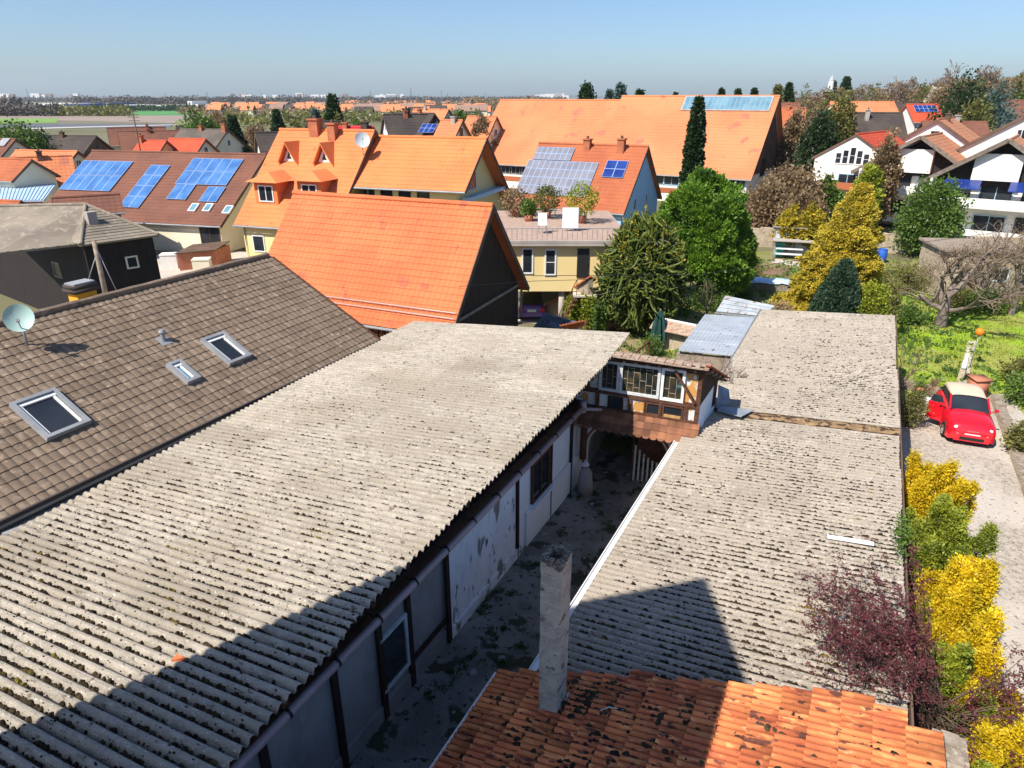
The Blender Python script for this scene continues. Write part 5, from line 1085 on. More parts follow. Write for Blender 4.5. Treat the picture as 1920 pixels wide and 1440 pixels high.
# monkey puzzle
b0 = UY(1196, 608, 31.0) * [1, 1, 0]; H0 = 6.1
t = thing('monkey_puzzle_tree', 'monkey puzzle tree with rope-like spiky dark branches in the garden', 'tree', b0)
m = MB(); ctr = b0 + Z3 * 3.0; NB = 1700; NT = []
q = fib(NB)
for i in range(NB):
    u = q[i]; base_r = RNG.uniform(.10, .72)
    z0_ = 3.0 + u[2] * 2.75 * base_r + .25; rr_ = 2.2 * (1 - .25 * max(0, u[2])) 
    st = b0 + [u[0] * rr_ * base_r, u[1] * rr_ * base_r, z0_]
    tip = b0 + [u[0] * rr_ * RNG.uniform(.82, 1.08), u[1] * rr_ * RNG.uniform(.82, 1.08), 3.0 + u[2] * 2.85 * RNG.uniform(.85, 1.05)]
    L = np.linalg.norm(tip - st); L = min(L, .95); dr_ = (tip - st) / (np.linalg.norm(tip - st) + 1e-6)
    dr_ = dr_ + RNG.normal(0, .38, 3); dr_ /= np.linalg.norm(dr_); st = tip - dr_ * max(L, .5)
    if tip[2] < 2.2: tip = tip * 1.0; dr_ = dr_ * [.45, .45, 1] - Z3 * .7; dr_ /= np.linalg.norm(dr_); 
    P = []; p = st.copy(); d = dr_.copy(); n_ = 7; Ls = max(L, .55) / n_; bend = RNG.normal(0, .24, 3)
    upc = .16 if tip[2] > 2.4 else .10
    for k in range(n_ + 1): P.append(p.copy()); d = d + bend * .5 + Z3 * (upc if k > 2 else -.10); d /= np.linalg.norm(d); p = p + d * Ls
    P = np.array(P); P[:, 2] = np.maximum(P[:, 2], .25)
    tt = random.random(); rad = np.array([.036, .046, .05, .05, .048, .045, .038, .018]) * RNG.uniform(.8, 1.15)
    m.tube(P, rad, 6, tt)
    # spiky scale leaves along the rope
    for s_ in range(12):
        f = random.uniform(.08, 1) * n_; a = int(min(f, n_ - 1e-3)); pp = lin(P[a], P[a + 1], f - a); ax = P[a + 1] - P[a]; ax /= np.linalg.norm(ax) + 1e-9
        v = RNG.normal(0, 1, 3); v -= ax * (v @ ax); v /= np.linalg.norm(v) + 1e-9; w_ = np.cross(ax, v)
        m.add([pp + v * .03 - w_ * .022, pp + v * .03 + w_ * .022, pp + v * .085 + ax * .07], [[0, 1, 2]], min(1, tt + .25))
    if random.random() < .35 and tip[2] > 3.5: NT.append(P[-1])
obj('crown', m, 'araucaria', t)
m = MB(); leaves(m, np.array(NT), .07, 10, .05); obj('growing_tips', m, 'leaf_gold', t)
m = MB(); trunk_mb(m, b0, b0 + Z3 * 5.2, .22, .06, 10)
for i in range(60): z_ = random.uniform(1.0, 5.0); a_ = random.uniform(0, 2 * pi); m.tube([b0 + Z3 * z_, b0 + [cos(a_) * .8, sin(a_) * .8, z_ + .1], b0 + [cos(a_) * 1.5, sin(a_) * 1.5, z_ + .1]], [.05, .035, .02], 5)
obj('trunk', m, 'grey_bark', t)
# dry growth beneath
m = MB(); C = [];
for i in range(420):
    px = random.uniform(1120, 1265); py = random.uniform(560, 625); p = U(px, py, 0); C.append(p + Z3 * random.uniform(.05, .4))
leaves(m, C, .16, 9, (.09, .09, .10), out=np.tile([0, 0, 1.], (len(C), 1)), elong=1.6); tag(obj('dry_undergrowth', m, 'dry_grass'), kind='stuff')

# pine
pb = UY(1305, 600, 37.0) * [1, 1, 0]
t = thing('pine_tree', 'broad bright green pine tree behind the monkey puzzle', 'tree', pb); m = MB(); C = []; O = []; TC = []
lob = [(0, 0, 5.0, 1.25), (-1.4, .2, 4.7, .95), (1.3, -.2, 4.5, 1.1), (.3, -1.2, 3.9, 1.15), (-1.7, -.5, 3.4, 1.0), (1.9, -.5, 3.0, 1.05), (.5, .4, 6.0, .85), (-.9, -.8, 5.7, .8), (-.5, -1.2, 4.9, .8), (.9, -1.1, 5.1, .85), (-.2, .3, 3.2, 1.5), (-1.0, -1.0, 2.9, 1.0), (1.0, -1.3, 2.2, 1.2), (2.1, -.9, 1.7, .9), (-.5, -1.3, 2.5, 1.2), (1.9, .3, 3.9, 1.0), (2.5, -.3, 3.2, .75), (-2.3, 0, 4.1, .75), (1.4, 0, 5.5, .8), (-.3, -.2, 6.45, .6), (-1.7, -.3, 5.3, .6), (2.6, -.5, 2.3, .7)]
for lx, ly, lz, lr_ in lob:
    n_ = int(130 * lr_ ** 2); q = fib(n_); tcl = random.uniform(.2, .8)
    for v in q:
        C.append(pb + np.array([lx * .82 - .25, ly, lz]) + v * lr_ * random.uniform(.72, 1.08) * [1, 1, .85]); O.append(v + Z3 * .5); TC.append(np.clip(tcl * .5 + random.uniform(0, .5), 0, 1))
leaves(m, np.array(C), .085, 80, .08, out=np.array(O), tintc=np.array(TC), elong=2.0); obj('crown', m, 'leaf_pine', t)
m = MB(); trunk_mb(m, pb, pb + Z3 * 5.8, .2, .05, 10)
for lx, ly, lz, lr_ in lob:
    for k in range(4): e = pb + np.array([lx, ly, lz]) + RNG.normal(0, lr_ * .4, 3); s_ = pb + Z3 * lz * random.uniform(.45, .85); m.tube([s_, lin(s_, e, .5) + Z3 * .15, e], [.07, .05, .02], 6)
obj('trunk', m, 'bark', t)
# golden false cypress
gb = UY(1553, 590, 34.5) * [1, 1, 0]; gb[1] += 0
t = thing('golden_conifer', 'large golden-yellow cone-shaped conifer in the middle of the garden', 'tree', gb); m = MB(); C = []; O = []; TC = []
Hc = 6.6
for i in range(3300):
    f = random.random() ** 1.25; z = .1 + (Hc - .15) * f; R_ = 2.12 * (1 - f) ** .72 * (1 + .10 * sin(z * 5) ) + .05
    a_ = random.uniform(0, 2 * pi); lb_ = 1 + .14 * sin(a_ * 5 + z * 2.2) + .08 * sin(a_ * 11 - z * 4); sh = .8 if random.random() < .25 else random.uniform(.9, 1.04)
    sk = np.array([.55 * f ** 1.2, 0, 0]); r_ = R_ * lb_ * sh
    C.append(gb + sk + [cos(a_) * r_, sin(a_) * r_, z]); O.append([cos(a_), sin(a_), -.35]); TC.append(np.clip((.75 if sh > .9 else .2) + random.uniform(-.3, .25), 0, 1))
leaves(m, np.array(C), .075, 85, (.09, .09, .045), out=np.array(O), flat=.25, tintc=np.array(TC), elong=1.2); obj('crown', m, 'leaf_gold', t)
m = MB(); m.tube([gb, gb + Z3 * 3 + [.2, 0, 0], gb + Z3 * 6.2 + [.5, 0, 0]], [.2, .1, .02], 8)
for i in range(60): z = random.uniform(.3, 5.5); a_ = random.uniform(0, 6.28); r_ = 2.3 * (1 - z / 6.6) ** .75; m.tube([gb + Z3 * z, gb + [cos(a_) * r_, sin(a_) * r_, z + .1]], [.04, .012], 4)
obj('trunk', m, 'bark', t)
# teal columnar conifer
tb2 = UY(1560, 600, 29.3) * [1, 1, 0]; m = MB(); C = []; O = []
t = thing('juniper', 'blue-green upright conifer growing behind the right roof end', 'tree', tb2)
for i in range(1500):
    f = random.random() ** 1.1; z = .3 + 3.45 * f; R_ = 1.05 * (1 - f ** 2.2) ** .8 * (.85 + .15 * (1 - f)) + .05; a_ = random.uniform(0, 2 * pi); r_ = R_ * (1 + .10 * sin(a_ * 7)) * random.uniform(.85, 1.03)
    C.append(tb2 + [cos(a_) * r_ + .15 * f, sin(a_) * r_, z]); O.append([cos(a_) * .6, sin(a_) * .6, .9])
leaves(m, np.array(C), .085, 40, (.05, .05, .10), out=np.array(O), elong=1.5); obj('crown', m, 'leaf_teal', t)
m = MB(); m.tube([tb2, tb2 + Z3 * 3.2], [.12, .03], 8); obj('trunk', m, 'bark', t)
p = UY(1627, 600, 28.8); bushy('laurel_bush', 'yellow-green laurel bush right of the blue-green conifer', 'bush', p, .78, .7, 3.15, 'leaf_lime', 150, 60, .085, trunk=.3)
p = UY(1660, 600, 30.5); bushy('bush', 'greenish-brown thin shrub at the corner of the right roof end', 'bush', p, .55, .5, 2.7, 'leaf_olive', 70, 30, .08, trunk=.3)
# small upright yews by the sloping wall
for i, (px, Y, h_, lab) in enumerate([(1072, 31.6, 1.75, 'left'), (1098, 31.2, 1.9, 'middle'), (1122, 30.6, 1.7, 'right')]):
    p = UY(px, 600, Y) * [1, 1, 0]; t = thing('yew', f'{lab} of the three small upright yews in front of the sloping wall', 'shrub', p); m = MB(); C = []; O = []
    for k in range(26):
        a_ = random.uniform(0, 6.28); r_ = random.uniform(0, .42); hh_ = h_ * random.uniform(.75, 1)
        for f in np.linspace(.1, 1, 9): C.append(p + [cos(a_) * r_ * (1 + .15 * f), sin(a_) * r_ * (1 + .15 * f), hh_ * f]); O.append([0, 0, 1.])
    leaves(m, np.array(C), .08, 26, .045, out=np.array(O)); obj('foliage', m, 'leaf_lime' if i < 2 else 'leaf_green', t); m = MB(); m.tube([p, p + Z3 * h_ * .8], [.05, .02], 6); obj('stem', m, 'bark', t)
# climbers / wild shrubs near the metal sheets
for px, py, h_, r_, lab in ((1325, 600, 2.2, .8, 'leggy leafless shrub with pale twigs beside the metal sheets'), (1355, 610, 1.7, .6, 'thin bare twiggy shrub behind the metal roof')):
    bare('shrub', lab, U(px, py, 0), h_, r_, 4, 'twig', buds=('leaf_green', .06, 6), cat='shrub', tr=.25, spreadf=.3)
for px, py, rx, h_, lm, lab in ((1260, 585, 1.0, .9, 'leaf_green', 'low dark green shrub under the pine on the left'), (1330, 580, 1.1, .9, 'leaf_green', 'low green shrub behind the metal roof'), (1400, 520, .9, .8, 'leaf_olive', 'loose yellow-green shrub at the foot of the pine'), (1390, 495, 1.0, 1.3, 'leaf_lime', 'light green shrub against the sandstone wall'), (1385, 556, .9, .5, 'leaf_green', 'low green mound in front of the timber pile'), (1460, 590, .8, .5, 'dry_grass', 'dry brown tuft by the end of the right roof'), (1210, 605, .8, .6, 'leaf_green', 'green mound at the foot of the monkey puzzle')):
    bushy('shrub', lab, 'shrub', U(px, py, 0), rx, .7, h_, lm, 60, 40, .08, trunk=.05)
# tufts over the garden
m = MB(); C = []
for i in range(2600):
    d = random.uniform(-11.5, 6); s = random.uniform(19, 50)
    if -3.2 < d < 2 and s < 29.2: continue
    if d > 2 and s < 30: continue
    C.append(W(d, s, random.uniform(.02, .08)))
leaves(m, C, .12, 7, (.12, .12, .03), out=np.tile([0, 0, 1.], (len(C), 1)), elong=1.2); tag(obj('grass_tufts', m, 'leaf_green'), kind='stuff')
m = MB(); C = []
for i in range(5200):
    d = 2.3 + abs(random.gauss(0, 7)); s = random.uniform(28.5, 52)
    C.append(W(d, s, random.uniform(.0, .015)))
leaves(m, C, .05, 6, (.15, .15, .008), out=np.tile([0, 0, 1.], (len(C), 1)), elong=1.2); tag(obj('lawn_tufts', m, 'leaf_lime'), kind='stuff')

# hedge of golden thujas along the drive
hedge = [(2.45, 16.2, .95, 3.3, 'leaf_yellow', 'bright yellow thuja at the far end of the hedge along the drive'), (2.65, 14.6, .95, 2.9, 'leaf_thuja', 'dull green thuja second from the far end of the hedge'), (2.45, 13.4, .75, 2.8, 'leaf_thuja', 'green thuja crowding the roof edge beside the white plastic strip'),
         (2.75, 12.3, .9, 3.15, 'leaf_yellow', 'bright yellow thuja beside the purple shrub, mid hedge'), (2.85, 10.9, .8, 3.0, 'leaf_yellow', 'yellow thuja behind the purple shrub twigs'), (2.45, 10.2, .6, 2.7, 'leaf_thuja', 'small green thuja behind the purple shrub'), (2.55, 8.3, .42, 2.75, 'leaf_lime', 'small lime-yellow thuja tip above the stone wall corner'), (3.05, 8.9, .65, 2.75, 'leaf_yellow', 'yellow thuja beside the tiled roof near the stone wall'), (3.1, 7.6, .62, 2.6, 'leaf_yellow', 'nearest yellow thuja at the bottom right corner')]
for d, s, r_, h_, lm, lab in hedge:
    p = W(d, s); t = thing('thuja', lab, 'hedge shrub', p, 'thujas along the drive'); m = MB(); m2 = MB(); st_ = MB()
    C = []; O = []; C2 = []; O2 = []
    for k in range(int(15 * r_) + 4):
        a_ = random.uniform(0, 6.28); q_ = r_ * random.uniform(.1, .85); hh_ = h_ * random.uniform(.68, 1.06) * (1 - .25 * q_ / r_); c0 = p + [cos(a_) * q_ * .5, sin(a_) * q_ * .5, 0]; lean = np.array([cos(a_), sin(a_), 0]) * q_ * .65; pr_ = r_ * random.uniform(.2, .36)
        st_.tube([c0, c0 + lean * .6 + Z3 * hh_ * .6, c0 + lean + Z3 * hh_], [.03, .02, .008], 4)
        for _ in range(95):
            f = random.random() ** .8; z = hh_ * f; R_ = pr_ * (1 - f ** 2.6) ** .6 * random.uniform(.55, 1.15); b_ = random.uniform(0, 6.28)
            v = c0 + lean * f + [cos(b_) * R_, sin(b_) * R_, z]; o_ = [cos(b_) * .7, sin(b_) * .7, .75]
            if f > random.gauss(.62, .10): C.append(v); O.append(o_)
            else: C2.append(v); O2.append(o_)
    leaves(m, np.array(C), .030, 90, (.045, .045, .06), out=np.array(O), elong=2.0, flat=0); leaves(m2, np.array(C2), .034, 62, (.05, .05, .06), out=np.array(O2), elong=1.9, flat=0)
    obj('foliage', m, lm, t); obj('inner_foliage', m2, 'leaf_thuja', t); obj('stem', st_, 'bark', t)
# purple barberry/plum arching over the roof
pb2 = W(2.35, 9.5); t = thing('purple_shrub', 'purple-leaved shrub arching over the edge of the right corrugated roof', 'shrub', pb2); m = MB(); tw = MB(); C = []
for i in range(150):
    a_ = random.gauss(0, 1) ; st = pb2 + Z3 * random.uniform(1.2, 2.2)
    tgt = UP(random.uniform(1500, 1715), random.triangular(1020, 1300, 1160), (3.0, .086, -3.3)) + Z3 * abs(random.gauss(.05, .16)) if i < 105 else W(3.6 + random.gauss(0, .35), 9.6 + random.gauss(0, 1.2), 2.3 + random.gauss(0, .4))
    mid = lin(st, tgt, .5) + Z3 * random.uniform(.2, .45) + RNG.normal(0, .1, 3); T_ = np.linspace(0, 1, 9)[:, None]; P = (1 - T_) ** 2 * st + 2 * T_ * (1 - T_) * mid + T_ ** 2 * tgt
    tw.tube(P, np.linspace(.008, .003, 9), 4, cap=False)
    for f in np.linspace(.66, 1, 8): k = f * 8; a = min(7, int(k)); C.append(lin(P[a], P[a + 1], k - a))
    for _ in range(4):
        a = random.randint(3, 8); e = P[a] + RNG.normal(0, .16, 3); tw.tube([P[a], e], [.004, .002], 3, cap=False); [C.append(lin(P[a], e, f)) for f in (.3, .55, .8, 1)]
leaves(m, np.array(C), .028, 6, .02, elong=1.2); obj('leaves', m, 'leaf_purple', t); obj('branches', tw, 'bark', t)
t = thing('creeper', 'fresh green creeper sprig on the edge of the right roof', 'plant', W(1.95, 12.9, 2.4)); m = MB(); C = [UP(1690 + random.gauss(0, 7), 1015 + random.gauss(0, 16), (2.5, .086, -3.3)) + Z3 * random.uniform(0, .25) for _ in range(40)]; leaves(m, C, .045, 16, .05); obj('leaves', m, 'leaf_green', t); m = MB(); m.tube([W(2.0, 12.9, 0), W(1.95, 12.9, 2.9)], [.03, .01], 5); obj('stem', m, 'bark', t)
bushy('bush', 'grey-green bush between the right barn wall and the flowerpots', 'bush', U(1708, 770, .6), .42, .4, 1.3, 'leaf_olive', 60, 40, .06, trunk=.1)
bare('shrub', 'bare brown climber along the far right edge of the corrugated roof', W(2.25, 26.2), 3.0, .7, 5, 'twig', tr=.2, cat='shrub')
bare('shrub', 'thin leafless twigs over the rubble beside the gatehouse', W(-3.5, 20.4, 0), 3.3, 1.1, 5, 'twig', tr=.28, cat='shrub', thick=1.6)
# right garden: bare fruit trees, bushes
bare('fruit_tree', 'bare fruit tree with a thick trunk on the lawn at right', U(1762, 612, 0), 5.2, 3.3, 6, buds=('leaf_brown', .05, 3), tr=.22, thick=1.5, fork=5)
bare('fruit_tree', 'bare fruit tree at the far right edge of the lawn', U(1895, 590, 0), 5.0, 3.0, 6, tr=.22, thick=1.1, fork=5, buds=('leaf_brown', .05, 3))
bare('fruit_tree', 'smaller bare tree in front of the stone outbuilding', U(1835, 575, 0), 4.0, 2.2, 5, tr=.25, buds=('leaf_brown', .05, 3))
for px, py, rx, h_, lm, lab in ((1700, 606, .8, .7, 'leaf_green', 'low green bush at the left end of the lawn'), (1845, 585, 1.2, 1.0, 'leaf_green', 'dark green bush below the stone outbuilding'), (1790, 578, 1.2, 1.0, 'leaf_olive', 'olive bush below the bare tree crown'), (1700, 545, 1.8, 1.6, 'leaf_olive', 'broad olive bush behind the lawn'), (1930, 760, .9, 1.2, 'leaf_green', 'green bush at the right edge by the drive'), (1915, 720, .8, .9, 'leaf_olive', 'small olive bush at the right edge of the lawn'), (1925, 850, .7, .9, 'leaf_olive', 'dry brown-green shrub at the right edge by the drive'), (1905, 545, 1.6, 1.4, 'leaf_lime', 'light yellow-green bush in the far right garden')):
    bushy('bush', lab, 'bush', U(px, py, 0), rx, rx * .8, h_, lm, 70, 40, .09, trunk=.1)
# middle-distance trees
p = UY(1297, 330, 60) * [1, 1, 0]
t = fir('cypress', 'very slim tall dark cypress in front of the huge orange barn', p, UY(1303, 178, 60)[2], .85, 'leaf_dark', 2.2, size=.22, per=20, power=.45)
bushy('conifer', 'round dark green conifer in front of the left chalet', 'tree', UY(1738, 430, 48), 2.1, 2.0, 5.2, 'leaf_green', 190, 60, .16, trunk=.3)
for px, Y, rx, top, lm, lab in ((1515, 76, 1.9, 212, 'leaf_dark', 'dark evergreen tree right of the huge barn gable'), (1545, 80, 2.0, 178, 'leaf_olive', 'tall golden-olive conifer beside the dark evergreen'), (1478, 58, 2.7, 318, 'leaf_brown', 'broad brown winter shrub below the barn gable'), (1440, 54, 1.9, 345, 'leaf_brown', 'pale brown bare bush left of the golden conifer'), (1505, 50, 1.5, 365, 'leaf_brown', 'brown thicket behind the golden conifer'), (1487, 49, .9, 392, 'leaf_gold', 'yellow-green rounded shrub left of its twin behind the greenhouse'), (1525, 48.5, .9, 392, 'leaf_gold', 'yellow-green rounded shrub beside the golden conifer behind the greenhouse'), (1618, 56, 1.0, 305, 'leaf_lime', 'upright light green tree beside the left chalet'), (1468, 82, 1.6, 205, 'leaf_brown', 'brown leafless thicket just right of the barn gable'), (1642, 58, 1.2, 250, 'leaf_brown', 'brown bush between the white house and left chalet'), (1420, 57, 1.2, 372, 'leaf_brown', 'low brown bush in front of the barn wall'), (1540, 58, 1.3, 340, 'leaf_green', 'small green bush below the white house'), (905, 92, 1.7, 218, 'leaf_brown', 'bare brown tree at the left end of the huge barn'), (980, 60, 1.2, 300, 'leaf_brown', 'brown bush left of the solar barn') if False else (888, 100, 2.0, 215, 'leaf_olive', 'grey-green winter tree behind the pointed orange roof')):
    p = UY(px, 400, Y); tp = UY(px, top, Y)[2]; z0 = float(terr(p[0], p[1])); bushy('tree' if rx > 1.3 else 'shrub', lab, 'tree' if rx > 1.3 else 'shrub', p, rx, rx * .9, tp - z0, lm, 130, 60, .12 + .0016 * Y, trunk=.4, z0=z0)
# firs and trees on the left and centre skyline
for px, top, Y, r_, lab, lm in ((627, 176, 104, 2.3, 'tall dark spruce rising above the crimson roof to the skyline', 'leaf_dark'), (521, 206, 118, 1.8, 'grey-green spruce left of the tall dark spruce', 'leaf_dark'), (593, 205, 112, 1.8, 'small blue-green spruce immediately left of the tall dark spruce', 'leaf_spruce'), (437, 216, 108, 1.8, 'narrow dark spruce behind the brick chimney', 'leaf_dark'),
                       (1097, 158, 120, 4.2, 'wide dark spruce above the barn ridge, first from the left', 'leaf_dark'), (1140, 167, 128, 2.2, 'slim grey-green spruce left of the tall pointed one', 'leaf_spruce'), (1160, 157, 126, 3.2, 'tall pointed spruce above the barn ridge', 'leaf_spruce'), (1196, 167, 124, 2.2, 'small isolated dark spruce above the barn ridge', 'leaf_dark'), (1262, 172, 130, 1.2, 'tiny spruce tip just left of the roof glazing', 'leaf_dark'),
                       (1347, 165, 135, 1.8, 'small spruce tip over the left part of the roof glazing', 'leaf_dark'), (1377, 165, 140, 1.8, 'small spruce tip over the middle of the roof glazing', 'leaf_dark'), (1407, 164, 142, 2.0, 'small spruce tip over the right part of the roof glazing', 'leaf_dark'), (1450, 158, 150, 3.0, 'spruce right behind the end of the barn ridge', 'leaf_olive'), (1470, 154, 155, 2.6, 'dark spruce on the skyline beside the barn gable', 'leaf_dark'), (1574, 144, 240, 3.4, 'dark spruce right of the slim white tower', 'leaf_dark'), (1550, 152, 245, 2.6, 'narrow spruce left of the slim white tower', 'leaf_dark')):
    p = UY(px, 230, Y); z0 = float(terr(p[0], p[1])); p[2] = z0; fir('spruce', lab, p, UY(px, top, Y)[2] - z0, r_ * 1.25, lm, 1.5, size=.34 if Y < 200 else .6, per=26)
for px, top, Y, r_, lab, lm in ((30, 232, 92, 3.2, 'broad dark pine at the far left edge', 'leaf_green'), (372, 212, 112, 2.6, 'broad dark green pine behind the brown-grey roof', 'leaf_green'), (62, 250, 96, 2.6, 'low dark evergreen right of the far left pine', 'leaf_dark'), (397, 225, 113, 1.8, 'small dark pine right of the broad pine', 'leaf_green'), (412, 208, 150, 2.6, 'tall brown winter tree behind the pines', 'leaf_brown'), (865, 205, 128, 1.8, 'dark evergreen before the pointed orange roof', 'leaf_green'), (640, 222, 96, 1.6, 'green shrub beside the tall dark spruce', 'leaf_olive'), (560, 232, 120, 2.2, 'olive hedge tree right of the grey-green spruce', 'leaf_olive'), (480, 236, 125, 2.4, 'brown hedge tree left of the spruces', 'leaf_brown'), (670, 230, 110, 1.8, 'small green tree behind the crimson roof', 'leaf_green'), (825, 226, 90, 1.4, 'small dark tree in front of the navy solar roof', 'leaf_green')):
    p = UY(px, 260, Y); bushy('tree', lab, 'tree', p, r_, r_, UY(px, top, Y)[2], lm, 90, 34, .32, trunk=1.0)
# right skyline
bare('bare_tree', 'large round-crowned leafless tree on the hilltop', (lambda p: [p[0], p[1], float(terr(p[0], p[1]))])(UY(1778, 160, 205)), UY(1778, 111, 205)[2] - float(terr(*UY(1778, 160, 205)[:2])) , 5.6, 6, tr=.22, thick=.8, fork=7, rmin=.055)
bare('bare_tree', 'second leafless tree on the hilltop near the right edge', (lambda p: [p[0], p[1], float(terr(p[0], p[1]))])(UY(1850, 160, 215)), UY(1850, 121, 215)[2] - float(terr(*UY(1850, 160, 215)[:2])), 4.6, 6, tr=.22, thick=.8, fork=6, rmin=.055)
bare('bare_tree', 'pair-crowned leafless tree left of the hilltop tree', (lambda p: [p[0], p[1], float(terr(p[0], p[1]))])(UY(1700, 170, 200)), UY(1700, 142, 200)[2] - float(terr(*UY(1700, 160, 200)[:2])), 5.0, 6, tr=.25, thick=.8, fork=6, rmin=.055)
for px, Y, rx, top, lm, lab in ((1797, 96, 4.0, 143, 'leaf_dark', 'big dark cedar rising behind the chalets'), (1855, 100, 3.4, 158, 'leaf_spruce', 'blue-grey spruce right of the dark cedar'), (1828, 88, 2.2, 182, 'leaf_olive', 'olive-gold conifer in front of the cedar'), (1752, 118, 2.6, 160, 'leaf_brown', 'brown winter tree left of the dark cedar'), (1742, 130, 2.0, 162, 'leaf_blossom', 'pale blossoming bush on the hillside'), (1892, 140, 1.4, 146, 'leaf_olive', 'small olive tree on the hillside near the right edge'), (1915, 120, 2.0, 158, 'leaf_green', 'dark green bush at the right edge of the hillside')):
    p = UY(px, 230, Y); z0 = float(terr(p[0], p[1])); bushy('tree', lab, 'tree', p, rx, rx, UY(px, top, Y)[2] - z0, lm, 130, 40, .30, trunk=.5, z0=z0, egg=1.6)
k = 0
for px in range(1478, 1925, 13):     # row of single bushes and small trees along the hill crest
    Y = random.uniform(170, 235); p = UY(px, 200, Y); z0 = float(terr(p[0], p[1])); top = np.interp(px, [1480, 1560, 1640, 1700, 1760, 1920], [166, 163, 158, 158, 152, 145]) + random.uniform(-6, 5); h_ = UY(px, top, Y)[2] - z0
    if h_ < 1.5: h_ = 2.2
    lm_ = random.choice(['leaf_brown', 'leaf_brown', 'leaf_brown', 'leaf_olive'])
    bushy('hill_bush', {'leaf_brown': 'brown leafless bush', 'leaf_olive': 'olive-green bush', 'leaf_gold': 'golden-olive bush'}[lm_] + ' in the row along the hill crest', 'bush', p, 2.6, 2.2, h_, lm_, 40, 26, .42, trunk=.3, z0=z0, group='bushes along the hill crest')
m = MB(); C = []    # rough growth over the hillside
for i in range(2600):
    a_ = random.uniform(.36, .78); Y = random.uniform(115, 330); x = a_ * Y; C.append([x, Y, float(terr(x, Y)) + random.uniform(.1, 1.0)])
leaves(m, C, .8, 8, (1.4, 1.4, .4), out=np.tile([0, 0, 1.], (len(C), 1))); tag(obj('hillside_scrub', m, 'leaf_brown'), kind='stuff')

# ---------------------------------------------------------------- garden objects
t = thing('shelter', 'low flat sheet-metal roofed shelter beside the right barn', 'shelter', W(-4.2, 25)); Q = [U(1322, 590, 2.2), U(1418, 597, 2.2), U(1372, 668, 2.2), U(1272, 658, 2.2)]
m = MB(); m.prism(Q, Z3 * .03, Z3 * 0)
for f in (.25, .5, .75): m.bar(lin(Q[0], Q[3], f) + Z3 * .035, lin(Q[1], Q[2], f) + Z3 * .035, .05, .015)
for f in np.linspace(.04, .96, 14): m.bar(lin(Q[0], Q[1], f) + Z3 * .034, lin(Q[3], Q[2], f) + Z3 * .034, .02, .012)
obj('roof', m, 'sheet_metal', t)
for i, p in enumerate((Q[0], Q[3], lin(Q[0], Q[3], .5), Q[2])): m = MB(); p = lin(p, sum(Q) / 4, .06); m.tube([p * [1, 1, 0], p], .05, 6); obj('post', m, 'weathered_wood', t)
m = MB(); p0, p1 = lin(Q[0], sum(Q) / 4, .1), lin(Q[3], sum(Q) / 4, .1)
for k in range(9): m.box(lin(p0, p1, (k + .5) / 18) * [1, 1, 0] + Z3 * 1.0, (p1 - p0) * [1, 1, 0] / 42, np.array([.02, .01, 0]), Z3 * 1.0, random.uniform(0, 1))
obj('side_boards', m, 'window_blue', t)
m = MB(); m.prism([Q[3] * [1, 1, 0], Q[2] * [1, 1, 0], Q[2] - Z3 * .1, Q[3] - Z3 * .1], np.array([0, .1, 0]), np.array([0, .2, 0])); obj('front_wall', m, 'rubble', t)
t = thing('rubble_heap', 'heap of bricks and stones between the metal shelter and gatehouse', 'rubble', U(1330, 700, 1.5) * [1, 1, 0]); m = MB()
for k in range(150): p = W(random.uniform(-5.0, -3.2), random.uniform(18.6, 22.4), random.uniform(.9, 1.75)); m.box(p, RNG.normal(0, .07, 3), RNG.normal(0, .05, 3), Z3 * .05, random.random())
m.box(W(-4.1, 20.5, .55), N3 * .95, L3 * 1.9, Z3 * .55); obj('stones', m, 'brick', t)
t = thing('sheet_stack', 'corrugated metal sheets leaning on frames behind the metal shelter', 'metal sheets', U(1400, 575, 1.6)); Q2 = [U(1360, 555, 2.0), U(1452, 574, 2.0), U(1428, 594, 1.7), U(1342, 585, 1.5)]
for i in range(4):
    f0, f1 = i / 4, (i + .93) / 4; a0_, a1_ = lin(Q2[0], Q2[3], f0), lin(Q2[1], Q2[2], f0); b0_, b1_ = lin(Q2[0], Q2[3], f1), lin(Q2[1], Q2[2], f1)
    m = MB(); V = []
    for g_ in np.linspace(0, 1, 9): V += [lin(a0_, b0_, g_) + Z3 * .025 * cos(g_ * 2 * pi * 3), lin(a1_, b1_, g_) + Z3 * .025 * cos(g_ * 2 * pi * 3)]
    m.grid(V, 9, 2); m.bar(b0_ - Z3 * .05, b1_ - Z3 * .05, .05, .05); obj('sheet', m, 'rusty_sheet', t)
m = MB(); [m.tube([q * [1, 1, 0], q - Z3 * .03], .05, 6) for q in Q2]; obj('frame', m, 'weathered_wood', t)
t = thing('tile_coped_wall', 'short plastered wall with white coping and sloping tiles behind the closed parasol', 'wall', U(1265, 618, 0)); A_, B_ = U(1226, 612, .9), U(1302, 628, .9)
m = MB(); dw = (B_ - A_) / np.linalg.norm(B_ - A_); nw = np.array([-dw[1], dw[0], 0]); m.box((A_ + B_) / 2 * [1, 1, 0] + Z3 * .45, dw * .5 * np.linalg.norm(B_ - A_), nw * .1, Z3 * .45); obj('wall', m, 'stone', t)
m = MB(); m.prism([A_ + nw * .1 + Z3 * .35, B_ + nw * .1 + Z3 * .35, B_ - nw * .45 + Z3 * .02, A_ - nw * .45 + Z3 * .02], Z3 * 0, Z3 * .04); obj('tiles', m, 'verge_tile', t); m = MB(); m.bar(A_ + nw * .14 + Z3 * .4, B_ + nw * .14 + Z3 * .4, .12, .06); obj('coping', m, 'white_paint', t)
t = thing('parasol', 'closed dark green parasol standing in the small garden', 'parasol', U(1232, 655, 0)); p = U(1232, 655, 0); m = MB(); V = []
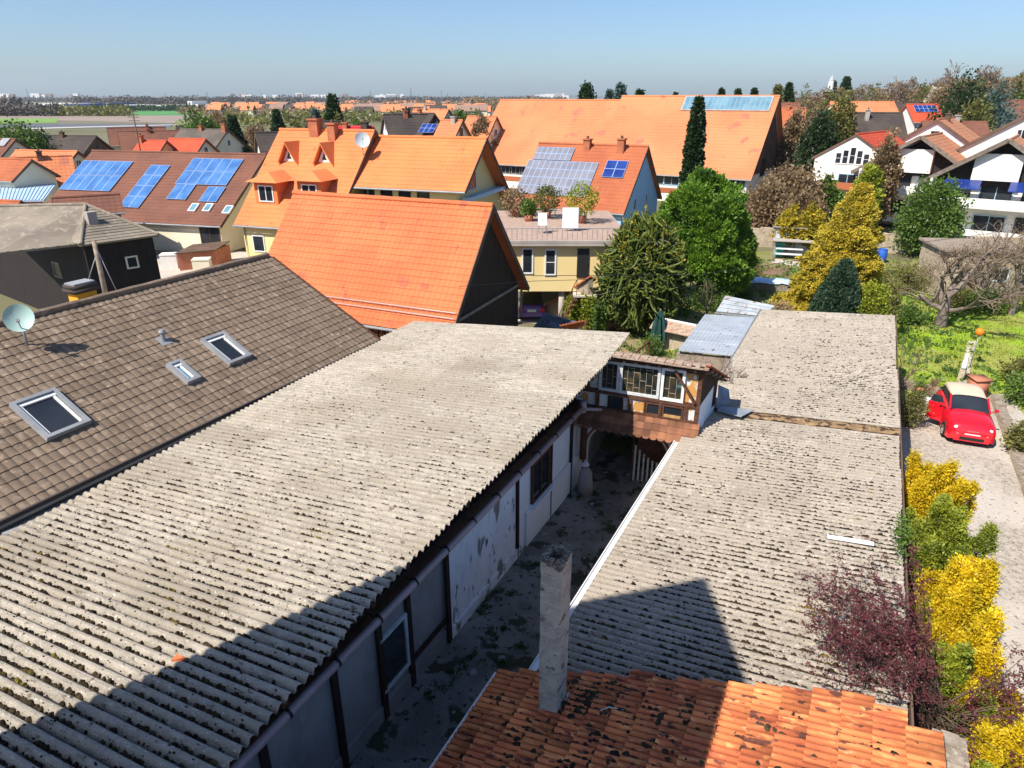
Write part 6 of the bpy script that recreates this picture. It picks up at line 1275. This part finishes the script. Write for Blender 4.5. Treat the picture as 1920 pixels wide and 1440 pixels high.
for z, r_ in ((.45, .30), (.8, .29), (1.2, .24), (1.6, .15), (1.85, .03)):
    for a_ in np.linspace(0, 2 * pi, 17): V.append(p + [cos(a_) * r_ * (1 + .25 * cos(a_ * 8)), sin(a_) * r_ * (1 + .25 * cos(a_ * 8)), z])
m.grid(V, 5, 17); obj('canopy', m, 'fabric_green', t); m = MB(); m.tube([p, p + Z3 * 1.9], .025, 8); m.cone(p, .25, .2, .06); obj('pole', m, 'weathered_wood', t)
t = thing('bird_bath', 'small round stone bird bath on the bright grass', 'bird bath', U(1241, 650, 0)); p = U(1242, 648, 0); m = MB(); m.tube([p, p + Z3 * .08, p + Z3 * .12, p + Z3 * .45, p + Z3 * .5], [.18, .16, .08, .07, .12], 12); obj('pedestal', m, 'stone', t); m = MB(); m.tube([p + Z3 * .5, p + Z3 * .62], [.14, .27], 16); obj('basin', m, 'terracotta', t)
t = thing('handrail', 'brown sloping wooden handrail at the edge of the small garden', 'handrail', U(1195, 665, 0)); m = MB(); a_, b_ = U(1192, 662, .9), U(1217, 640, .9); m.bar(a_, b_, .07, .07); m.bar(b_, b_ * [1, 1, 0], .07, .07); m.bar(a_, a_ * [1, 1, 0], .07, .07); obj('rail', m, 'timber', t)
bushy('shrub', 'small dark bush beside the closed parasol', 'shrub', U(1222, 668, 0), .4, .35, .9, 'leaf_green', 50, 40, .05, trunk=.05)
m = MB(); m.prism([U(1275, 662, 0), U(1255, 662, 0), U(1243, 622, 0), U(1275, 622, 0)], Z3 * .03, Z3 * 0); tag(obj('lawn', m, 'lawn'), kind='structure')
# terracotta capped sloping wall, slate roof, small tile roof
t = thing('sloping_wall', 'rubble wall with sloping orange tile coping climbing to the annex door', 'wall', U(1060, 580, 0)); A_, B_ = U(1020, 578, .5), UY(1108, 520, 31.2)
m = MB(); m.prism([A_ * [1, 1, 0], B_ * [1, 1, 0], B_ - Z3 * .05, A_ - Z3 * .05], np.array([.12, .02, 0]), np.array([-.12, -.02, 0])); obj('wall', m, 'rubble', t); m = MB(); m.prism([A_, B_, B_ + [-.28, -.06, -.14], A_ + [-.28, -.06, -.14]], Z3 * .05, Z3 * 0); m.prism([A_, B_, B_ + [.28, .06, -.14], A_ + [.28, .06, -.14]], Z3 * .05, Z3 * 0)
for f in np.linspace(0, 1, 24): m.bar(lin(A_, B_, f) + Z3 * .055, lin(A_, B_, f) + [-.28, -.06, -.085], .09, .03, random.random())
obj('coping', m, 'brick_tile', t)
t = thing('shed', 'small slate-roofed shed just beyond the long barn roof', 'shed', U(1040, 605, 0)); m = MB(); q = [U(1022, 586, 1.9), U(1092, 606, 1.5), U(1080, 640, 1.2), U(985, 632, 1.2)]; m.prism(q, Z3 * 0, Z3 * -.08)
for k in range(1, 12): m.bar(lin(q[0], q[3], k / 12) + Z3 * .012, lin(q[1], q[2], k / 12) + Z3 * .012, .05, .02)
obj('roof', m, 'slate_roof', t); m = MB(); cc = sum(q) / 4; m.prism([(cc + (p_ - cc) * .9) * [1, 1, 0] for p_ in q], Z3 * 0, Z3 * 1.1); obj('wall', m, 'cream_wall', t)
t = thing('tile_canopy', 'small orange tiled canopy poking above the long barn roof', 'canopy', U(1085, 612, 1.6)); m = MB(); q = [U(1050, 612, 2.0), U(1098, 602, 2.3), U(1100, 606, 1.9), U(1070, 625, 1.6)]; m.prism(q, Z3 * .05, Z3 * 0)
for k in range(8): m.bar(lin(q[0], q[1], k / 8) + Z3 * .06, lin(q[3], q[2], k / 8) + Z3 * .06, .06, .03)
obj('tiles', m, 'brick_tile', t); m = MB(); m.tube([q[1] * [1, 1, 0], q[1]], .05, 6); m.tube([q[3] * [1, 1, 0], q[3]], .05, 6); obj('post', m, 'timber', t)
bare('shrub', 'pale leafless shrub in front of the undercroft', UY(1040, 575, 29.5) * [1, 1, 0], 1.7, .8, 5, 'twig', tr=.2, cat='shrub', thick=.7)
# timber pile with tarpaulin
t = thing('timber_pile', 'pile of boards under a pale blue tarpaulin at the foot of the pine', 'timber pile', U(1430, 545, 0)); A_, B_ = U(1372, 545, 0), U(1480, 551, 0); dw = (B_ - A_) / np.linalg.norm(B_ - A_); nw = np.array([-dw[1], dw[0], 0]); LL = np.linalg.norm(B_ - A_)
m = MB()
for r_ in range(6):
    for c_ in range(5): m.box((A_ + B_) / 2 + nw * (c_ * .17 + .1) + Z3 * (.06 + .1 * r_) + dw * random.uniform(-.15, .15), dw * LL / 2, nw * .075, Z3 * .04, random.random())
obj('boards', m, 'weathered_wood', t)
m = MB(); V = [A_ + dw * x * LL + nw * (y * 1.0 - .05) + Z3 * (.68 + .03 * sin(x * 17) + RNG.normal(0, .012) - (.12 if y in (0, 1) else 0)) for x in np.linspace(0, 1, 20) for y in (0, .12, .5, .88, 1)]; m.grid(V, 20, 5); obj('tarpaulin', m, 'tarp_blue', t)
# greenhouse
t = thing('greenhouse', 'small wooden greenhouse with whitish panes and open potting benches', 'greenhouse', U(1485, 483, 0)); A_, B_ = U(1448, 485, 0), U(1518, 489, 0); dw = (B_ - A_) / np.linalg.norm(B_ - A_); nw = np.array([-dw[1], dw[0], 0]); LL = np.linalg.norm(B_ - A_)
m = MB()
for f in (0, 1): m.box(lin(A_, B_, f) + Z3 * .62, dw * .05, nw * .05, Z3 * .62); m.box(lin(A_, B_, f) + nw * 1.1 + Z3 * 1.0, dw * .05, nw * .05, Z3 * 1.0)
m.bar(A_ + Z3 * 1.25, B_ + Z3 * 1.25, .1, .08); m.bar(A_ + nw * 1.1 + Z3 * 1.98, B_ + nw * 1.1 + Z3 * 1.98, .1, .08)
for f in np.linspace(0, 1, 6): m.box(lin(A_, B_, f) + nw * 1.05 + Z3 * 1.62, dw * .025, nw * .03, Z3 * .36)
obj('frame', m, 'weathered_wood', t)
m = MB(); m.box((A_ + B_) / 2 + nw * 1.1 + Z3 * 1.62, dw * LL * .49, nw * .01, Z3 * .33); m.box((A_ + B_) / 2 + nw * 1.1 + Z3 * .62, dw * LL * .49, nw * .01, Z3 * .60); obj('panes', m, 'dish_grey', t)
m = MB(); m.box((A_ + B_) / 2 + nw * .5 + Z3 * 1.27, dw * (LL * .5 + .1), nw * .62, Z3 * .025); m.prism([A_ - dw * .1 + nw * .9 + Z3 * 2.04, B_ + dw * .1 + nw * .9 + Z3 * 2.04, B_ + dw * .1 + nw * 2.1 + Z3 * 1.9, A_ - dw * .1 + nw * 2.1 + Z3 * 1.9], Z3 * .05, Z3 * 0); obj('roof', m, 'grey_wall', t)
for z_ in (.35, .72): m = MB(); m.box(A_ + dw * LL * .42 + nw * .3 + Z3 * z_, dw * LL * .36, nw * .25, Z3 * .04); obj('bench', m, 'plastic_white', t)
m = MB(); m.box(A_ + dw * .45 + nw * .6 + Z3 * .55, dw * .3, nw * .1, Z3 * .5); obj('green_panel', m, 'green_plastic', t)
# blue barrel, posts, pots, ball
t = thing('rain_barrel', 'blue plastic rain barrel right of the golden conifer', 'barrel', U(1650, 492, 0)); p = U(1651, 492, 0); m = MB(); m.tube([p, p + Z3 * .1, p + Z3 * .5, p + Z3 * .85, p + Z3 * .9], [.26, .3, .33, .3, .27], 16); obj('barrel', m, 'barrel_blue', t, True); m = MB(); m.tube([p + Z3 * .9, p + Z3 * .93], [.3, .3], 16); obj('lid', m, 'barrel_blue', t)
t = thing('garden_lantern', 'orange ball on a thin post in the lawn', 'garden ornament', U(1818, 680, 0)); p = U(1818, 690, 0); m = MB(); m.tube([p, p + Z3 * 1.5], .02, 6); obj('post', m, 'steel', t); m = MB(); V = [p + Z3 * 1.6 + np.array([cos(a) * cos(b), sin(a) * cos(b), sin(b)]) * .17 for b in np.linspace(-pi / 2, pi / 2, 9) for a in np.linspace(0, 2 * pi, 13)]; m.grid(V, 9, 13); obj('ball', m, 'orange_paint', t, True)
t = thing('garden_statue', 'small white figure-like garden ornament above the red car', 'garden ornament', U(1801, 710, 0)); p = U(1801, 712, 0); m = MB(); m.tube([p, p + Z3 * .5], [.16, .14], 4); obj('plinth', m, 'stone', t); m = MB(); m.tube([p + Z3 * .5, p + Z3 * .6, p + Z3 * .85, p + Z3 * .95, p + Z3 * 1.08, p + Z3 * 1.14], [.13, .1, .09, .05, .09, .03], 10); obj('figure', m, 'white_paint', t, True)
t = thing('planter', 'terracotta square planter standing behind the red car', 'planter', U(1828, 742, 0)); p = U(1828, 742, 0); m = MB(); m.box(p + Z3 * .35, (.26, 0, 0), (0, .26, 0), Z3 * .35); m.box(p + Z3 * .72, (.3, 0, 0), (0, .3, 0), Z3 * .04); obj('pot', m, 'terracotta', t)
for i, (px, py, m_, lab) in enumerate([(1722, 742, 'terracotta', 'round terracotta pot beside the barn corner'), (1735, 760, 'white_paint', 'small white flower tub beside the drive'), (1718, 762, 'brick', 'brown pot with a small plant beside the drive'), (1745, 740, 'terracotta', 'small terracotta pot left of the red car')]):
    p = U(px, py, 0); t = thing('flowerpot', lab, 'flowerpot', p); m = MB(); m.tube([p, p + Z3 * .32, p + Z3 * .36], [.13, .2, .2], 12); obj('pot', m, m_, t); m = MB(); leaves(m, p + Z3 * .5 + RNG.normal(0, .08, (20, 3)), .05, 16, .05); obj('plant', m, 'leaf_brown' if i % 2 else 'leaf_green', t)
m = MB()
for k in range(34):
    p = lin(U(1690, 728, 0), U(1762, 745, 0), k / 34) + Z3 * .18; m.box(p, (.07, 0, 0), (0, .12, 0), Z3 * random.uniform(.12, .2), random.random())
tag(obj('flowerbed_edging', m, 'rubble'), 'row of rough stones edging the flowerbed left of the red car', 'stone edging')
m = MB()
for k in range(60):
    f = k / 60; p = lin(U(1866, 752, 0), U(1960, 1010, 0), f); m.box(p + Z3 * .1, (.13, 0, 0), (0, .14, 0), Z3 * random.uniform(.08, .2), random.random())
tag(obj('drive_edging', m, 'rubble'), 'row of rough stones along the right side of the gravel drive', 'stone edging')
sheet('stepping_path', [U(1790, 735, 0), U(1812, 735, 0), U(1830, 640, 0), U(1815, 640, 0)], .016, 'pale_paving')
# ---------------------------------------------------------------- cars
def carbody(o0, ang, L, Wd, Ht, prof, roofx, m_, label, name='parked_car', group=None):
    """o0 = centre on ground, local x forward"""
    fx = np.array([cos(ang), sin(ang), 0]); sy = np.array([-sin(ang), cos(ang), 0]); t = thing(name, label, 'car', o0); X = lambda x, y, z: o0 + fx * x + sy * y + Z3 * z
    return t, X, fx, sy
ang = math.atan2(-LV[1], -LV[0]) + R(5) ; o0 = W(4.26, 25.75)
t, X, fx, sy = carbody(o0, ang, 3.0, 1.42, 1.3, 0, 0, 'car_red', 'small red hatchback with a beige roof parked on the gravel drive')
def section(x, w_, z0, z1, crown, n=15):   # rounded-rectangle half shell
    P = []
    for a_ in np.linspace(0, pi, n):
        cx = cos(a_); sz = sin(a_); yy = w_ * (abs(cx) ** .42) * (1 if cx > 0 else -1); zz = z0 + (z1 - z0) * (sz ** .34); P.append(X(x, yy, zz + crown * (1 - (yy / w_) ** 2)))
    return P
bod = [(1.60, .50, .26, .46, 0), (1.58, .60, .22, .62, .02), (1.50, .66, .20, .74, .03), (1.25, .70, .18, .81, .04), (.9, .71, .18, .85, .04), (.55, .71, .18, .88, .04), (0, .715, .18, .88, 0), (-.7, .715, .18, .88, 0), (-1.2, .70, .2, .88, .02), (-1.42, .66, .24, .82, .02), (-1.52, .5, .3, .6, 0)]
m = MB(); V = []; [V.extend(section(*b_)) for b_ in bod]; m.grid(V, len(bod), 15); m.poly(section(*bod[0])); m.poly(section(*bod[-1])); body = obj('body', m, 'car_red', t, True)
cab = [(.62, .60, .86, .88, 0), (.30, .575, .86, 1.12, .02), (.08, .55, .86, 1.24, .03), (-.5, .545, .86, 1.28, .03), (-.95, .54, .86, 1.22, .03), (-1.22, .56, .86, 1.02, .02), (-1.36, .6, .84, .86, 0)]
m = MB(); V = []; [V.extend(section(*b_)) for b_ in cab]; m.grid(V, len(cab), 15); obj('windscreen', m, 'glass', t, True)
m = MB(); V = []
for b_ in [(.16, .52, 1.10, 1.215, .035), (-.5, .53, 1.12, 1.29, .035), (-.98, .52, 1.10, 1.24, .03), (-1.2, .5, .98, 1.09, .02)]: V.extend(section(*b_))
V = [v + Z3 * .012 for v in V]; m.grid(V, 4, 15); obj('soft_top', m, 'soft_top', t, True)
for sg in (-1, 1):
    m = MB(); m.bar(X(.64, sg * .58, .88), X(.12, sg * .535, 1.22), .05, .04); obj('pillar', m, 'car_red', body)
    m = MB(); c = X(1.50, sg * .47, .60); V = [c + fx * (.07 * cos(b_)) + (sy * cos(a_) + Z3 * sin(a_) * .9) * .105 * sin(b_) for b_ in np.linspace(0, pi / 2, 5) for a_ in np.linspace(0, 2 * pi, 17)]; m.grid(V, 5, 17); obj('headlight', m, 'lamp_glass', t, True)
    m = MB(); m.tube([X(1.54, sg * .42, .40), X(1.60, sg * .42, .40)], .055, 10); obj('fog_lamp', m, 'lamp_glass', t)
    m = MB(); m.box(X(.42, sg * .80, .93), fx * .03, sy * .055, Z3 * .04); m.bar(X(.45, sg * .68, .88), X(.44, sg * .78, .9), .03, .03); obj('wing_mirror', m, 'car_red', t)
    for wx in (1.0, -.98):
        m = MB(); m.tube([X(wx, sg * .52, .27), X(wx, sg * .72, .27)], .27, 20); w_ = obj('wheel', m, 'tyre', t); m = MB(); m.tube([X(wx, sg * .71, .27), X(wx, sg * .728, .27)], .17, 14); obj('rim', m, 'chrome', w_)
m = MB(); m.box(X(1.60, 0, .42), fx * .012, sy * .22, Z3 * .05); obj('number_plate', m, 'plastic_white', t)
m = MB(); m.box(X(1.575, 0, .34), fx * .04, sy * .52, Z3 * .10); m.box(X(1.60, 0, .24), fx * .03, sy * .50, Z3 * .03); obj('bumper', m, 'car_red', t); m = MB(); m.box(X(1.622, 0, .30), fx * .01, sy * .34, Z3 * .05); obj('grille', m, 'black_trim', t)
m = MB(); m.bar(X(1.585, -.16, .56), X(1.585, .16, .56), .02, .02); obj('badge_bar', m, 'chrome', t)
m = MB(); a_ = X(.35, .70, .5); m.prism([X(.42, -.715, .28), X(.42, -.70, .9), X(.15, -1.12, .9), X(.15, -1.14, .28)], sy * 0, fx * -.04); o = obj('door', m, 'car_red', t); m = MB(); m.prism([X(.40, -.71, .92), X(.25, -.80, 1.15), X(.16, -1.02, 1.15), X(.15, -1.10, .92)], sy * 0, fx * -.02); obj('door_glass', m, 'glass', o)
# violet car in the undercroft, seen from behind
o0 = np.array([UY(997, 570, 33.0)[0], 34.6, 0]); ang = pi / 2
t, X, fx, sy = carbody(o0, ang, 3.4, 1.45, 1.2, 0, 0, 'car_violet', 'violet estate car parked under the annex, seen from behind')
bod = [(-1.75, .5, .3, .55, 0), (-1.70, .64, .25, .80, 0), (-1.55, .69, .2, .88, .02), (0, .7, .2, .88, 0), (1.2, .69, .2, .82, 0), (1.7, .5, .25, .6, 0)]; m = MB(); V = []; [V.extend(section(*b_)) for b_ in bod]; m.grid(V, len(bod), 15); m.poly(section(*bod[0])); obj('body', m, 'car_violet', t, True)
cab = [(-1.6, .58, .86, .9, 0), (-1.35, .54, .86, 1.18, .02), (-.2, .54, .86, 1.24, .02), (.3, .54, .86, 1.15, .02), (.8, .6, .84, .88, 0)]; m = MB(); V = []; [V.extend(section(*b_)) for b_ in cab]; m.grid(V, len(cab), 15); obj('windows', m, 'glass', t, True)
for sg in (-1, 1):
    m = MB(); m.box(X(-1.74, sg * .52, .66), fx * .03, sy * .12, Z3 * .08); obj('tail_light', m, 'tail_lamp', t)
    for wx in (1.1, -1.1): m = MB(); m.tube([X(wx, sg * .5, .28), X(wx, sg * .7, .28)], .28, 18); obj('wheel', m, 'tyre', t)
m = MB(); m.box(X(-1.77, 0, .62), fx * .01, sy * .22, Z3 * .06); obj('number_plate', m, 'plastic_white', t)
# overhead cable across the garden
a_, b_ = UY(860, 535, 22.9), UY(1300, 518, 25.5); c_ = UY(1660, 478, 34); m = MB()
P = [lin(UY(1000, 517, 24.4), UY(1310, 515, 26), f) for f in (0, .5)] + [UY(1310, 515, 26), UY(1420, 500, 27.5), UY(1540, 481, 29.5), UY(1700, 458, 33), UY(1900, 432, 39)]; m.tube(P, .012, 5); m.tube([UY(860, 537, 22.6), UY(1000, 527, 24.4), UY(1110, 524, 31)], .01, 5)
tag(obj('overhead_cable', m, 'black_trim'), 'thin black overhead cable sagging across the garden trees', 'cable')

# ---------------------------------------------------------------- far plain
def farbox(name, label, cat, px0, px1, base, top, depth, m_, group=None, Y=None, gable=None, rm=None):
    a_ = U(px0, base, 0); b_ = U(px1, base, 0); Y = Y or a_[1]; a_ = UY(px0, base, Y); b_ = UY(px1, base, Y); zt = UY(px0, top, Y)[2]; m = MB(); c = (a_ + b_) / 2
    m.box((c[0], Y + depth / 2, zt / 2 - 1), ((b_[0] - a_[0]) / 2, 0, 0), (0, depth / 2, 0), (0, 0, zt / 2 + 1))
    if gable: zz = zt; x0, x1 = a_[0] - .3, b_[0] + .3; m2 = MB(); m2.prism([(x0, Y - .4, zz - .1), (x1, Y - .4, zz - .1), (x1, Y + depth / 2, zz + gable), (x0, Y + depth / 2, zz + gable)], Z3 * 0, Z3 * .2); m2.prism([(x0, Y + depth + .4, zz - .1), (x1, Y + depth + .4, zz - .1), (x1, Y + depth / 2, zz + gable), (x0, Y + depth / 2, zz + gable)], Z3 * 0, Z3 * .2)
    if gable:
        t = thing(name, label, cat, (c[0], Y, 0), group); obj('wall', m, m_, t); obj('roof', m2, rm, t); return t
    return tag(obj(name, m, m_), label, cat, group)
farbox('warehouse', 'long white warehouse on the left horizon plain', 'warehouse', 35, 121, 203, 194.5, 90, 'far_white')
farbox('warehouse', 'large dark blue warehouse beside the long white one', 'warehouse', 122, 171, 204, 194.2, 90, 'far_blue')
for i, (a_, b_, z0, z1, m_, lab) in enumerate([(173, 198, 203, 196, 'far_white', 'white office block right of the dark blue warehouse'), (200, 232, 205, 197.5, 'far_white', 'white industrial hall with a blue hall in front'), (210, 229, 205.5, 200.5, 'far_blue', 'small dark blue hall before the white halls'), (233, 262, 204, 196.5, 'far_white', 'wide white industrial hall right of centre in the works row'), (266, 280, 203, 197.5, 'far_grey', 'grey hall between the white halls'), (282, 302, 204, 197.8, 'far_white', 'pale hall before the blue-striped hall'), (304, 318, 203, 197.6, 'far_grey', 'small grey hall near the end of the works row'), (321, 350, 202, 198, 'far_brown', 'low brownish hall at the right end of the works row'), (353, 362, 202, 189.5, 'far_white', 'white silo tower above the industrial row'), (364, 372, 202, 195, 'far_white', 'small white block beside the silo tower'), (388, 402, 209, 203, 'far_grey', 'grey box building on the green field edge'), (69, 76, 188, 180.5, 'far_white', 'white tower block on the far left horizon')]):
    farbox('industrial_hall' if 'tower' not in lab else 'tower_block', lab, 'building', a_, b_, z0, z1, 40 if i < 11 else 20, m_, Y=None if i < 11 else 2400)
FH = []
for i in range(150):      # distant village houses, each a thing
    px = random.choice([random.uniform(380, 700), random.uniform(560, 900), random.uniform(640, 905)]); base = random.uniform(196, 222) if px > 640 else random.uniform(203, 216)
    Y = U(px, base, 0)[1]; wpx = random.uniform(8, 12) * 1270 / Y * 1.0 ; wpx = max(3.0, wpx * .9)
    ht = random.uniform(3.0, 4.5); top = base - ht * FPX / Y * .95
    rm = random.choice(['far_orange', 'far_orange', 'far_brown', 'far_brown', 'dark_tile', 'far_orange']); wm = random.choice(['far_white', 'far_white', 'far_grey', 'cream_wall'])
    farbox('village_house', {'far_orange': 'small orange-roofed house', 'far_brown': 'small brown-roofed house', 'dark_tile': 'small dark-roofed house'}[rm] + {'far_white': ' with white walls', 'far_grey': ' with grey walls', 'cream_wall': ' with cream walls'}[wm] + ' in the distant village on the plain', 'house', px, px + wpx, base, top, 8, wm, 'houses of the far village', gable=3.0, rm=rm)
for i in range(46):      # town on the horizon
    px = random.choice([random.uniform(0, 210), random.uniform(430, 520), random.uniform(1000, 1060), random.uniform(560, 760)]); Y = random.uniform(2600, 3600); ht = random.uniform(9, 22)
    a_ = UY(px, 190, Y); m = MB(); m.box((a_[0], Y, ht / 2 + 3), (random.uniform(6, 22), 0, 0), (0, 8, 0), (0, 0, ht / 2 + 3)); tag(obj('town_block', m, random.choice(['far_white', 'far_grey', 'far_white', 'far_brown'])), 'pale building block of the town on the horizon', 'building', 'town blocks on the horizon')
for px, top, Y in ((55, 167, 2600), (208, 178, 1600), (312, 174, 2600), (390, 172, 2400), (492, 174, 2600), (696, 170, 2200), (771, 165, 1800), (828, 169, 2300), (866, 171, 2600), (910, 174, 2600)):
    p = UY(px, 190, Y); zt = UY(px, top, Y)[2]; m = MB(); base = np.array([p[0], Y, 0])
    for sx, sy_ in ((-1, -1), (1, -1), (1, 1), (-1, 1)): m.tube([base + [sx * 2.2, sy_ * 2.2, 0], base + [sx * .3, sy_ * .3, zt]], [.35, .25], 4)
    for f in (.72, .84, .94): m.bar(base + [-4.5 * (1.2 - f) * 2.2, 0, zt * f], base + [4.5 * (1.2 - f) * 2.2, 0, zt * f], .4, .4)
    tag(obj('pylon', m, 'steel'), 'slender electricity pylon on the horizon', 'pylon', 'pylons on the horizon')
def woodband(name, px0, px1, base, top, n, size, m_, Y=None, dz=.5):
    C = []
    for i in range(n):
        px = random.uniform(px0, px1); b_ = base + random.uniform(-dz, dz); Y_ = Y * random.uniform(.95, 1.1) if Y else U(px, b_, 0)[1]; p = UY(px, b_, Y_); zt = UY(px, top, Y_)[2] * (1 + .25 * sin(px * .09) * cos(px * .031)); C.append([p[0], Y_, max(0, random.uniform(0.2, 1) ** .7 * zt)])
    m = MB(); leaves(m, C, size, 5, size * .8); tag(obj(name, m, m_), kind='stuff')
woodband('far_woods', -200, 1050, 192, 187, 4200, 4, 'far_wood', Y=2000)
woodband('far_woods', 140, 560, 196, 187.0, 3000, 3, 'far_wood', Y=1300)
woodband('far_woods', 560, 1060, 194, 187, 3200, 3.5, 'far_wood', Y=1700)
woodband('far_woods', -100, 45, 207, 192, 900, 2.2, 'far_wood', Y=640)
woodband('far_woods', -60, 110, 216, 203, 1100, 1.8, 'far_wood', Y=470)
woodband('far_hedges', 80, 240, 216, 206, 900, 1.6, 'leaf_olive', Y=470)
woodband('far_hedges', 180, 400, 206, 203, 700, 1.6, 'leaf_dark', Y=640)
woodband('far_hedges', 340, 700, 215, 208, 900, 1.7, 'leaf_brown', Y=520, dz=3)
woodband('far_hedges', 380, 640, 226, 220, 260, 1.6, 'leaf_olive', Y=300, dz=3)
woodband('village_trees', 640, 960, 204, 197, 1300, 1.8, 'leaf_brown', Y=620, dz=4)
woodband('village_trees', 560, 900, 218, 213, 700, 1.1, 'leaf_olive', Y=330, dz=4)
woodband('village_trees', 870, 1060, 195, 188, 700, 2.2, 'leaf_brown', Y=900, dz=4)
m = MB(); V = []
for x in np.linspace(-16000, 16000, 90):
    hgt = 20 + 34 * (.5 + .5 * sin(x * .0006 + 1)) * (.6 + .4 * sin(x * .0021)) + max(0, x - 5200) * .022
    V += [[x, 13500, -5], [x, 13900, hgt], [x, 15500, hgt * .8]]
m.grid(V, 90, 3); tag(obj('hills', m, 'far_wood'), kind='structure')
m = MB(); V = []    # nearer blue ridge behind the hill on the right
for x in np.linspace(1400, 9000, 60): V += [[x, 5200, -5], [x, 5300, 10 + 130 * min(1, max(0, (x - 2600) / 2600)) * (1 + .12 * sin(x * .004))], [x, 6200, 0]]
m.grid(V, 60, 3); tag(obj('hills', m, 'far_wood'), kind='structure')

# ---------------------------------------------------------------- haze (real air over the plain)
HZ = bpy.data.materials.new('haze_air'); HZ.use_nodes = True; tt = HZ.node_tree
for n_ in list(tt.nodes):
    if n_.type == 'BSDF_PRINCIPLED': tt.nodes.remove(n_)
pv = tt.nodes.new('ShaderNodeVolumePrincipled'); pv.inputs['Color'].default_value = (.80, .92, 1, 1); pv.inputs['Density'].default_value = HAZE_D; pv.inputs['Anisotropy'].default_value = .2
tt.links.new(pv.outputs[0], [n_ for n_ in tt.nodes if n_.type == 'OUTPUT_MATERIAL'][0].inputs['Volume'])
if HAZE_D > 0:
    m = MB(); m.box((0, 2500, 84), (9000, 0, 0), (0, 6000, 0), (0, 0, 90)); MATS['haze_air'] = HZ; hz = tag(obj('haze', m, 'haze_air'), kind='stuff'); sc.cycles.volume_step_rate = 20
